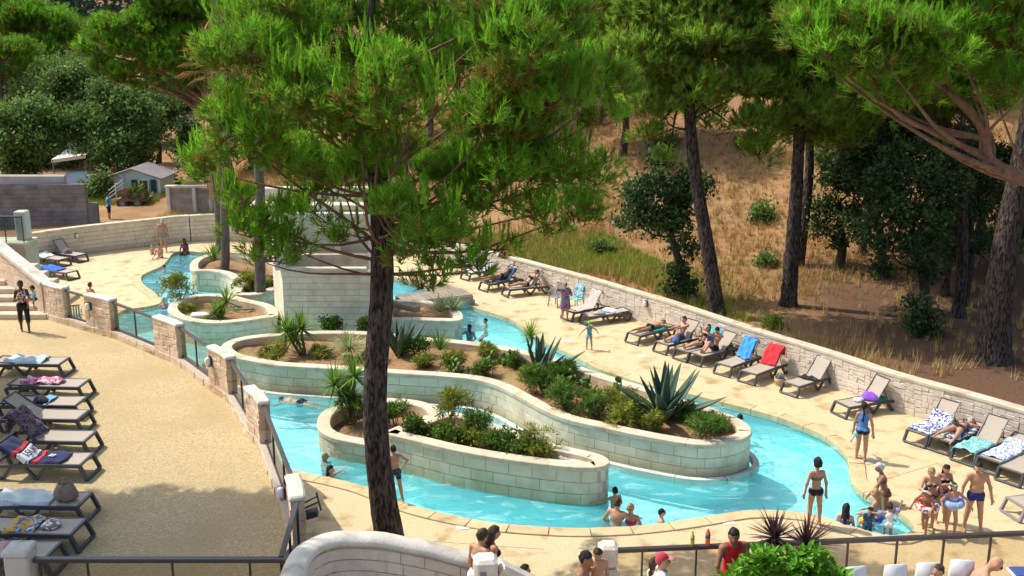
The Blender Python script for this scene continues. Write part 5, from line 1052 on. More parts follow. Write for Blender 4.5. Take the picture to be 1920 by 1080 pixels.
def pear(label, base, n, seed, s=1.0):
    rng = random.Random(seed); b = Vector(base); t = thing('prickly_pear', label, 'cactus', tuple(b)); M_PAD = mat('cactus_pad', (.075, .16, .025), (.13, .23, .045), 6, .6, c3=(.22, .24, .05), s3=3, t3=(.6, .8), orand=.18)
    ends = [b + Vector((rng.uniform(-.5, .5), rng.uniform(-.3, .3), .0)) for _ in range(9)]
    for i in range(n):
        p = ends[rng.randrange(len(ends))]; lv = rng.randrange(len(ends)); p = ends[lv]; a = rng.uniform(0, 6.28); tilt = rng.uniform(.35, 1.15); ln = s * rng.uniform(.17, .26); d = Vector((math.cos(a) * math.sin(tilt), math.sin(a) * math.sin(tilt), math.cos(tilt))); f = Vector((math.cos(a + 1.2), math.sin(a + 1.2), .2)); sd = d.cross(f).normalized(); nn = sd.cross(d)
        V = []; F = []; c = p + d * ln * .55; S = 10
        for q in range(S): u = 6.283 * q / S; r = ln * (.36 if math.cos(u) > -.5 else .3); V.append(c + d * ln * .55 * math.cos(u) + sd * r * math.sin(u))
        for sg in (1, -1): V.append(c + nn * sg * .022)
        for q in range(S): F += [(q, (q + 1) % S, S), ((q + 1) % S, q, S + 1)]
        obj('pad', mesh_np('pad', V, F, M_PAD, True), t); 
        if p.z - b.z < .3: ends.append(p + d * ln * .98)
    return t
SB = .64
g = lambda px, py, z=SB: G(px, py, z)
def up(px, py, base): return ALONG(px, py, Vector(base).y)
b = g(566, 664); yucca('double headed green yucca in front of the block tower', [up(537, 622, b), up(566, 618, b), up(552, 632, b)], b, n=90, L=.92, w=.06, seed=3)
shrub('yellowish green aloe clump at the left end of the winding planter', g(514, 676), .45, M_YSHR, 3, 260, tm=T_LONG)
b = g(655, 668); yucca('variegated flax fountain left of the pine trunk', [b + Vector((0, 0, .15))], b, M_FLAX, 170, 1.35, .05, 5, (.25, 1.45), .42, 'flax', False, .35)
shrub('low weeds at the foot of the block tower', g(625, 620), .4, M_SHRUB, 4, 260)
shrub('small grey green cushion in front of the tower wall', g(690, 622), .35, M_SHRUB, 44, 260)
agave('tall dark agave just right of the pine trunk', g(748, 668), 1.45, 12, 5, .8)
shrub('loose green shrub right of the pine trunk', g(778, 668), .62, M_SHRUB, 6, 260, tm=T_SHR)
b = g(825, 668); yucca('dark narrow yucca tuft on the winding planter', [b + Vector((0, 0, .2))], b, M_YUC, 80, .9, .04, 7, (.35, 1.5), .08, stem=False, lo=.0)
pear('prickly pear with many pads left of the pale yucca', g(872, 698), 26, 8, 1.15)
pear('low prickly pear clump further back on the planter', g(935, 684), 22, 9, 1.05)
b = g(995, 672); yucca('pale green yucca head standing against the water', [up(995, 630, b)], b, M_YUC, 110, .66, .04, 10, (-.6, 1.5), .05, lo=.4)
agave('dark agave beside the pale green yucca', g(1012, 706), 1.5, 17, 11, .45)
for k, (px, py, r, lab) in enumerate([(1018, 735, .62, 'green bush in front of the dark agave'), (1062, 768, .66, 'largest green bush on the winding planter'), (1103, 782, .55, 'green bush to the right of the largest one'), (1045, 716, .5, 'bush behind the green bushes near the prickly pears'), (1000, 716, .36, 'small yellowish bush at the left of the bush row')]):
    shrub(lab, g(px, py), r, M_SHRUB if k != 4 else M_YSHR, 20 + k, 420, tm=T_LONG)
pear('sprawling prickly pear behind the green bushes', g(1085, 722), 26, 12, 1.1); pear('prickly pear with yellowish pads near the big agave', g(1130, 738), 24, 13, 1.1)
for k, (px, py, r, m, lab) in enumerate([(1165, 800, .42, M_YSHR, 'dry brownish herb at the planter rim'), (1200, 785, .45, M_SHRUB, 'leafy herb left of the big agave'), (1160, 765, .4, M_YSHR, 'pale herb between the bushes and the big agave'), (1225, 806, .36, M_YSHR, 'low dry herb below the big agave'), (1285, 785, .32, M_SHRUB, 'herb behind the round bush')]): shrub(lab, g(px, py), r, m, 30 + k, 300, tm=T_LONG)
agave('huge agave with tall blue green leaves on the winding planter', g(1245, 786), 1.85, 20, 14, .3)
shrub('round green bush near the tip of the winding planter', g(1305, 826), .62, M_SHRUB, 15, 460, tm=T_LONG)
for k, (px, py, r, m, lab) in enumerate([(600, 672, .3, M_YSHR, 'low dry tuft between the yucca and the flax'), (705, 676, .34, M_SHRUB, 'small herb behind the pine trunk on the winding planter'), (850, 690, .36, M_YSHR, 'yellowish herb left of the many padded cactus'), (905, 704, .3, M_SHRUB, 'low green cushion near the front rim of the winding planter'), (965, 690, .34, M_SHRUB, 'leafy cushion left of the dark agave'), (915, 668, .3, M_YSHR, 'dry tuft near the far rim of the winding planter'), (790, 690, .3, M_YSHR, 'straw tuft right of the pine trunk'), (1060, 706, .34, M_YSHR, 'grassy tuft right of the dark agave'), (1345, 806, .26, M_YSHR, 'dry tuft at the very tip of the winding planter')]): shrub(lab, g(px, py), r, m, 130 + k, 260, tm=T_LONG)
b = G(655, 795, .15); yucca('tall yucca in the low round planter beside the pine trunk', [up(628, 722, b), up(664, 706, b), up(650, 745, b)], b, M_YUC, 120, .85, .055, 16, lo=.25)
shrub('reedy green plant in the low round planter', G(664, 800, .15), .5, M_SHRUB, 17, 300, tm=T_LONG, flat=1.3)
shrub('thin grass like plant right of the pine trunk in the low planter', G(742, 800, .15), .42, M_SHRUB, 18, 160, tm=T_LONG, flat=1.2)
for k, (px, py, r, m, fl, lab) in enumerate([(785, 822, .45, M_SHRUB, .9, 'small bush next to the pine trunk on the boat shaped planter'), (848, 808, .58, M_YSHR, 1.6, 'tall yellow green shrub on the boat shaped planter'), (843, 832, .36, M_SHRUB, .9, 'little green bush under the tall yellow shrub'), (905, 828, .5, M_SHRUB, 1.0, 'olive bush right of the tall yellow shrub'), (885, 838, .38, M_YSHR, .9, 'low olive herb between the bushes'), (928, 846, .36, M_SHRUB, .9, 'low bush in the middle of the boat shaped planter'), (968, 856, .5, M_SHRUB, .9, 'spreading green bush towards the planter tip'), (1018, 862, .42, M_YSHR, 1.4, 'wispy weed near the tip of the boat shaped planter')]): shrub(lab, G(px, py, .66), r, m, 60 + k, 380 if fl < 1.3 else 260, flat=fl, tm=T_LONG if k % 2 else T_SHR)
b = G(412, 598, .52); yucca('spiky yucca pair on the left planter', [up(425, 566, b), up(404, 588, b), up(414, 592, b)], b, M_YUC, 80, .85, .055, 19)
shrub('dry straw patch on the left planter', G(350, 588, .5), .4, M_YSHR, 71, 120, tm=T_LONG, flat=.5)
b = G(402, 500, .58); yucca('yucca at the foot of the palm trunks', [b + Vector((0, 0, .3))], b, M_YUC, 80, 1.1, .055, 21, (.1, 1.5), stem=False)
shrub('golden leafed bush beside the ringed palm', G(463, 545, .56), .65, M_YSHR, 22, 300)
shrub('golden bush behind the ringed palm trunk', G(505, 548, .56), .55, M_YSHR, 23, 300)
shrub('wispy shrub leaning over the water at the left planter', G(338, 572, .6), .75, M_YSHR, 24, 26, flat=1.2)
b = G(825, 592, .55); yucca('striped yellow green yucca beside the footbridge', [b + Vector((0, 0, .15)), b + Vector((.5, .1, .15))], b, M_FLAX, 80, .9, .055, 25, (.3, 1.5), .12, stem=False, lo=.2)
# lids in the planters
M_LID = mat('white_lid', (.62, .6, .55), (.7, .68, .62), 5, .8)
for px, py, z, s, lab in [(378, 592, .56, (.75, .5), 'white inspection lid on the left planter'), (1083, 865, .70, (.85, .55), 'pale slab lid at the tip of the boat shaped planter'), (505, 660, .66, (.4, .4), 'small pale lid behind the aloe clump')]:
    q = G(px, py, z); t = thing('lid', lab, 'lid', tuple(q)); part('frame', M_RIM, t, lambda m: m.box((q.x, q.y, z), (s[0] + .08, s[1] + .08, .08), .2)); part('cover', M_LID, t, lambda m: m.box((q.x, q.y, z + .06), (*s, .06), .2, .015))
hs = thing('garden_hose', 'coiled green hose lying on the left planter', 'hose', tuple(G(458, 582, .55))); q = G(458, 578, .56)
part('tube', mat('green_hose', (.03, .16, .12), rough=.5), hs, lambda m: m.tube([(q.x + math.cos(a * .7) * (.2 + .02 * a), q.y + math.sin(a * .7) * .28, q.z + .03 * (a % 2)) for a in range(30)], .02, 6), True)
# foreground hedge and maroon cordylines
hb = ALONG(1450, 1062, 14.6)
t = thing('hedge', 'glossy green hedge at the bottom in front of the railing', 'hedge', (hb.x, 14.6, TZ)); rng = np.random.default_rng(77)
lv = []; M_HL = M_HEDGE
hp = []
spr = [(px_, 1040 + max(0, 1425 - px_) * .75 + max(0, px_ - 1525) * .9 + rng.uniform(-15, 22), 14.6 + rng.uniform(-.55, .5)) for px_ in rng.uniform(1345, 1572, 78)]
for i in range(3000):
    px, ty, yy = spr[rng.integers(0, len(spr))]; d_ = abs(rng.normal()) * 20; hp.append(ALONG(px + rng.normal() * (3 + d_ * .45), ty + d_, yy + rng.uniform(-.1, .1)))
def leaf_mesh(s):
    V = [(0, 0, 0), (.035, -.028, .012), (.075, -.026, .014), (.125, 0, -.008), (.075, .026, .014), (.035, .028, .012), (.04, 0, 0), (.08, 0, .002)]; F = [(0, 1, 6), (1, 2, 7, 6), (2, 3, 7), (0, 6, 5), (6, 7, 4, 5), (7, 3, 4)]
    return mesh_np('leaf', V, F, M_HL, attrs={'tint': [s] * 8})
LM = [leaf_mesh(s) for s in (.25, .5, .75, .95)]
order = sorted(range(len(hp)), key=lambda i: hp[i].y)
bigV = []; bigF = []; bigT = []
for n_, i in enumerate(order):
    p = hp[i]; a = rng.uniform(0, 6.28); el = rng.uniform(-.2, 1.2); me = LM[rng.integers(0, 4)]; sc1 = rng.uniform(.9, 1.5)
    R = Matrix.Translation(p) @ Matrix.Rotation(a, 4, 'Z') @ Matrix.Rotation(-el, 4, 'Y') @ Matrix.Rotation(rng.uniform(-.5, .5), 4, 'X') @ Matrix.Scale(sc1, 4)
    if n_ < 300: o = link(bpy.data.objects.new('leaf', me)); o.parent = t; o.matrix_parent_inverse = Matrix.Translation(-Vector((hb.x, 14.6, TZ))); o.matrix_basis = R
    else:
        k = len(bigV); bigV += [tuple(R @ v.co) for v in me.vertices]; bigF += [tuple(k + j for j in f.vertices) for f in me.polygons]; bigT += [rng.uniform(.2, 1)] * 8
tag(obj('foliage', mesh_np('foliage', bigV, bigF, M_HL, attrs={'tint': bigT}), t), kind='stuff')
tag(part('stems', M_STEM, t, lambda m: [m.tube([(hb.x + q * .13 - .9, 14.6, TZ), (hb.x + q * .13 - .9 + .05, 14.55 + .1 * (q % 3), 3.35)], [.025, .012], 5) for q in range(15)]), kind='stuff')
for px, py, yy, L, lab, sd in [(1452, 1008, 15.3, .56, 'maroon cordyline with spiky leaves, left of the pair', 31), (1512, 1022, 15.0, .6, 'maroon cordyline with spiky leaves, right of the pair', 32)]:
    h = ALONG(px, py, yy); b = Vector((h.x, yy, TZ)); yucca(lab, [h], b, M_CORD, 130, L, .042, sd, (-.9, 1.5), .1, 'cordyline', True, .15)

# dry litter and weeds on the planter soil
def litter(name, label, poly, z, n, seed, m, h, nb=7, w=.012):
    rng = np.random.default_rng(seed); P = np.array([tuple(G(a, b, z))[:2] for a, b in poly]); c = P.mean(0); xs_ = rng.uniform(P[:, 0].min(), P[:, 0].max(), n); ys_ = rng.uniform(P[:, 1].min(), P[:, 1].max(), n); ok = inside_np(xs_, ys_, [tuple(p + (c - p) / (np.linalg.norm(c - p)) * .38) for p in P]); ok &= (np.sin(xs_ * 2.3 + ys_) + np.sin(ys_ * 3.1 - xs_) + rng.normal(size=n) * .6) > -.2
    o = grass(name, label, np.stack([xs_[ok], ys_[ok], np.full(ok.sum(), z - .04)], 1), seed, m, h, nb, w, lean=1.2); return o
ST = MATS['straw']
litter('dry_litter', 'dry straw and weeds on the soil of the winding planter', pB, SB, 2600, 301, ST, .2); litter('weeds', 'green weeds on the soil of the winding planter', pB, SB, 700, 302, MATS['fresh_grass'], .24, 9, .016)
litter('dry_litter', 'dry straw on the soil of the boat shaped planter', pD, .64, 900, 303, ST, .18); litter('weeds', 'green weeds on the soil of the boat shaped planter', pD, .64, 300, 304, MATS['fresh_grass'], .24, 9, .016)
litter('dry_litter', 'dry straw on the soil of the far left planter', pA1, .56, 900, 305, ST, .22); litter('dry_litter', 'dry straw on the soil of the left planter', pA2, .52, 700, 306, ST, .2)
# cut branches heaped on the truck
q = ALONG(262, 385, 64.9); shrub('heap of cut green branches on the truck bed', (q.x, 64.9, 1.0), .5, M_SHRUB, 310, 200, name='brush_heap', tm=T_OAK, flat=.8, cat='branches'); q = ALONG(238, 390, 64.7); shrub('reddish brown dead palm fronds on the truck bed', (q.x, 64.7, 1.05), .45, ramp_mat('dead_frond', [(.22, .08, .03), (.34, .14, .06)]), 311, 200, name='brush_heap', tm=T_LONG, flat=.8, cat='branches')
# ---------------------------------------------------------------- loungers
M_SLING = mat('taupe_sling', (.42, .36, .29), (.47, .41, .33), 40, .75, .2, 300)
M_FRAME = mat('anthracite_resin', (.050, .052, .060), (.062, .064, .072), 8, .42, spec=.5)
def lounger(label, loc, rz, back=.75, group=None, flip=False, frame=None):
    t = thing('sun_lounger', label, 'sun lounger', tuple(loc), rz, group); fm = frame or M_FRAME
    P = lambda n, m, fn, s=False: part(n, m, t, fn, s, False)
    for s in (-1, 1):
        y = .315 * s
        P('side_rail', fm, lambda m: (m.beam((.03, y, .33), (1.18, y, .33), .06, .085), m.beam((1.17, y, .325), (1.93, y, .29), .06, .08)))
        P('leg', fm, lambda m: (m.beam((.06, y, .34), (-.07, y * 1.04, .025), .07, .08), ))
        P('leg', fm, lambda m: (m.beam((.78, y, .31), (1.02, y, .03), .065, .07), m.beam((1.02, y, .03), (1.26, y, .31), .065, .07)))
        P('leg', fm, lambda m: (m.beam((1.52, y, .30), (1.72, y, .03), .065, .07), m.beam((1.72, y, .03), (1.86, y, .03), .065, .06), m.beam((1.86, y, .03), (1.95, y, .29), .065, .07)))
    P('crossbar', fm, lambda m: m.beam((-.07, -.32, .03), (-.07, .32, .035), .07, .06))
    P('crossbar', fm, lambda m: m.beam((.05, -.32, .35), (.05, .32, .35), .06, .05)); P('crossbar', fm, lambda m: m.beam((1.93, -.32, .29), (1.93, .32, .29), .05, .05))
    def sheet(m, pts, w, th=.015):
        n = len(pts); V = []
        for x, z in pts:
            for yy, dz in ((-w, 0), (-w * .5, -.01), (0, -.014), (w * .5, -.01), (w, 0)): V.append((x, yy, z + dz))
        m.add(V, [(i * 5 + k, i * 5 + k + 1, i * 5 + 6 + k, i * 5 + 5 + k) for i in range(n - 1) for k in range(4)])
    P('seat', M_SLING, lambda m: sheet(m, [(.06, .375), (.35, .368), (.75, .366), (1.12, .372)], .295), True)
    ca, sa = math.cos(back), math.sin(back); bp = lambda u, dz=0: (1.13 + u * ca - dz * sa, .37 + u * sa + dz * ca)
    P('backrest', M_SLING, lambda m: sheet(m, [bp(0), bp(.25, -.01), bp(.5, -.012), bp(.76)], .28), True)
    for s in (-1, 1): P('back_frame', fm, lambda m: m.beam((bp(0)[0], .29 * s, bp(0)[1]), (bp(.78)[0], .29 * s, bp(.78)[1]), .03, .035))
    P('back_frame', fm, lambda m: m.beam((bp(.78)[0], -.29, bp(.78)[1]), (bp(.78)[0], .29, bp(.78)[1]), .03, .035))
    if back > .2:
        for s in (-1, 1): P('support', fm, lambda m: m.beam((bp(.45)[0], .25 * s, bp(.45)[1]), (1.6, .26 * s, .33), .02, .025))
    t['_back'] = back; return t
LOUNGE = {}
GR, GL, GF = 'loungers along the right wall', 'loungers on the upper terrace', 'loungers on the far left deck'
def place_R(key, foot, rear, back, label):
    f = G(*foot, 0); a = math.radians(38) if rear is None else math.atan2(*(lambda d: (d.y, d.x))(G(*rear, 0) - f))
    a = a if rear is None else max(math.radians(24), min(math.radians(52), a)); u = Vector((math.cos(a), math.sin(a), 0)); v = Vector((-u.y, u.x, 0)); LOUNGE[key] = lounger(label, f + v * .33 + u * .07, a, back, GR)
place_R('a', (879, 528), None, .95, 'lounger with a white towel, second nearest the pine branches on the right deck')
place_R('a0', (845, 516), None, .9, 'lounger half hidden by the pine branches carrying a reclining bather')
place_R('b', (914, 549), None, .8, 'lounger with a man lying on his side')
place_R('c', (952, 559), (1016, 556), .85, 'lounger under the woman in a black bikini with raised arms')
place_R('d', (1072, 604), None, .95, 'lounger covered by the pink cactus towel')
place_R('e', (1100, 612), (1166, 605), .04, 'flat lounger with clothes beside the pink cactus towel')
place_R('f', (1196, 649), (1275, 628), .06, 'flat lounger under the boy lying face down')
place_R('g', (1249, 667), None, .85, 'lounger with the boy sitting upright')
place_R('h', (1287, 681), None, .6, 'lounger with the reclining woman in a black bikini')
place_R('i', (1314, 689), (1395, 668), .75, 'lounger with the boy reading with his knees up')
place_R('j', (1368, 709), (1443, 681), .9, 'lounger with the blue towel over its back')
place_R('k', (1415, 724), (1480, 698), .9, 'lounger with the red towel over its back')
place_R('l', (1494, 747), (1553, 728), .85, 'empty lounger with dark clothes right of the red towel')
place_R('m', (1586, 787), (1663, 772), .95, 'lounger with a purple bundle behind the woman in blue')
place_R('n', (1734, 842), None, .85, 'lounger with the blue and white patterned towel')
place_R('o', (1779, 856), None, .1, 'flat lounger with the grey haired woman lying face down')
place_R('p', (1825, 877), None, .85, 'lounger with the turquoise towel near the right edge')
place_R('q', (1871, 895), None, .3, 'lounger with the blue white striped towel at the right edge')
place_R('r', (1912, 916), None, .3, 'lounger cut by the right edge of the picture')
# terrace loungers, feet towards the right
for i, (px, py, back, lab) in enumerate([(120, 708, .02, 'farthest lounger of the terrace row with the pale blue towel'), (158, 752, .02, 'terrace lounger with the pink and white towel'), (152, 788, .02, 'terrace lounger with sandals and a small blue cloth'), (156, 815, .6, 'terrace lounger behind the one with the dark patterned towel'), (169, 858, .85, 'terrace lounger with the dark patterned towel on its raised back'), (163, 903, .5, 'terrace lounger with the navy and red towel'), (159, 984, .02, 'terrace lounger with the brown bag and striped towel'), (147, 1038, .02, 'terrace lounger with the yellow and green cloth'), (98, 1086, .02, 'terrace lounger with the pink cloth by the corner pillar')]):
    f = G(px, py, TZ); a = math.pi - .05; u = Vector((math.cos(a), math.sin(a), 0)); v = Vector((-u.y, u.x, 0)); LOUNGE['t%d' % i] = lounger(lab, f - v * .33 + u * .07, a, back, GL)
for i, (px, py, back, lab) in enumerate([(146, 494, .9, 'far deck lounger with a raised back and a bag'), (113, 502, .2, 'far deck lounger in the middle of the three'), (128, 527, .1, 'far deck lounger with a blue towel')]):
    f = G(px, py, 0); a = math.radians(152); u = Vector((math.cos(a), math.sin(a), 0)); v = Vector((-u.y, u.x, 0)); LOUNGE['f%d' % i] = lounger(lab, f - v * .33 + u * .07, a, back, GF)
for i, (px, py, lab) in enumerate([(800, 492, 'shaded lounger behind the pine branches, left one'), (840, 500, 'shaded lounger behind the pine branches, right one')]):
    f = G(px, py, 0); a = math.radians(45); LOUNGE['s%d' % i] = lounger(lab, f, a, .7, GR)
q = G(1878, 976, 0); LOUNGE['w'] = lounger('pale grey lounger seen from its head end at the right edge', q + Vector((.35, .2, 0)), math.radians(15), .5, None, frame=mat('grey_resin', (.24, .22, .23), rough=.5))
# ---------------------------------------------------------------- towels and bags
def cloth_mat(name, c1, c2=None, c3=None, scale=6.0, mode='wave', rot=0.0):
    if name in MATS: return MATS[name]
    m = bpy.data.materials.new(name); m.use_nodes = True; nt = m.node_tree; b = nt.nodes['Principled BSDF']; b.inputs['Roughness'].default_value = .95; b.inputs['Specular IOR Level'].default_value = .1; b.inputs['Sheen Weight'].default_value = .2; L = nt.links.new
    if c2 is None: b.inputs['Base Color'].default_value = (*c1, 1)
    else:
        tc = nd(nt, 'ShaderNodeTexCoord'); mp = nd(nt, 'ShaderNodeMapping'); mp.inputs['Rotation'].default_value[2] = rot; L(tc.outputs['Object'], mp.inputs[0])
        if mode == 'wave':
            w = nd(nt, 'ShaderNodeTexWave'); w.inputs['Scale'].default_value = scale; w.inputs['Distortion'].default_value = .4; out = w.outputs[1]
        elif mode == 'voro': w = nd(nt, 'ShaderNodeTexVoronoi'); w.inputs['Scale'].default_value = scale; out = w.outputs[0]
        else: w = nd(nt, 'ShaderNodeTexNoise'); w.inputs['Scale'].default_value = scale; w.inputs['Distortion'].default_value = 1.5; out = w.outputs[0]
        L(mp.outputs[0], w.inputs[0]); cr = nd(nt, 'ShaderNodeValToRGB'); cr.color_ramp.interpolation = 'CONSTANT'; e = cr.color_ramp.elements; e[0].color = (*c1, 1); e[1].position = .5; e[1].color = (*c2, 1)
        if c3: e.new(.64).color = (*c3, 1)
        L(out, cr.inputs[0]); L(cr.outputs[0], b.inputs['Base Color'])
    MATS[name] = m; return m
def towel(label, L, s0, s1, m, w=.33, seed=1, rough=.012, hang=0.06, cat='towel', name='towel', skew=0.0, over=0.0):
    # laid along the lounger's profile (seat 0..1.13 m, then up the back), edges hanging a little
    o_ = LOUNGE[L]; back = o_['_back']; rng = random.Random(seed); ca, sa = math.cos(back), math.sin(back); V = []; nu, nv = 18, 11; ph = [rng.uniform(0, 6) for _ in range(4)]
    for i in range(nu + 1):
        s = s0 + (s1 - s0) * i / nu
        for j in range(nv):
            v = (j / (nv - 1) * 2 - 1); y = v * (w + hang); ss = s + skew * v + .02 * math.sin(3 * v + ph[0])
            if ss < 1.13: x, z, nxv = ss, .385, (0, 1)
            elif ss < 1.13 + .78: x, z, nxv = 1.13 + (ss - 1.13) * ca, .385 + (ss - 1.13) * sa, (-sa, ca)
            else: e = ss - 1.91; x, z, nxv = 1.13 + .78 * ca + .04 + .1 * e, .385 + .78 * sa + .02 - e * .95, (1, 0)
            if abs(y) > .31: k = abs(y) - .31; y = math.copysign(.335, y); z -= k
            wr = rough * (math.sin(ss * 17 + 4 * v + ph[1]) + math.sin(ss * 9 - 7 * v + ph[2]) + math.sin(v * 11 + ph[3])) + rough * 1.5
            V.append((x + nxv[0] * wr, y + rng.uniform(-.004, .004), z + nxv[1] * wr))
    F = [(i * nv + j, i * nv + j + 1, i * nv + nv + j + 1, i * nv + nv + j) for i in range(nu) for j in range(nv - 1)]
    ob = tag(obj(name, mesh_np(name, V, F, m, True)), label, cat); ob.location = o_.location; ob.rotation_euler = o_.rotation_euler; md = ob.modifiers.new('thick', 'SOLIDIFY'); md.thickness = .012; md.offset = 1; return ob
def bundle(label, L, x, y, r, m, seed=1, cat='clothes', name='clothes_bundle', flat=.5, loc=None):
    rng = np.random.default_rng(seed); n, k = 9, 14; V = [(0, 0, r[2] * 1.0)]; F = []
    for i in range(1, n):
        a = i / (n - 1) * math.pi * .5
        for j in range(k):
            b = 6.283 * j / k; q = 1 + .10 * math.sin(3 * b + seed + i * .4) + .07 * math.sin(5 * b - i * .7) + rng.uniform(-.02, .02); V.append((r[0] * math.sin(a) * math.cos(b) * q, r[1] * math.sin(a) * math.sin(b) * q, max(0, r[2] * math.cos(a) * (1 + .16 * math.sin(4 * b + i * .5)))))
    for j in range(k): F.append((0, 1 + j, 1 + (j + 1) % k))
    for i in range(n - 2):
        for j in range(k): F.append((1 + i * k + j, 1 + (i + 1) * k + j, 1 + (i + 1) * k + (j + 1) % k, 1 + i * k + (j + 1) % k))
    F.append(tuple(1 + (n - 2) * k + j for j in range(k - 1, -1, -1)))
    ob = tag(obj(name, mesh_np(name, V, F, m, True)), label, cat)
    if L:
        o_ = LOUNGE[L]; ob.location = Vector(o_.location) + Matrix.Rotation(o_.rotation_euler.z, 3, 'Z') @ Vector((x, y, .385)); ob.rotation_euler.z = o_.rotation_euler.z + seed
    else: ob.location = loc
    return ob
W = (.72, .72, .70)
towel('white towel spread on a lounger under the pine branches', 'a', .1, 1.5, cloth_mat('white_blue', W, (.55, .66, .74), None, 5), seed=1)
towel('dark blue towel under the man lying on his side', 'b', .5, 1.8, cloth_mat('navy', (.03, .07, .14)), seed=2)
towel('turquoise towel behind the reclining bather under the branches', 'a0', .3, 1.6, cloth_mat('aqua', (.18, .52, .60), W, None, 7), seed=3)
towel('pale pink towel with a green cactus print over a lounger back', 'd', .25, 2.1, cloth_mat('pink_cactus', (.60, .46, .42), (.62, .47, .43), (.16, .36, .14), 2.6, 'noise'), seed=4, hang=.02)
bundle('white plates and towels heaped on the flat lounger', 'e', 1.2, .05, (.42, .24, .12), cloth_mat('mixed_white', W, (.72, .55, .58), (.30, .45, .62), 14, 'voro'), 5)
bundle('teal and red toys on the flat lounger', 'e', .6, -.05, (.26, .2, .09), cloth_mat('teal_toys', (.10, .42, .45), W, (.55, .12, .10), 14, 'voro'), 6, 'toys', 'toys')
towel('teal towel under the boy lying face down', 'f', .8, 1.5, cloth_mat('teal', (.03, .30, .33)), seed=6)
bundle('blue swim bag on the lounger of the upright boy', 'g', .55, -.18, (.22, .15, .16), cloth_mat('royal', (.03, .08, .30), (.10, .18, .45), None, 9, 'voro'), 7, 'bag', 'bag')
towel('turquoise towel on the chair back behind the reading boy', 'h', 1.5, 2.15, cloth_mat('bright_turq', (.05, .52, .60)), seed=7, rough=.02)
towel('bright blue towel draped over a lounger back', 'j', 1.0, 2.25, cloth_mat('sky_blue', (.07, .32, .72)), w=.27, seed=8, rough=.02, hang=.0, skew=.12)
towel('bright red towel draped over a lounger back', 'k', 1.12, 2.3, cloth_mat('red', (.66, .04, .05)), w=.30, seed=9, rough=.014, hang=.0)
towel('black trousers lying across the empty lounger', 'l', .75, 1.05, cloth_mat('black_cloth', (.02, .02, .026)), seed=10, rough=.02, hang=.0, cat='clothes', name='clothes')
bundle('purple towel heap on the lounger behind the woman in blue', 'm', 1.12, 0, (.30, .25, .19), cloth_mat('purple', (.26, .09, .55)), 11, 'towel', 'towel'); bundle('dark green bag under the purple towel heap', 'm', 1.25, -.1, (.34, .26, .12), cloth_mat('dgreen', (.02, .16, .12)), 12, 'bag', 'bag'); bundle('pink shirt beside the purple heap', 'm', .72, .05, (.2, .16, .07), cloth_mat('pinkish', (.66, .38, .46), W, None, 12, 'voro'), 13)
towel('blue and white leaf patterned towel on a lounger', 'n', .1, 1.5, cloth_mat('leafprint', W, (.05, .08, .30), None, 9, 'noise'), seed=14)
towel('navy zigzag towel under the woman lying face down', 'o', .3, 1.85, cloth_mat('zigzag', (.04, .05, .16), W, (.05, .06, .2), 7, 'noise'), seed=15)
towel('turquoise patterned towel near the right edge', 'p', -.06, 1.0, cloth_mat('turq_print', (.12, .42, .42), (.40, .66, .64), (.10, .36, .38), 9, 'noise'), seed=16, hang=.18, rough=.02)
towel('white and blue checked towel at the right edge', 'q', .2, 1.6, cloth_mat('check', W, (.10, .15, .42), (.55, .68, .75), 9, 'voro'), seed=17, hang=.1)
bundle('red and black clothes on the pale grey lounger', 'w', .8, 0, (.3, .2, .1), cloth_mat('redblack', (.03, .03, .04), (.5, .03, .04), (.6, .6, .6), 9, 'voro'), 18)
towel('pale blue bath towel over the farthest terrace lounger', 't0', .55, 1.6, cloth_mat('pale_blue', (.40, .54, .60), (.46, .60, .66), None, 9), seed=19, hang=.12, rough=.02)
towel('pink and white crumpled towel on a terrace lounger', 't1', .6, 1.6, cloth_mat('pinkwhite', (.66, .58, .64), (.55, .06, .20), W, 7, 'noise'), seed=20, rough=.025, hang=.0, w=.2)
bundle('dark sandals and bag on a terrace lounger', 't2', 1.0, .1, (.26, .18, .12), MATS['black_cloth'], 21, 'sandals', 'sandals'); towel('small light blue cloth hanging from a terrace lounger', 't2', .75, 1.0, cloth_mat('lightblue', (.18, .42, .68)), seed=22, hang=.16)
towel('dark patterned towel thrown over a raised terrace lounger back', 't4', 1.15, 2.3, cloth_mat('darkpat', (.04, .04, .09), (.22, .13, .12), (.10, .10, .2), 9, 'noise'), seed=23, hang=.06, rough=.02)
NT = towel('navy towel with red stripes and a white panel on a terrace lounger', 't5', .45, 1.85, cloth_mat('navyred', (.025, .03, .09)), seed=24, hang=.05)
for s0_, s1_, c_, nm in ((.98, 1.06, (.6, .04, .04), 'red'), (1.14, 1.42, W, 'white'), (1.46, 1.54, (.6, .04, .04), 'red')):
    bnd = towel(None, 't5', s0_, s1_, cloth_mat('band_' + nm, c_), seed=24, hang=.052, w=.332, cat=None, name='band'); bnd.parent = NT; bnd.location = (0, 0, .014); bnd.rotation_euler = (0, 0, 0); bnd['label'] = nm + ' band sewn across the navy towel'
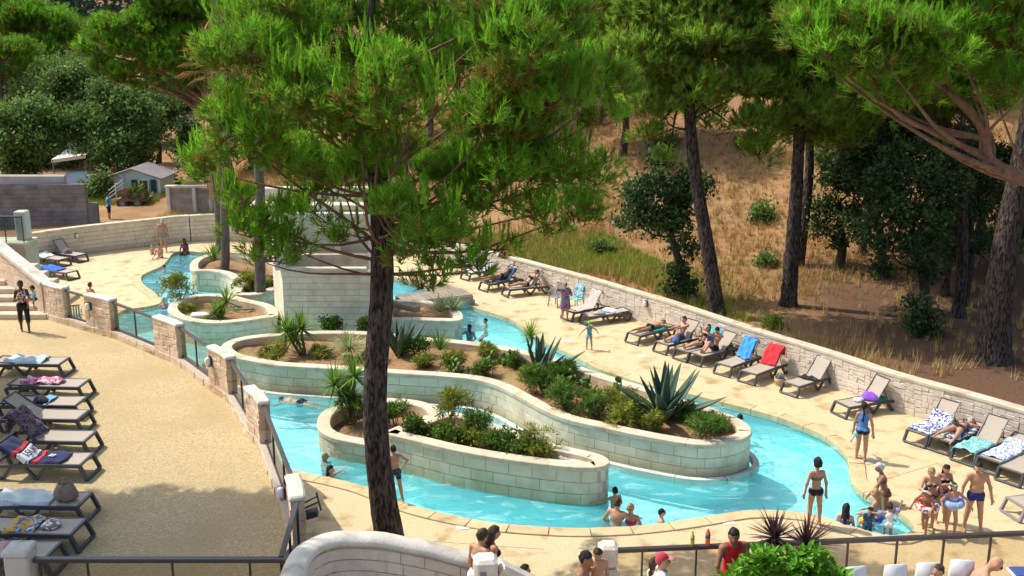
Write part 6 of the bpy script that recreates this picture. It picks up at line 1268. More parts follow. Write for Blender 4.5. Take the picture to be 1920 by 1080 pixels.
# lettering and emblem printed on the navy towel
def on_t5(ss, dz, y=0.0, dn=0.0):
    o5 = LOUNGE['t5']; bk_ = o5['_back']; ca, sa = math.cos(bk_), math.sin(bk_)
    if ss < 1.13: M = Matrix(((0, 1, 0, ss), (-1, 0, 0, y), (0, 0, 1, .385 + dz), (0, 0, 0, 1)))
    else: M = Matrix(((0, ca, -sa, 1.13 + (ss - 1.13) * ca - dz * sa), (-1, 0, 0, y), (0, sa, ca, .385 + (ss - 1.13) * sa + dz * ca), (0, 0, 0, 1)))
    return M
fc = bpy.data.curves.new('lettering', 'FONT'); fc.body = '15U0'; fc.size = .24; fc.align_x = 'CENTER'; fc.align_y = 'CENTER'; fc.extrude = .004; fo = bpy.data.objects.new('lettering_source', fc)
lm_ = bpy.data.meshes.new_from_object(fo); lm_.materials.clear(); lm_.materials.append(MATS['navyred']); bpy.data.objects.remove(fo)
lo = link(bpy.data.objects.new('lettering', lm_)); lo.parent = NT; lo.matrix_basis = on_t5(1.28, .062)
em = MB()
for a_ in (.6, 2.17): em.beam((-math.cos(a_) * .075, -math.sin(a_) * .075, 0), (math.cos(a_) * .075, math.sin(a_) * .075, .0), .05, .01)
eo = em.build('emblem', MATS['band_white']); eo.parent = NT; eo.matrix_basis = on_t5(.78, .05)
towel('pastel striped towel over the terrace lounger with the bag', 't6', .62, 1.75, cloth_mat('pastel', (.56, .62, .62), (.60, .50, .52), (.42, .58, .58), 5), seed=25, hang=.16, rough=.015)
towel('yellow and blue cloth on a terrace lounger', 't7', .75, 1.3, cloth_mat('yellowblue', (.62, .36, .03), (.06, .16, .35), W, 6, 'noise'), seed=26, hang=.14, rough=.02); bundle('red white and green swimwear on a terrace lounger', 't7', .55, 0, (.22, .17, .07), cloth_mat('rwg', W, (.5, .05, .06), (.06, .32, .18), 10, 'voro'), 27)
bundle('pink cloth on the lounger by the corner pillar', 't8', .65, 0, (.3, .2, .1), cloth_mat('hotpink', (.66, .10, .25)), 28)
towel('blue towel on the far deck lounger', 'f2', .7, 1.8, cloth_mat('cobalt', (.03, .14, .55)), seed=29); towel('white towel on the middle far deck lounger', 'f1', 1.0, 1.7, cloth_mat('plain_white', W), seed=30)
bundle('striped beach bag on the far deck lounger', 'f0', 1.0, 0, (.26, .2, .22), cloth_mat('bag_stripe', (.05, .07, .16), (.5, .52, .55), (.4, .12, .05), 6), 31, 'bag', 'bag')
towel('blue towel over a shaded lounger behind the branches', 's0', .9, 2.0, MATS['sky_blue'], seed=32); towel('lilac towel over a shaded lounger behind the branches', 's1', .9, 2.1, cloth_mat('lilac', (.4, .25, .55), W, None, 6), seed=33)
# brown bag standing on a terrace lounger
o_ = LOUNGE['t6']; bl = Vector(o_.location) + Matrix.Rotation(o_.rotation_euler.z, 3, 'Z') @ Vector((.38, .05, .385))
t = thing('handbag', 'slouchy brown bag standing on the foot of a terrace lounger', 'bag', tuple(bl)); M_BAG = mat('brown_cloth', (.22, .155, .115), (.30, .22, .165), 9, .9, .4, 30)
def bagf(m):
    V = []; F = []; k = 14
    for i, (r, z) in enumerate([(.16, 0), (.20, .06), (.20, .16), (.16, .26), (.12, .32), (.09, .33), (.07, .28)]): V += [(bl.x + r * 1.15 * math.cos(6.283 * j / k) * (1 + .08 * math.sin(3 * j + i)), bl.y + r * .75 * math.sin(6.283 * j / k), bl.z + z + .02 * math.sin(j * 2.1)) for j in range(k)]
    for i in range(6): F += [(i * k + j, i * k + (j + 1) % k, i * k + k + (j + 1) % k, i * k + k + j) for j in range(k)]
    F += [tuple(range(k - 1, -1, -1)), tuple(6 * k + j for j in range(k))]; m.add(V, F)
part('body', M_BAG, t, bagf, True); part('handle', M_BAG, t, lambda m: m.tube([(bl.x - .12, bl.y, bl.z + .3), (bl.x - .07, bl.y, bl.z + .44), (bl.x + .05, bl.y, bl.z + .45), (bl.x + .12, bl.y, bl.z + .3)], .016, 6), True)
q = G(1462, 722, 0); t = thing('basket', 'straw beach basket beside the lounger with the red towel', 'basket', tuple(q)); M_STRAW = mat('straw_weave', (.48, .33, .15), (.58, .42, .2), 30, .9, .6, 60)
part('body', M_STRAW, t, lambda m: m.lathe((q.x, q.y, 0), [(.14, 0), (.18, .12), (.2, .26), (.185, .26), (.15, .08)], 14), True)
for s in (-1, 1): part('handle', M_STRAW, t, lambda m: m.tube([(q.x - .1, q.y + .1 * s, .25), (q.x - .06, q.y + .12 * s, .4), (q.x + .06, q.y + .12 * s, .4), (q.x + .1, q.y + .1 * s, .25)], .014, 6), True)
bundle('dark blue cloth in the straw basket', None, 0, 0, (.16, .16, .12), MATS['navy'], 40, 'cloth', 'cloth', loc=(q.x, q.y, .22))
# ---------------------------------------------------------------- chairs, table, bottles
def armchair(label, loc, rz, m, slats=5):
    t = thing('garden_chair', label, 'chair', tuple(loc), rz); P = lambda n, fn, s=False: part(n, m, t, fn, s, False)
    P('seat', lambda mm: mm.box((0, 0, .42), (.48, .46, .035), 0, .012))
    for sx in (-1, 1):
        P('leg', lambda mm: mm.beam((.2 * sx, -.2, .41), (.25 * sx, -.25, 0), .045, .04)); P('leg', lambda mm: mm.beam((.2 * sx, .2, .41), (.25 * sx, .27, 0), .045, .04))
        P('armrest', lambda mm: (mm.beam((.26 * sx, -.22, .64), (.26 * sx, .26, .66), .06, .03), mm.beam((.26 * sx, -.2, .63), (.24 * sx, -.22, .42), .04, .04)))
    for k in range(slats): x = -.19 + .38 * k / (slats - 1); P('back_slat', lambda mm: mm.beam((x * .95, .22, .43), (x, .36, .93), .06, .018))
    P('back_rail', lambda mm: mm.beam((-.24, .36, .93), (.24, .36, .93), .035, .06)); return t
armchair('grey plastic chair left of the woman in the purple kaftan', G(1043, 574, 0), math.radians(-40), MATS['grey_metal'])
ac = armchair('turquoise slatted chair behind the woman in the purple kaftan', G(1080, 578, 0), math.radians(-40), mat('turq_plastic', (.20, .60, .62), rough=.5))
tb_ = tag(part('towel', cloth_mat('patchy_blue', (.10, .36, .60), W, (.25, .55, .66), 8, 'noise'), None, lambda m: m.add([(-.2 + .4 * (j / 5), .37 + (.02 if i < 3 else -.05 - .03 * i) + .01 * math.sin(j * 2 + i), .55 + .41 * min(1, i / 3) - max(0, i - 3) * .16 + .01 * math.sin(j)) for i in range(7) for j in range(6)], [(i * 6 + j, i * 6 + j + 1, i * 6 + 7 + j, i * 6 + 6 + j) for i in range(6) for j in range(5)]), True), 'blue and white towel hung over the turquoise chair', 'towel'); tb_.location = ac.location; tb_.rotation_euler = ac.rotation_euler
armchair('grey deck chair with a turquoise towel seen through the first glass panel', G(142, 612, 0), math.radians(200), MATS['grey_metal'])
q = G(142, 610, 0); bundle('turquoise towel on the grey deck chair', None, 0, 0, (.3, .28, .1), cloth_mat('paleturq', (.35, .66, .70)), 44, 'towel', 'towel', loc=(q.x, q.y, .44))
def shell_chair(label, px, py, yy, rz):
    top = ALONG(px, py, yy - .29); t = thing('white_chair', label, 'chair', (top.x, yy, TZ), rz, 'white bar chairs'); m = mat('white_plastic', (.74, .74, .74), rough=.35, spec=.5); z1 = top.z - TZ
    V = []; n = 9
    prof = [(-.24, .44), (-.1, .43), (.06, .43), (.17, .46), (.215, .56), (.245, .7), (.27, .82), (.29, z1)]
    for i, (y_, z_) in enumerate(prof):
        wv = .22 if i < 4 else .20 - .008 * (i - 4)
        for j in range(n): u = j / (n - 1) * 2 - 1; V.append((u * wv, y_ - (.06 * u * u if i > 3 else 0), z_ + (.05 * u * u if i < 4 else 0) - (.05 * abs(u) ** 4 if i == 7 else 0)))
    F = [(i * n + j, i * n + j + 1, i * n + n + j + 1, i * n + n + j) for i in range(7) for j in range(n - 1)]
    o = obj('shell', mesh_np('shell', V, F, m, True), t, False); md = o.modifiers.new('thick', 'SOLIDIFY'); md.thickness = .02
    for sx in (-1, 1):
        for sy in (-1, 1): part('leg', m, t, lambda mm: mm.tube([(.17 * sx, .15 * sy, .43), (.23 * sx, .22 * sy, 0)], [.02, .016], 8), True, False)
for i, (px, py, lab) in enumerate([(1603, 1062, 'white chair nearest the hedge'), (1681, 1058, 'white chair second from the hedge'), (1746, 1055, 'white chair behind the boy at the bottom right'), (1812, 1050, 'white chair beside the bald man')]): shell_chair(lab, px, py, 15.2 + .08 * i, math.radians((188, 183, 176, 172)[i]))
q = ALONG(1925, 1072, 15.3); t = thing('bar_table', 'small table with a blue top at the bottom right corner', 'table', (q.x + .2, 15.3, TZ))
part('top', mat('blue_top', (.05, .09, .25), rough=.5), t, lambda m: m.box((q.x + .25, 15.3, q.z), (.95, .3, .03), 0, .01)); part('edge', M_WP, t, lambda m: m.box((q.x + .25, 15.3, q.z - .03), (1.0, .35, .03), 0, .01)); part('leg', M_PIT, t, lambda m: m.tube([(q.x + .25, 15.3, TZ), (q.x + .25, 15.3, q.z - .04)], .04, 8), True)
def on_rail(px): a, b = RAILP; t = (px - 1156) / 804; return a.lerp(b, t) + Vector((0, 0, .035))
def bottle(label, px, h, r, liquid, cap, bandc):
    p = on_rail(px); t = thing('bottle', label, 'bottle', tuple(p))
    part('body', mat('drink_' + label[:6].strip(), liquid, rough=.2, spec=.5), t, lambda m: m.lathe(p, [(r * .9, 0), (r, .02), (r, h * .42), (r * .93, h * .5), (r, h * .58), (r * .9, h * .72), (r * .4, h * .88), (r * .35, h * .92)], 12), True)
    part('label_band', mat('band_' + label[:6].strip(), bandc, rough=.6), t, lambda m: m.lathe(p + Vector((0, 0, h * .42)), [(r * 1.02, 0), (r * 1.02, h * .22)], 12), True); part('cap', mat('cap_' + label[:6].strip(), cap, rough=.5), t, lambda m: m.lathe(p + Vector((0, 0, h * .92)), [(r * .42, 0), (r * .42, h * .08)], 10), True)
bottle('yellow juice bottle with a red cap on the railing', 1294, .24, .034, (.72, .52, .03), (.6, .03, .03), (.35, .33, .2)); bottle('tall orange drink bottle with a blue band on the railing', 1322, .30, .042, (.82, .17, .03), (.75, .75, .75), (.05, .12, .4))
# white skimmer lids set in the deck
for i, (px, py) in enumerate([(868, 989), (1366, 980), (1629, 862), (1203, 668), (1063, 640), (245, 527), (157, 523)]):
    p = G(px, py, 0); tag(part('skimmer_lid', M_LID, None, lambda m: m.box((p.x, p.y, .006), (.3, .24, .012), .2, .003)), ['white deck lid below the boat shaped planter', 'white deck lid near the bottles on the railing', 'white deck lid at the feet of the woman in blue', 'white deck lid near the boys on loungers', 'white deck lid by the child in green', 'white deck lid on the far left deck by the water', 'white deck lid on the far left deck by the seated woman'][i], 'deck lid')

for k, (a, b) in enumerate([((1090, 650), (1222, 641)), ((1500, 905), (1500, 905)), ((1640, 905), (1760, 868)), ((740, 1010), (1020, 1030))]):
    if a == b: continue
    p, q = G(*a, 0), G(*b, 0); tag(part('deck_joint', M_MORT, None, lambda m: m.beam((p.x, p.y, .001), (q.x, q.y, .001), .014, .004)), kind='structure')
# ---------------------------------------------------------------- people
def surface_nets(S, o, h):
    s = S < 0; nx, ny, nz = S.shape; acc = np.zeros((nx - 1, ny - 1, nz - 1, 3), np.float32); cnt = np.zeros((nx - 1, ny - 1, nz - 1), np.float32)
    for ax in range(3):
        sl0 = [slice(None)] * 3; sl1 = [slice(None)] * 3; sl0[ax] = slice(0, -1); sl1[ax] = slice(1, None)
        a, b = S[tuple(sl0)], S[tuple(sl1)]; cr = (a < 0) != (b < 0)
        with np.errstate(divide='ignore', invalid='ignore'): t = np.where(cr, a / (a - b), 0).astype(np.float32)
        o1, o2 = [k for k in range(3) if k != ax]
        for i in (0, 1):
            for j in (0, 1):
                q = [slice(None)] * 3; q[o1] = slice(i, S.shape[o1] - 1 + i); q[o2] = slice(j, S.shape[o2] - 1 + j); c = cr[tuple(q)]; v = np.zeros(c.shape + (3,), np.float32); v[..., ax] = t[tuple(q)]; v[..., o1] = i; v[..., o2] = j
                acc += v * c[..., None]; cnt += c
    m = cnt > 0; idx = np.full(m.shape, -1, np.int64); idx[m] = np.arange(m.sum()); base = np.argwhere(m).astype(np.float32); V = (base + acc[m] / cnt[m][:, None]) * h + o; Q = []
    for ax in range(3):
        o1, o2 = (ax + 1) % 3, (ax + 2) % 3; sl0 = [slice(None)] * 3; sl1 = [slice(None)] * 3; sl0[ax] = slice(0, -1); sl1[ax] = slice(1, None); a, b = s[tuple(sl0)], s[tuple(sl1)]
        e = np.argwhere(a != b); ok = (e[:, o1] > 0) & (e[:, o2] > 0) & (e[:, o1] < S.shape[o1] - 1) & (e[:, o2] < S.shape[o2] - 1); e = e[ok]
        if not len(e): continue
        c = []
        for d1, d2 in ((-1, -1), (0, -1), (0, 0), (-1, 0)): f = e.copy(); f[:, o1] += d1; f[:, o2] += d2; c.append(idx[f[:, 0], f[:, 1], f[:, 2]])
        q = np.stack(c, 1); fl = ~a[e[:, 0], e[:, 1], e[:, 2]]; q[fl] = q[fl][:, ::-1]; Q.append(q)
    return V, np.vstack(Q)
class SDF:
    def __init__(s, k=.03): s.p = []; s.k = k
    def cap(s, a, b, ra, rb, name=''): s.p.append(('c', np.array(a, float), np.array(b, float), ra, rb, name)); return s
    def ell(s, c, R, r, name=''): s.p.append(('e', np.array(c, float), np.array(R, float), np.array(r, float), None, name)); return s   # R rows: axes
    def dist(s, q, P):
        if q[0] == 'c':
            a, b, ra, rb = q[1:5]; ab = b - a; t = np.clip(((P - a) @ ab) / max(ab @ ab, 1e-9), 0, 1); return np.linalg.norm(P - a - t[..., None] * ab, axis=-1) - (ra + (rb - ra) * t), t
        L = (P - q[1]) @ q[2].T; k0 = np.linalg.norm(L / q[3], axis=-1); k1 = np.linalg.norm(L / (q[3] ** 2), axis=-1); return k0 * (k0 - 1) / np.maximum(k1, 1e-6), np.zeros(k0.shape)
    def bbox(s, q):
        if q[0] == 'c': r = max(q[3], q[4]); return np.minimum(q[1], q[2]) - r, np.maximum(q[1], q[2]) + r
        r = q[3].max(); return q[1] - r, q[1] + r
    def mesh(s, h, cut=None):
        B = [s.bbox(q) for q in s.p]; lo = np.min([b[0] for b in B], 0) - .08; hi = np.max([b[1] for b in B], 0) + .08; n = np.ceil((hi - lo) / h).astype(int) + 1; S = np.full(n, .3, np.float32)
        for q, (a, b) in zip(s.p, B):
            i0 = np.maximum(((a - lo - .07) / h).astype(int), 0); i1 = np.minimum(((b - lo + .07) / h).astype(int) + 2, n); sl = tuple(slice(i, j) for i, j in zip(i0, i1))
            g = np.stack(np.meshgrid(*[lo[k] + np.arange(i0[k], i1[k]) * h for k in range(3)], indexing='ij'), -1); d, _ = s.dist(q, g); c = S[sl]; kk = s.k; hh = np.clip(.5 + .5 * (c - d) / kk, 0, 1); S[sl] = c + (d - c) * hh - kk * hh * (1 - hh)
        if cut is not None:
            g = np.stack(np.meshgrid(*[lo[k] + np.arange(n[k]) * h for k in range(3)], indexing='ij'), -1); S = np.maximum(S, cut(g)).astype(np.float32)
        return surface_nets(S, lo, h)
    def label(s, V):
        D = []; T = []
        for q in s.p: d, t = s.dist(q, V); D.append(d); T.append(t)
        D = np.array(D); i = D.argmin(0); return np.array([q[5] for q in s.p])[i], np.array(T)[i, np.arange(len(V))]
SKIN = {'pale': (.60, .36, .26), 'light': (.55, .30, .195), 'tan': (.50, .265, .16), 'brown': (.33, .16, .09), 'dark': (.10, .048, .03)}
HAIRC = {'black': (.012, .010, .010), 'brown': (.05, .028, .016), 'blond': (.34, .22, .10), 'grey': (.33, .31, .29), 'red': (.16, .06, .025), 'silver': (.5, .49, .47)}
def skinm(k): c = SKIN[k]; return mat('skin_' + k, c, tuple(x * .88 for x in c), 9, .5, .12, 60, spec=.35)
def hairm(k): c = HAIRC[k]; return mat('hair_' + k, c, tuple(x * 1.5 for x in c), 30, .55, .6, 90)
def nrm(v): v = np.array(v, float); return v / np.linalg.norm(v)
def person(label, anchor, rz, h, sex, skin, hair=('short', 'brown'), wear=(), pose=None, pz=None, vox=.02, build=1.0, eyes=True, group=None):
    pose = dict(pose or {}); u = nrm(pose.get('u', (0, 0, 1))); f = np.array(pose.get('f', (0, 1, 0)), float); f = nrm(f - u * (f @ u)); r = np.cross(f, u); T = np.stack([r, f, u]); k = h / 1.7; ch = max(0, min(1, (1.5 - h) / .6)); hs = 1 + .28 * ch; fem = sex == 'f' and h > 1.4
    W = lambda x, y, z: x * h * r + y * h * f + z * h * u
    B = SDF(.035 * k); bd = build
    if fem: B.ell(W(0, 0, 0), T, np.array((.092 * bd, .062 * bd, .068)) * h, 'pelvis').ell(W(0, .002, .09), T, np.array((.068 * bd, .050 * bd, .085)) * h, 'waist').ell(W(0, 0, .195), T, np.array((.080, .055, .085)) * h, 'chest'); sh, shr, nk = .080, .030, .024
    else: B.ell(W(0, 0, 0), T, np.array((.088 * bd, .060 * bd, .068)) * h, 'pelvis').ell(W(0, .004 * bd, .09), T, np.array((.078 * bd, .052 * bd ** 1.4, .088)) * h, 'waist').ell(W(0, 0, .195), T, np.array((.096 - .012 * ch, .064, .088)) * h, 'chest'); sh, shr, nk = .094 - .014 * ch, .036 - .006 * ch, .031 - .005 * ch
    B.cap(W(-sh, 0, .258), W(sh, 0, .258), shr * h, shr * h, 'shoulders')
    if fem:
        for s in (-1, 1): B.ell(W(.040 * s, .048, .182), T, np.array((.034, .030, .034)) * h * bd, 'bust')
    for s in (-1, 1): B.ell(W(.044 * s, -.034, -.022), T, np.array((.046, .042, .048)) * h, 'glute')
    hd = nrm(pose.get('head', u)); face = np.array(pose.get('face', f), float); face = nrm(face - hd * (face @ hd)); hr = np.cross(face, hd); HT = np.stack([hr, face, hd])
    nb = W(0, 0, .275); nt_ = nb + hd * .05 * h; B.cap(nb - u * .02 * h, nt_ + hd * .02 * h, nk * h * 1.1, nk * h, 'neck')
    hc = nt_ + hd * (.060 * h * hs) + face * .010 * h; HR = np.array((.043, .053, .062)) * h * hs; B.ell(hc, HT, HR, 'head'); B.ell(hc + face * .012 * h * hs - hd * .032 * h * hs, HT, np.array((.034, .040, .038)) * h * hs, 'head')
    F2 = SDF(.012 * k)
    B.cap(hc + face * .050 * h * hs - hd * .004 * h, hc + face * .062 * h * hs - hd * .018 * h * hs, .007 * h, .010 * h, 'nose')
    for s in (-1, 1): B.ell(hc + hr * s * .043 * h * hs - hd * .008 * h, HT, np.array((.008, .014, .019)) * h * hs, 'ear')
    D = {}
    for s, sd in ((-1, 'l'), (1, 'r')):
        hip = W(.050 * s, 0, -.018); th, sn = pose.get(sd + 'l', ((.05 * s, .0, -1), (.0, -.02, -1))); knee = hip + nrm(th) * .235 * h; ank = knee + nrm(sn) * .235 * h; ft = nrm(pose.get(sd + 'f', f if abs(np.array(sn)[2]) > .5 else nrm(np.array(sn) + .25 * f)))
        sl_ = .92 if ch else 1.0; B.cap(hip, knee, .052 * h * sl_ * (1 + .5 * (bd - 1)), .033 * h, 'thigh').cap(knee, ank, .032 * h, .0205 * h, 'shin'); back = -np.cross(np.cross(nrm(sn), ft), nrm(sn)); B.ell(knee + nrm(sn) * .07 * h + back * .009 * h, np.stack([np.cross(nrm(sn), ft) / max(np.linalg.norm(np.cross(nrm(sn), ft)), 1e-6), nrm(back + 1e-6), nrm(sn)]), np.array((.029, .027, .065)) * h, 'shin')
        heel = ank + nrm(sn) * .022 * h - ft * .018 * h; B.cap(heel, ank + nrm(sn) * .026 * h + ft * .085 * h, .020 * h, .013 * h, 'foot'); D[sd + 'ank'] = ank + nrm(sn) * .040 * h
        so_ = W((sh + .012) * s, 0, .254); ua, fa = pose.get(sd + 'a', ((.16 * s, -.02, -1), (.08 * s, .14, -1))); el = so_ + nrm(ua) * .165 * h; wr = el + nrm(fa) * .140 * h; mus = 1.12 if not fem and not ch else .95
        B.cap(so_, el, .027 * h * mus, .021 * h, 'uarm').cap(el, wr, .022 * h, .0145 * h, 'farm'); hd_ = nrm(pose.get(sd + 'h', fa)); B.cap(wr, wr + hd_ * .048 * h, .015 * h, .017 * h, 'palm'); D[sd + 'w'] = (wr, hd_)
    low = min(D['lank'][2], D['rank'][2]); pz_ = -low if pz is None else pz
    C, S_ = math.cos(math.radians(rz)), math.sin(math.radians(rz)); R = np.array(((C, -S_, 0), (S_, C, 0), (0, 0, 1)))
    if anchor[0] == 'feet':
        g_ = np.array(G(anchor[1], anchor[2], anchor[3])); mid = R @ ((D['lank'] + D['rank']) / 2); loc = np.array((g_[0] - mid[0], g_[1] - mid[1], anchor[3] + pz_))
    elif anchor[0] == 'head': z = anchor[3] + pz_ + (R @ hc)[2]; g_ = np.array(G(anchor[1], anchor[2], z)); loc = g_ - R @ hc
    elif anchor[0] == 'heady': g_ = np.array(ALONG(anchor[1], anchor[2], anchor[3])); loc = g_ - R @ hc
    else: loc = np.array(anchor[1], float) + np.array((0, 0, pz_ if pz is not None else 0))
    V, Q = B.mesh(vox * max(.7, k)); lab, tt = B.label(V); q = (V @ T.T) / h
    # fingers: five of unequal length rooted in the palm
    fb = MB(); fb.v = [tuple(v) for v in V]; nV = len(V); fb.f = [tuple(x) for x in Q]
    for sd, s in (('l', -1), ('r', 1)):
        wr, d = D[sd + 'w']; n1 = nrm(np.cross(d, u if abs(d @ u) < .95 else f)); n2 = np.cross(d, n1); c0 = wr + d * .045 * h
        for i, ln in enumerate((.040, .047, .050, .044)):
            p0 = c0 + n1 * (i - 1.5) * .0095 * h; p1 = p0 + d * ln * .55 * h + n2 * .004 * h; p2 = p1 + d * ln * .42 * h + n2 * .014 * h; fb.tube([p0, p1, p2], [.0058 * h, .0052 * h, .004 * h], 5)
        p0 = wr + d * .016 * h - n1 * .012 * h; p1 = p0 + d * .024 * h - n1 * .018 * h; p2 = p1 + d * .024 * h - n1 * .004 * h; fb.tube([p0, p1, p2], [.0066 * h, .006 * h, .0046 * h], 5)
    t = thing('person', label, 'person', tuple(loc), math.radians(rz), group)
    body = obj('body', mesh_np('body', fb.v, fb.f, skinm(skin), True), t, False)
    me = body.data; N = np.zeros(len(fb.v) * 3, np.float32); me.vertices.foreach_get('normal', N); N = N.reshape(-1, 3)[:nV]
    def garment(name, sel, m, off=.009):
        keep = sel[Q].all(1); Fq = Q[keep]
        if not len(Fq): return
        used = np.unique(Fq); mp = np.full(nV, -1); mp[used] = np.arange(len(used)); obj(name, mesh_np(name, V[used] + N[used] * off, mp[Fq].astype(np.int64), m, True), t, False)
    L_ = lambda *a: np.isin(lab, a); z = q[:, 2]; x_ = np.abs(q[:, 0])
    for kind, m, *ex in wear:
        if kind == 'trunks': garment('trunks', (L_('pelvis', 'glute') | (L_('waist') & (z < .045)) | (L_('thigh') & (tt < (ex[0] if ex else .35)))) & (z < .05), m)
        elif kind == 'bottom': garment('bikini_bottom', (L_('pelvis', 'glute') | (L_('thigh') & (tt < .10)) | (L_('waist') & (z < .03))) & (z < .032) & (z + .55 * (x_ - .05).clip(0) * 0 > -.2), m)
        elif kind == 'top': garment('bikini_top', L_('chest', 'bust', 'shoulders', 'uarm') & (z > .150) & (z < .205) & ~(L_('uarm')), m)
        elif kind == 'suit': garment('swimsuit', L_('pelvis', 'glute', 'waist', 'bust', 'chest') & (z < (.215 if q[:, 1].mean() < 9 else 0)) | (L_('thigh') & (tt < .08)), m)
        elif kind == 'tank': garment('tank_top', (L_('waist', 'chest', 'bust', 'pelvis', 'glute') | (L_('shoulders') & (x_ < .075) & (x_ > .028))) & (z > -.005), m, .012)
        elif kind == 'shirt': garment('shirt', (L_('waist', 'chest', 'bust', 'shoulders', 'pelvis', 'glute') | (L_('uarm') & (tt < .62))) & (z > -.02), m, .014)
        elif kind == 'capri': garment('trousers', (L_('pelvis', 'glute') | (L_('thigh')) | (L_('waist') & (z < .04)) | (L_('shin') & (tt < .3))) & (z < .045), m, .012)
        elif kind == 'kaftan':
            mb = MB(); ks = 20; rows = [(.245, .098, .066), (.20, .105, .082), (.10, .105, .085), (0, .118, .092), (-.10, .128, .10), (-.22, .138, .108)]
            for zz, a, b_ in rows: mb.v += [tuple(W(a * math.cos(6.283 * j / ks) * (1 + .05 * math.sin(5 * 6.283 * j / ks + zz * 9)), b_ * math.sin(6.283 * j / ks) * (1 + .05 * math.cos(7 * 6.283 * j / ks)), zz)) for j in range(ks)]
            for i in range(5): mb.f += [(i * ks + j, i * ks + (j + 1) % ks, i * ks + ks + (j + 1) % ks, i * ks + ks + j) for j in range(ks)]
            mb.build('kaftan', m, t, True, False); garment('sleeves', (L_('uarm') & (tt < .8)) | L_('shoulders'), m, .03)
        elif kind == 'goggles':
            mb = MB(); ce = hc + face * .050 * h * hs + hd * (.016 + (ex[0] if ex else 0)) * h; mb.beam(ce - hr * .034 * h, ce + hr * .034 * h, .03 * h, .022 * h, up=tuple(hd)); mb.tube([hc + (hr * math.cos(a) * HR[0] * 1.06 + face * math.sin(a) * HR[1] * 1.06) + hd * (.016 + (ex[0] if ex else 0)) * h for a in np.linspace(0, 6.283, 17)], .006 * h, 5, False); mb.build('goggles', m, t, False, False)
        elif kind == 'sunglasses':
            for s in (-1, 1): mb = MB(); ce = hc + face * .049 * h * hs + hr * s * .019 * h + hd * .004 * h; mb.beam(ce, ce + face * .008 * h, .03 * h, .022 * h, up=tuple(hd)); mb.build('lens', M_BLACK, t, False, False)
        elif kind == 'armband':
            for sd in 'lr':
                ua = nrm(pose.get(sd + 'a', ((.16 * (-1 if sd == 'l' else 1), 0, -1), 0))[0]); so_ = W((sh + .012) * (-1 if sd == 'l' else 1), 0, .254); mb = MB(); mb.tube([so_ + ua * .04 * h, so_ + ua * .06 * h, so_ + ua * .11 * h, so_ + ua * .15 * h, so_ + ua * .165 * h], [.03 * h, .06 * h, .066 * h, .06 * h, .03 * h], 12); mb.build('armband', m, t, True, False)
        elif kind == 'watch': wr, d = D['rw']; mb = MB(); mb.tube([wr - d * .02 * h, wr + d * .002 * h], [.0175 * h, .0175 * h], 10); mb.build('wristband', m, t, True, False)
    st_, hcol = hair; hm = hairm(hcol) if isinstance(hcol, str) else hcol
    if st_ != 'bald':
        A = SDF(.02 * k); e = .012 if st_ != 'curly' else .03; A.ell(hc + hd * .006 * h - face * .006 * h, HT, HR + e * k * hs, 'h')
        if st_ == 'curly': A.ell(hc + hd * .03 * h - face * .012 * h, HT, HR * 1.12 + .01, 'h')
        if st_ == 'bun': A.ell(hc - face * .065 * h + hd * .012 * h, HT, np.array((.026, .024, .026)) * h, 'h')
        if st_ in ('long', 'pony'):
            w_ = .038 if st_ == 'long' else .016; top = hc - face * .038 * h - hd * .012 * h; bot = W(0, -.062, .13 if st_ == 'long' else .16); A.cap(top, hc - face * .045 * h - hd * .075 * h, .040 * h * (w_ / .038), .036 * h * (w_ / .038), 'h').cap(hc - face * .045 * h - hd * .075 * h, bot, .036 * h * (w_ / .038), .018 * h, 'h')
            if st_ == 'long':
                for s in (-1, 1): A.cap(hc + hr * s * .032 * h - face * .022 * h, W(.05 * s, -.035, .19), .020 * h, .012 * h, 'h')
        lv = {'short': .016, 'long': .012, 'bun': .014, 'pony': .014, 'curly': .012, 'cap': .022, 'swimcap': .010}.get(st_, .014)
        def cut(g): L = g - hc; a = L @ face; b = L @ hd; side = (b < .03 * h * hs)                          # keep hair behind the face and above the brow
        def cut(g):
            L = g - hc; a = (L @ face) / (h * hs); b = (L @ hd) / (h * hs); am = np.where(b > .018, .014 + (b - .018) * 2.2, np.where(b < -.002, -.008, .004)); d1 = a - am; low_ = -(b + .036) - np.where(st_ in ('long', 'pony', 'bun'), 9, 0); return np.maximum(d1 * .5 * h, low_ * h)
        hV, hQ = A.mesh(.014 * max(.75, k), cut); hV = hV + (0 if st_ in ('cap', 'swimcap') else 1) * (RNG.normal(size=hV.shape) * .0028 + .005 * np.sin(hV[:, [1, 2, 0]] * 70)); obj({'cap': 'cap', 'swimcap': 'swim_cap'}.get(st_, 'hair'), mesh_np('hair', hV, hQ, hm, True), t, False)
        if st_ == 'cap': mb = MB(); ce = hc + hd * .026 * h + face * .045 * h; mb.beam(ce, ce + face * .055 * h - hd * .008 * h, .075 * h, .008 * h, up=tuple(hd), ch=.9); mb.build('brim', ex_b if (ex_b := pose.get('brim')) else hm, t, True, False)
    if eyes:
        M_EYE = mat('eye_dark', (.02, .014, .012), rough=.3); M_LIP = mat('lips', (.30, .09, .07), rough=.5)
        for s in (-1, 1): mb = MB(); mb.lathe((0, 0, 0), [(.001, -.006), (.007, -.003), (.007, .003), (.001, .006)], 6); ce = hc + face * .0475 * h * hs + hr * s * .018 * h * hs + hd * .004 * h; mb.v = [tuple(ce + np.array(v) * k * np.array((1.3, 1.3, .9))) for v in mb.v]; mb.build('eye', M_EYE, t, True, False)
        mb = MB(); ce = hc + face * .051 * h * hs - hd * .040 * h * hs; mb.beam(ce - hr * .014 * h, ce + hr * .014 * h, .008 * h, .008 * h, up=tuple(hd)); mb.build('mouth', M_LIP, t, False, False)
    return t
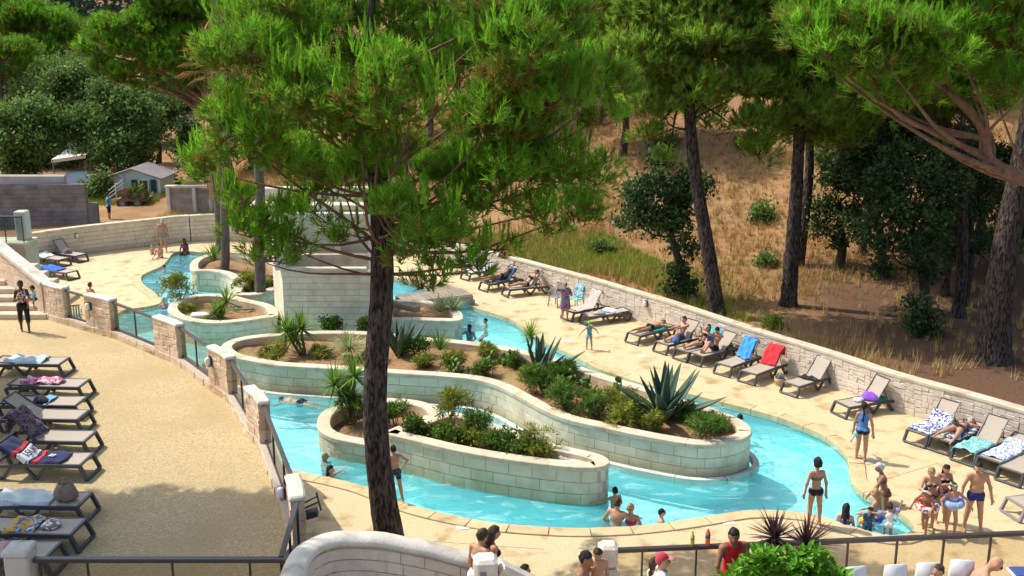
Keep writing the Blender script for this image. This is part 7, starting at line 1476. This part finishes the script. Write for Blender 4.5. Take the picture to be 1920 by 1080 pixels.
cm = cloth_mat
BLK = MATS['black_cloth']; NAVY = cm('navy_swim', (.025, .03, .12))
def on_l(key, x, z=.385): o = LOUNGE[key]; return ('at', tuple(Vector(o.location) + Matrix.Rotation(o.rotation_euler.z, 3, 'Z') @ Vector((x, 0, z)))), math.degrees(o.rotation_euler.z) - 90
SW = dict(ll=((-.12, .75, -.6), (0, -.5, -.85)), rl=((.12, .75, -.6), (0, -.5, -.85)), la=((-.6, .5, -.45), (-.1, .9, -.1)), ra=((.6, .5, -.45), (.1, .9, -.1)))
SWd = dict(SW, la=((-.5, .1, -.8), (-.2, .5, -.6)), ra=((.5, .1, -.8), (.2, .5, -.6)))
SITE = dict(ll=((-.12, 1, -.05), (0, .05, -1)), rl=((.12, 1, -.05), (0, .05, -1)), la=((-.2, .35, -.9), (.25, .8, -.3)), ra=((.2, .35, -.9), (-.25, .8, -.3)), u=(0, .12, 1))
def recl(b, knees=0.0, arms='side', head=None):
    u = (0, math.cos(b), math.sin(b)); f = (0, -math.sin(b), math.cos(b)); d = dict(u=u, f=f)
    if knees: d['ll'] = ((-.1, -1, knees), (-.02, -.75, -1.0 * knees)); d['rl'] = ((.12, -1, knees * .8), (.02, -.8, -.9 * knees))
    else: d['ll'] = ((-.07, -1, .06), (-.03, -1, -.06)); d['rl'] = ((.07, -1, .03), (.03, -1, -.03))
    d['lf'] = (-.25, -.3, .9); d['rf'] = (.25, -.3, .9)
    d['la'] = {'side': ((-.35, -.8, -.2), (.1, -1, .05)), 'up': ((-.75, .6, .5), (.7, .7, .1)), 'book': ((-.25, -.7, .15), (.35, -.6, .5))}[arms]; d['ra'] = tuple((-a, b_, c) for a, b_, c in d['la'])
    if head: d['head'] = head; d['face'] = f
    return d
PRONE = dict(u=(0, 1, .05), f=(0, 0, -1), ll=((-.06, -1, 0), (-.02, -1, .02)), rl=((.08, -1, 0), (.04, -1, .03)), lf=(-.1, -1, -.25), rf=(.1, -1, -.25), la=((-.75, .6, -.1), (.9, .5, .05)), ra=((.75, .6, -.1), (-.9, .5, .05)), head=(0, 1, .25), face=(.85, .1, -.5))
# upper terrace: woman carrying a toddler
CARRY = dict(la=((-.2, .25, -.9), (.35, .9, .1)), ra=((.2, .2, -.95), (-.5, .75, .3)), ll=((-.05, .22, -1), (0, -.12, -1)), rl=((.05, -.15, -1), (0, -.22, -1)))
t = person('dark skinned woman in floral top and black capris carrying a toddler', ('feet', 48, 621, TZ), -155, 1.68, 'f', 'dark', ('pony', 'black'), (('tank', cm('floral', (.62, .58, .55), (.42, .05, .06), (.12, .05, .06), 16, 'voro')), ('capri', BLK)), CARRY)
person('toddler in a pale blue shirt held on the arm of the dark skinned woman', ('heady', 60, 541, t.location.y - .22), 150, .82, 'm', 'brown', ('curly', 'black'), (('shirt', cm('babyblue', (.30, .60, .70))), ('trunks', BLK)), dict(SITE, ll=((-.5, .8, -.2), (0, -.1, -1)), rl=((.5, .8, -.2), (0, -.1, -1))), pz=0, vox=.022)
# far left deck and pool
person('woman in a brown bikini sitting with her back turned on the far left deck', ('head', 169, 534, 0), -20, 1.65, 'f', 'tan', ('bun', 'brown'), (('top', cm('brownb', (.10, .05, .03))), ('bottom', MATS['brownb'])), dict(SITE, ll=((-.15, 1, .35), (0, .5, -.9)), rl=((.15, 1, .35), (0, .5, -.9))), pz=.16)
person('shirtless man in a grey cap standing at the far pool corner', ('feet', 308, 472, 0), 200, 1.78, 'm', 'tan', ('cap', hairm('grey')), (('trunks', cm('greysh', (.45, .45, .48), BLK.node_tree.nodes and (.05, .05, .06), None, 9)),), dict(head=(0, .35, .94)), vox=.024, build=1.1)
person('dark haired man sitting on the far pool edge', ('head', 297, 461, 0), 160, 1.7, 'm', 'light', ('short', 'brown'), (('trunks', BLK),), SITE, pz=.0, vox=.024)
person('small child in red beside the man on the far pool edge', ('head', 285, 462, 0), 200, 1.0, 'm', 'pale', ('short', 'blond'), (('trunks', cm('redsw', (.55, .06, .05))),), SITE, pz=.02, vox=.026)
person('woman in a pink suit sitting at the far end of the pool', ('head', 345, 451, 0), 175, 1.68, 'f', 'dark', ('long', 'black'), (('suit', cm('pinksuit', (.55, .10, .22), (.12, .03, .06), None, 8, 'noise')),), SITE, pz=.0, vox=.024, build=1.15)
for px, py, rz, h, sx, sk, hr_, wr_, lab in [(307, 500, 120, 1.2, 'm', 'light', ('short', 'brown'), (), 'boy standing in the far left pool bend'), (319, 525, 170, 1.65, 'f', 'brown', ('bun', 'black'), (('top', cm('whitepat', (.55, .5, .5), (.1, .03, .03), None, 16, 'voro')),), 'woman with a top bun in the far left water'), (330, 522, 200, 1.05, 'm', 'brown', ('curly', 'black'), (), 'child beside the woman with a top bun'), (350, 543, 190, 1.5, 'f', 'tan', ('curly', 'black'), (), 'dark haired head bobbing beside the left planter'), (294, 541, 120, 1.3, 'm', 'tan', ('short', 'black'), (), 'dark head close to the far left coping'), (307, 563, 170, 1.62, 'f', 'light', ('short', 'blond'), (('top', cm('bluebik', (.06, .16, .6))),), 'woman in a blue bikini behind the left planter tip')]:
    dp = {1.5: -.72, 1.3: -.75}.get(h, -.28 if h > 1.2 else -.22); person(lab, ('head', px, py, WZ), rz, h, sx, sk, hr_, wr_, SWd if h != 1.5 else SW, pz=dp, vox=.024, eyes=False)
person('pale bather seen through the third glass panel', ('head', 383, 683, WZ), 30, 1.65, 'f', 'light', ('bald', 'brown'), (('suit', MATS['pinksuit']),), SW, pz=-.35, vox=.024, eyes=False)
# swimmers of the right arm
for px, py, rz, h, sx, sk, hr_, lab, dp in [(853, 624, -60, 1.65, 'f', 'light', ('bun', 'brown'), 'woman swimming beside the small round planter', -.42), (880, 614, 150, 1.7, 'm', 'dark', ('short', 'black'), 'dark haired man swimming below the footbridge', -.5), (910, 601, 90, 1.4, 'm', 'tan', ('swimcap', 'black'), 'boy in a black cap stretching an arm out in the right arm of the pool', -.36), (903, 640, 0, 1.5, 'm', 'dark', ('swimcap', 'black'), 'dark head just above the planter wall by the cactus', -.62), (1387, 783, 40, 1.6, 'f', 'dark', ('short', 'black'), 'dark head behind the tip of the winding planter', -.6), (973, 807, 0, 1.5, 'm', 'dark', ('short', 'black'), 'dark head in the narrow channel between the planters', -.66)]:
    person(lab, ('head', px, py, WZ), rz, h, sx, sk, hr_, (), SW, pz=dp, vox=.022, eyes=False)
FLOAT = dict(u=(0, 1, .02), f=(0, 0, -1), ll=((-.1, -1, -.02), (-.05, -1, -.1)), rl=((.1, -1, -.02), (.05, -1, -.1)), la=((-.5, .8, -.2), (-.2, .9, -.1)), ra=((.5, .8, -.2), (.2, .9, -.1)), lf=(0, -1, -.2), rf=(0, -1, -.2))
p = G(562, 752, WZ); person('snorkeller floating face down in black swimwear by the terrace wall', ('at', (p.x, p.y, WZ - .06)), 68, 1.72, 'm', 'light', ('short', 'black'), (('trunks', BLK, .5),), FLOAT, pz=0, eyes=False)
person('balding man swimming near the coping at the lower left', ('head', 609, 855, WZ), -70, 1.75, 'm', 'tan', ('bald', 'brown'), (), SW, pz=-.52, vox=.017)
person('woman with a dark ponytail spreading her arms at the lower left coping', ('head', 620, 880, WZ), -110, 1.65, 'f', 'pale', ('long', 'black'), (('suit', NAVY),), dict(SW, la=((-1, .05, -.15), (-1, .1, 0)), ra=((1, .1, -.1), (.7, .6, 0))), pz=-.40, vox=.017)
person('boy in black trunks walking on the coping right behind the pine trunk', ('feet', 745, 938, .03), 30, 1.45, 'm', 'tan', ('short', 'black'), (('trunks', cm('blacktr', (.02, .02, .03), (.10, .14, .18), None, 12, 'noise'), .55),), dict(la=((-.5, -.1, -.85), (.5, .2, -.7)), ra=((.75, -.2, -.6), (-.5, .2, -.8)), ll=((-.05, .35, -1), (0, -.15, -1)), rl=((.05, -.2, -1), (0, -.45, -1)), u=(0, .12, 1)), vox=.016)
person('boy reaching back beside the tip of the boat shaped planter', ('head', 1153, 920, WZ), 20, 1.35, 'm', 'tan', ('short', 'black'), (), dict(SW, la=((-1, .2, -.35), (-1, .3, -.1)), ra=((.3, .3, -.8), (.2, .7, -.3))), pz=-.18, vox=.016, eyes=False)
person('broad backed man standing in the water with his back turned', ('head', 1158, 943, WZ), -30, 1.78, 'm', 'light', ('short', 'brown'), (('trunks', cm('bluetr', (.03, .10, .35))),), dict(SWd, u=(0, .1, 1), ra=((.5, .5, -.7), (.2, .9, -.1))), pz=-.16, vox=.016)
person('blond woman in a pink top facing the broad backed man', ('head', 1182, 953, WZ), 150, 1.66, 'f', 'tan', ('short', 'blond'), (('top', cm('magenta', (.62, .02, .22))), ('sunglasses', BLK)), dict(SWd, head=(.1, .1, 1)), pz=-.22, vox=.016)
person('boy in a dark swim cap and goggles in the lower pool bend', ('head', 1241, 961, WZ), -95, 1.4, 'm', 'pale', ('swimcap', 'black'), (('goggles', cm('bluegog', (.05, .2, .45)),), ('trunks', cm('trunkpat', (.05, .15, .5), W, None, 12, 'noise'))), SWd, pz=-.26, vox=.016)
# right deck
person('older woman in a purple patterned kaftan shading her eyes', ('feet', 1059, 601, 0), 195, 1.62, 'f', 'light', ('short', 'grey'), (('kaftan', cm('kaftan', (.24, .06, .30), (.30, .30, .12), (.10, .22, .26), 9, 'voro')), ('sunglasses', BLK)), dict(la=((-.45, .15, -.9), (.6, .8, .2)), ra=((.8, .3, .1), (-.5, .1, .9))), vox=.02, build=1.15)
person('child in a striped float vest and green hat walking on the deck', ('feet', 1105, 656, 0), 20, 1.08, 'm', 'tan', ('cap', cm('greenhat', (.15, .60, .04))), (('tank', cm('vest', (.05, .40, .55), (.65, .55, .05), (.05, .2, .4), 3.2)), ('trunks', cm('trunkblue', (.12, .2, .3), W, None, 16, 'noise'), .6)), dict(la=((-.8, 0, -.6), (-.6, .2, -.75)), ra=((.8, 0, -.6), (.6, .2, -.75)), ll=((-.08, .2, -1), (0, -.05, -1)), rl=((.05, -.2, -1), (0, -.2, -1))), vox=.022, eyes=False)
a_, z_ = on_l('a0', 1.0); person('reclining bather half hidden by the pine branches', a_, z_, 1.66, 'f', 'tan', ('short', 'red'), (('suit', MATS['aqua']),), recl(.7, .35), pz=.10, vox=.024, eyes=False)
a_, z_ = on_l('b', .95); person('man in black trunks lying on his side with his head on his hand', a_, z_, 1.78, 'm', 'tan', ('bald', 'grey'), (('trunks', BLK, .1),), dict(u=(-.15, .95, .3), f=(-.9, -.1, .42), ll=((-.25, -1, .03), (.0, -1, -.05)), rl=((-.2, -1, .12), (-.05, -1, -.1)), la=((-.2, .9, -.2), (.1, .2, .95)), ra=((-.35, -.8, .15), (-.1, -.9, -.1)), head=(-.05, .85, .5), face=(-.9, -.2, .2), lf=(-.6, -.8, .1), rf=(-.6, -.8, .1)), pz=.13, vox=.02, build=1.2)
a_, z_ = on_l('c', .98); person('woman in a black bikini reclining with both arms behind her head', a_, z_, 1.68, 'f', 'tan', ('short', 'brown'), (('top', BLK), ('bottom', BLK), ('sunglasses', BLK)), recl(.75, .12, 'up'), pz=.10, vox=.02)
a_, z_ = on_l('f', .95); person('boy in black shorts lying face down on a flat lounger', a_, z_, 1.66, 'm', 'tan', ('short', 'brown'), (('trunks', BLK, .4),), PRONE, pz=.09, vox=.019)
a_, z_ = on_l('g', 1.0); person('slim boy in blue shorts sitting upright with legs stretched out', a_, z_, 1.64, 'm', 'light', ('short', 'brown'), (('trunks', cm('bluegrey', (.06, .08, .16)), .5),), recl(1.15, .12, 'side', (0, -.1, 1)), pz=.09, vox=.019)
a_, z_ = on_l('h', .98); person('dark haired woman in a black bikini reclining and holding a drink', a_, z_, 1.66, 'f', 'light', ('long', 'brown'), (('top', BLK), ('bottom', BLK)), dict(recl(.75, .08, 'side', (0, .3, 1)), la=((-.5, -.5, -.2), (-.1, -.2, 1))), pz=.10, vox=.019)
a_, z_ = on_l('i', .92); person('dark haired boy in black shorts reading with his knees drawn up', a_, z_, 1.66, 'm', 'tan', ('short', 'black'), (('trunks', BLK, .6),), recl(1.2, .85, 'book', (0, -.35, .94)), pz=.09, vox=.019)
bk = LOUNGE['i']; bp_ = Vector(bk.location) + Matrix.Rotation(bk.rotation_euler.z, 3, 'Z') @ Vector((.72, 0, .80)); t = thing('book', 'dark blue book held by the reading boy', 'book', tuple(bp_), bk.rotation_euler.z); part('cover', NAVY, t, lambda m: m.beam((-.02, -.16, 0), (-.02, .16, 0), .02, .22), False, False); part('pages', M_WP, t, lambda m: m.beam((.0, -.15, 0), (.0, .15, 0), .015, .2), False, False)
a_, z_ = on_l('o', .9); person('grey haired woman in a black bikini lying face down on the zigzag towel', a_, z_, 1.68, 'f', 'light', ('short', 'grey'), (('bottom', BLK), ('top', cm('leopard', (.25, .2, .16), (.05, .04, .04), None, 20, 'voro'))), dict(PRONE, rl=((.35, -1, -.05), (.2, -1, -.2)), la=((-.6, .5, -.2), (-.1, .9, -.2))), pz=.11, vox=.017, build=1.15)
person('woman in a blue tank top and black shorts standing by the right coping', ('feet', 1613, 863, 0), -25, 1.68, 'f', 'tan', ('pony', 'black'), (('tank', cm('steelblue', (.09, .22, .50))), ('trunks', BLK, .18)), dict(la=((-.25, .1, -1), (-.1, .25, -1)), ra=((.3, -.05, -1), (.15, .1, -1)), ll=((-.02, .03, -1), (-.05, -.02, -1)), rl=((.06, -.02, -1), (.02, -.03, -1)), head=(-.1, .2, 1)), vox=.016)
person('small child with turquoise armbands behind the woman in blue', ('feet', 1606, 858, 0), 60, 1.05, 'm', 'light', ('short', 'brown'), (('trunks', cm('stripewb', W, (.25, .4, .5), None, 12)), ('armband', cm('aquaband', (.25, .62, .58)))), dict(la=((-.8, .2, -.5), (-.7, .3, -.6)), ra=((.8, .2, -.5), (.7, .3, -.6))), vox=.02, eyes=False)
person('woman in a dark bikini standing with her back turned at the lower coping', ('feet', 1526, 984, .03), 10, 1.68, 'f', 'tan', ('curly', 'black'), (('top', cm('greybik', (.10, .10, .11), (.16, .16, .17), None, 30, 'voro')), ('bottom', BLK)), dict(la=((-.3, .0, -1), (-.12, .1, -1)), ra=((.32, -.05, -1), (.05, -.05, -1)), ll=((-.09, .0, -1), (-.02, -.03, -1)), rl=((.1, 0, -1), (.04, -.03, -1))), vox=.015, eyes=False)
person('woman with long dark hair in a blue swimsuit sitting in the shallow water', ('head', 1587, 952, WZ), -25, 1.66, 'f', 'pale', ('long', 'black'), (('suit', cm('blue_suit', (.05, .12, .38))),), dict(SITE, la=((-.2, .2, -1), (0, .3, -.9)), ra=((.2, .2, -1), (0, .3, -.9))), pz=-.18, vox=.015, eyes=False)
person('woman with long fair hair sitting on the right coping, back turned', ('head', 1641, 924, 0), 60, 1.66, 'f', 'light', ('long', 'blond'), (('top', cm('grey_top', (.3, .3, .3))), ('bottom', cm('blueb', (.03, .10, .5)))), SITE, pz=-.05, vox=.015, eyes=False)
person('woman with a pale headscarf and brown bikini bending towards a child', ('feet', 1655, 985, -.55), 80, 1.70, 'f', 'brown', ('bun', 'silver'), (('top', cm('brown_bik', (.16, .07, .035))), ('bottom', MATS['brown_bik'])), dict(u=(0, .25, 1), la=((-.25, .55, -.8), (0, .6, -.8)), ra=((.35, -.1, -.9), (.2, .25, -1)), head=(0, .3, 1)), vox=.015)
person('toddler in a navy suit wading with a yellow ball', ('head', 1632, 957, WZ), 170, .98, 'm', 'tan', ('short', 'black'), (('shirt', cm('navy_suit', (.02, .07, .16), (.06, .14, .24), None, 9, 'noise')), ('trunks', MATS['navy_suit'], .6)), dict(head=(-.1, .3, 1)), pz=.16, vox=.018)
bp_ = G(1617, 976, .15); t = thing('ball', 'yellow ball in front of the toddler in the navy suit', 'ball', tuple(bp_)); part('skin', cm('yellow_ball', (.75, .45, .05), (.8, .6, .1), None, 4), t, lambda m: m.lathe(tuple(bp_), [(.09 * math.sin(a), -.09 * math.cos(a)) for a in np.linspace(.08, 3.06, 10)], 14), True)
person('toddler in white with shiny armbands stepping out of the water', ('head', 1668, 950, WZ), -10, 1.0, 'f', 'tan', ('curly', 'brown'), (('trunks', cm('white_suit', (.74, .72, .72)), .3), ('tank', MATS['white_suit']), ('armband', cm('holo', (.25, .35, .65), (.45, .2, .6), (.2, .55, .5), 9, 'noise'))), dict(la=((-.9, .1, -.2), (-.4, .6, -.3)), ra=((.6, .1, .5), (.2, .2, .9)), ll=((-.1, .5, -.8), (0, -.3, -1)), u=(0, .2, 1)), pz=.26, vox=.018, eyes=False)
person('woman in a leopard bikini leaning over the boy with the red ring', ('feet', 1738, 990, 0), 165, 1.66, 'f', 'light', ('short', 'blond'), (('top', MATS['leopard']), ('bottom', MATS['leopard'])), dict(u=(.05, .22, 1), la=((-.3, .1, -1), (-.1, .1, -1)), ra=((.3, .5, -.7), (-.4, .7, .1)), head=(.15, .35, 1)), vox=.015, build=1.1)
person('girl in a black bikini top and pink patterned bottoms holding her chest', ('feet', 1762, 978, 0), 175, 1.52, 'f', 'tan', ('long', 'black'), (('top', BLK), ('trunks', cm('pink_black', (.03, .03, .04), (.6, .15, .35), None, 9, 'noise'), .12)), dict(ra=((.25, .15, -1), (-.8, .5, .3)), la=((-.3, .15, -1), (.9, .5, .3)), head=(-.05, .3, 1)), vox=.015)
boy = person('boy with a white headband stepping in with a red swim ring', ('feet', 1733, 1000, 0), 130, 1.22, 'm', 'brown', ('short', 'black'), (('trunks', cm('red_trunk', (.45, .05, .05))), ('goggles', cm('white_band', (.7, .7, .7)), .028)), dict(la=((-.5, .3, -.8), (.1, .5, -.7)), ra=((.6, .1, -.7), (.2, .5, -.8)), ll=((-.1, .6, -.8), (0, -.1, -1)), rl=((.1, -.1, -1), (0, -.2, -1)), u=(0, .2, 1), head=(0, .4, 1)), vox=.016)
girl = person('girl in a lilac swimsuit with a turquoise mask and a blue ring', ('feet', 1781, 1002, 0), 185, 1.3, 'f', 'tan', ('long', 'brown'), (('suit', cm('lilac_suit', (.50, .36, .66), (.62, .55, .75), None, 9, 'noise')), ('goggles', cm('aqua_mask', (.15, .58, .50)), .03)), dict(la=((-.8, .15, -.6), (-.3, .5, -.7)), ra=((.8, .2, -.6), (.1, .6, -.7)), ll=((-.12, .1, -1), (0, -.05, -1)), rl=((.06, -.02, -1), (0, 0, -1)), head=(.05, .0, 1)), vox=.015)
person('stocky shirtless man in navy swim shorts at the right', ('feet', 1822, 994, 0), 172, 1.76, 'm', 'tan', ('short', 'black'), (('trunks', cm('navy_shorts', (.03, .035, .17)), .28), ('watch', BLK)), dict(la=((-.4, .05, -1), (-.15, .3, -1)), ra=((.4, .0, -1), (.12, .2, -1)), ll=((-.12, .03, -1), (-.12, -.03, -1)), rl=((.13, .0, -1), (.12, -.03, -1)), head=(.05, .15, 1), face=(.5, .8, -.1)), vox=.014, build=1.18)
def ring(label, who, dz, R, r, m, tilt=.15):
    c = Vector(who.location) + Vector((0, 0, dz)); t = thing('swim_ring', label, 'swim ring', tuple(c)); n, k = 26, 12; mb = MB()
    for i in range(n):
        a = 6.283 * i / n
        for j in range(k): b = 6.283 * j / k; q = R + r * math.cos(b); mb.v.append((c.x + q * math.cos(a), c.y + q * math.sin(a), c.z + r * math.sin(b) + tilt * q * math.sin(a)))
    mb.f = [(i * k + j, ((i + 1) % n) * k + j, ((i + 1) % n) * k + (j + 1) % k, i * k + (j + 1) % k) for i in range(n) for j in range(k)]; mb.build('tube', m, t, True)
    part('valve', M_WP, t, lambda m_: m_.tube([(c.x, c.y - R - r * .7, c.z), (c.x, c.y - R - r - .01, c.z + .01)], .012, 6), True)
ring('red and blue cartoon coloured swim ring around the boy', boy, .06, .20, .075, cm('ring_red', (.62, .05, .03), (.72, .72, .7), (.08, .12, .45), 5, 'noise')); ring('pale blue and lilac swim ring around the girl', girl, .14, .19, .075, cm('ring_blue', (.22, .42, .62), (.45, .35, .65), (.3, .62, .6), 5, 'noise'))
# foreground guests (cut by the lower edge)
person('woman with a dark bun and white tied bikini at the foreground stairs', ('heady', 905, 1004, 15.6), -40, 1.68, 'f', 'tan', ('bun', 'brown'), (('top', cm('white_bik', (.7, .72, .78))), ('trunks', cm('white_short', (.74, .74, .74)), .4)), dict(head=(0, .35, .95), u=(0, .08, 1)), pz=0, vox=.014)
person('woman with light brown hair behind the one with the bun', ('heady', 927, 998, 15.9), -70, 1.70, 'f', 'tan', ('long', 'brown'), (('suit', BLK),), dict(head=(0, .2, 1), la=((-.9, -.1, -.5), (.3, .4, -.8))), pz=0, vox=.015, eyes=False)
person('dark haired child whose head shows over the stair parapet', ('heady', 985, 1068, 15.3), -90, 1.2, 'm', 'tan', ('short', 'black'), (('shirt', cm('white_tee', (.7, .7, .7))),), {}, pz=0, vox=.018, eyes=False)
person('tanned bearded man without a shirt at the bottom beside the grey pillar', ('heady', 1099, 1047, 15.0), -105, 1.78, 'm', 'brown', ('short', 'black'), (('trunks', NAVY),), dict(head=(0, .2, 1)), pz=0, vox=.014, build=1.2)
person('young boy standing against the grey pillar with a hand on his mouth', ('heady', 1121, 1039, 15.3), 185, 1.35, 'm', 'tan', ('short', 'brown'), (('trunks', NAVY),), dict(head=(0, .3, 1), ra=((.3, .3, -.9), (-.4, .5, .9))), pz=0, vox=.015)
person('man in a red and white cap and white shirt at the bottom', ('heady', 1243, 1050, 15.0), -95, 1.78, 'm', 'light', ('cap', cm('redcap', (.50, .05, .08))), (('shirt', MATS['white_tee']), ('sunglasses', BLK)), dict(brim=cm('capbrim', (.62, .20, .24))), pz=0, vox=.014)
person('dark haired woman hidden behind the man in the cap', ('heady', 1229, 1058, 15.25), -80, 1.7, 'f', 'tan', ('pony', 'brown'), (('shirt', MATS['white_tee']),), {}, pz=0, vox=.017, eyes=False)
person('bearded man in a red tank top walking along the railing', ('heady', 1376, 1004, 15.5), -165, 1.78, 'm', 'brown', ('short', 'black'), (('tank', cm('red_tank', (.62, .015, .03))), ('trunks', BLK, .6)), dict(head=(.1, .2, 1), face=(.35, .9, -.25), la=((-.35, .1, -.95), (-.05, .5, -.8)), ra=((.35, .2, -.95), (.0, .35, -.9))), pz=0, vox=.013, build=1.1)
person('woman in a dark strap dress sitting behind the hedge', ('heady', 1542, 1048, 15.1), 160, 1.64, 'f', 'light', ('bun', 'brown'), (('tank', cm('maroon', (.10, .03, .06))),), {}, pz=0, vox=.015)
person('brown haired boy among the white chairs', ('heady', 1760, 1070, 14.9), 110, 1.4, 'm', 'tan', ('short', 'brown'), (('trunks', NAVY),), {}, pz=0, vox=.015)
person('bald man with glasses leaning forward at the bottom right', ('heady', 1868, 1056, 14.9), -110, 1.8, 'm', 'light', ('bald', 'grey'), (('trunks', NAVY), ('sunglasses', BLK)), dict(u=(0, .55, .85), f=(0, .85, -.5), head=(0, .6, .8), face=(0, .8, -.6), ra=((.3, .5, -.8), (-.2, .6, .75)), la=((-.3, .4, -.9), (.2, .9, .1))), pz=0, vox=.014, build=1.15)
# workman by the truck
person('workman in a blue shirt and black shorts beside the truck', ('feet', 206, 417, .4), -60, 1.76, 'm', 'tan', ('short', 'black'), (('shirt', cm('bluework', (.05, .30, .50))), ('trunks', BLK, .8)), dict(la=((-.3, .4, -.6), (0, .8, .4)), ra=((.3, .5, -.6), (0, .8, .5))), vox=.026, eyes=False)
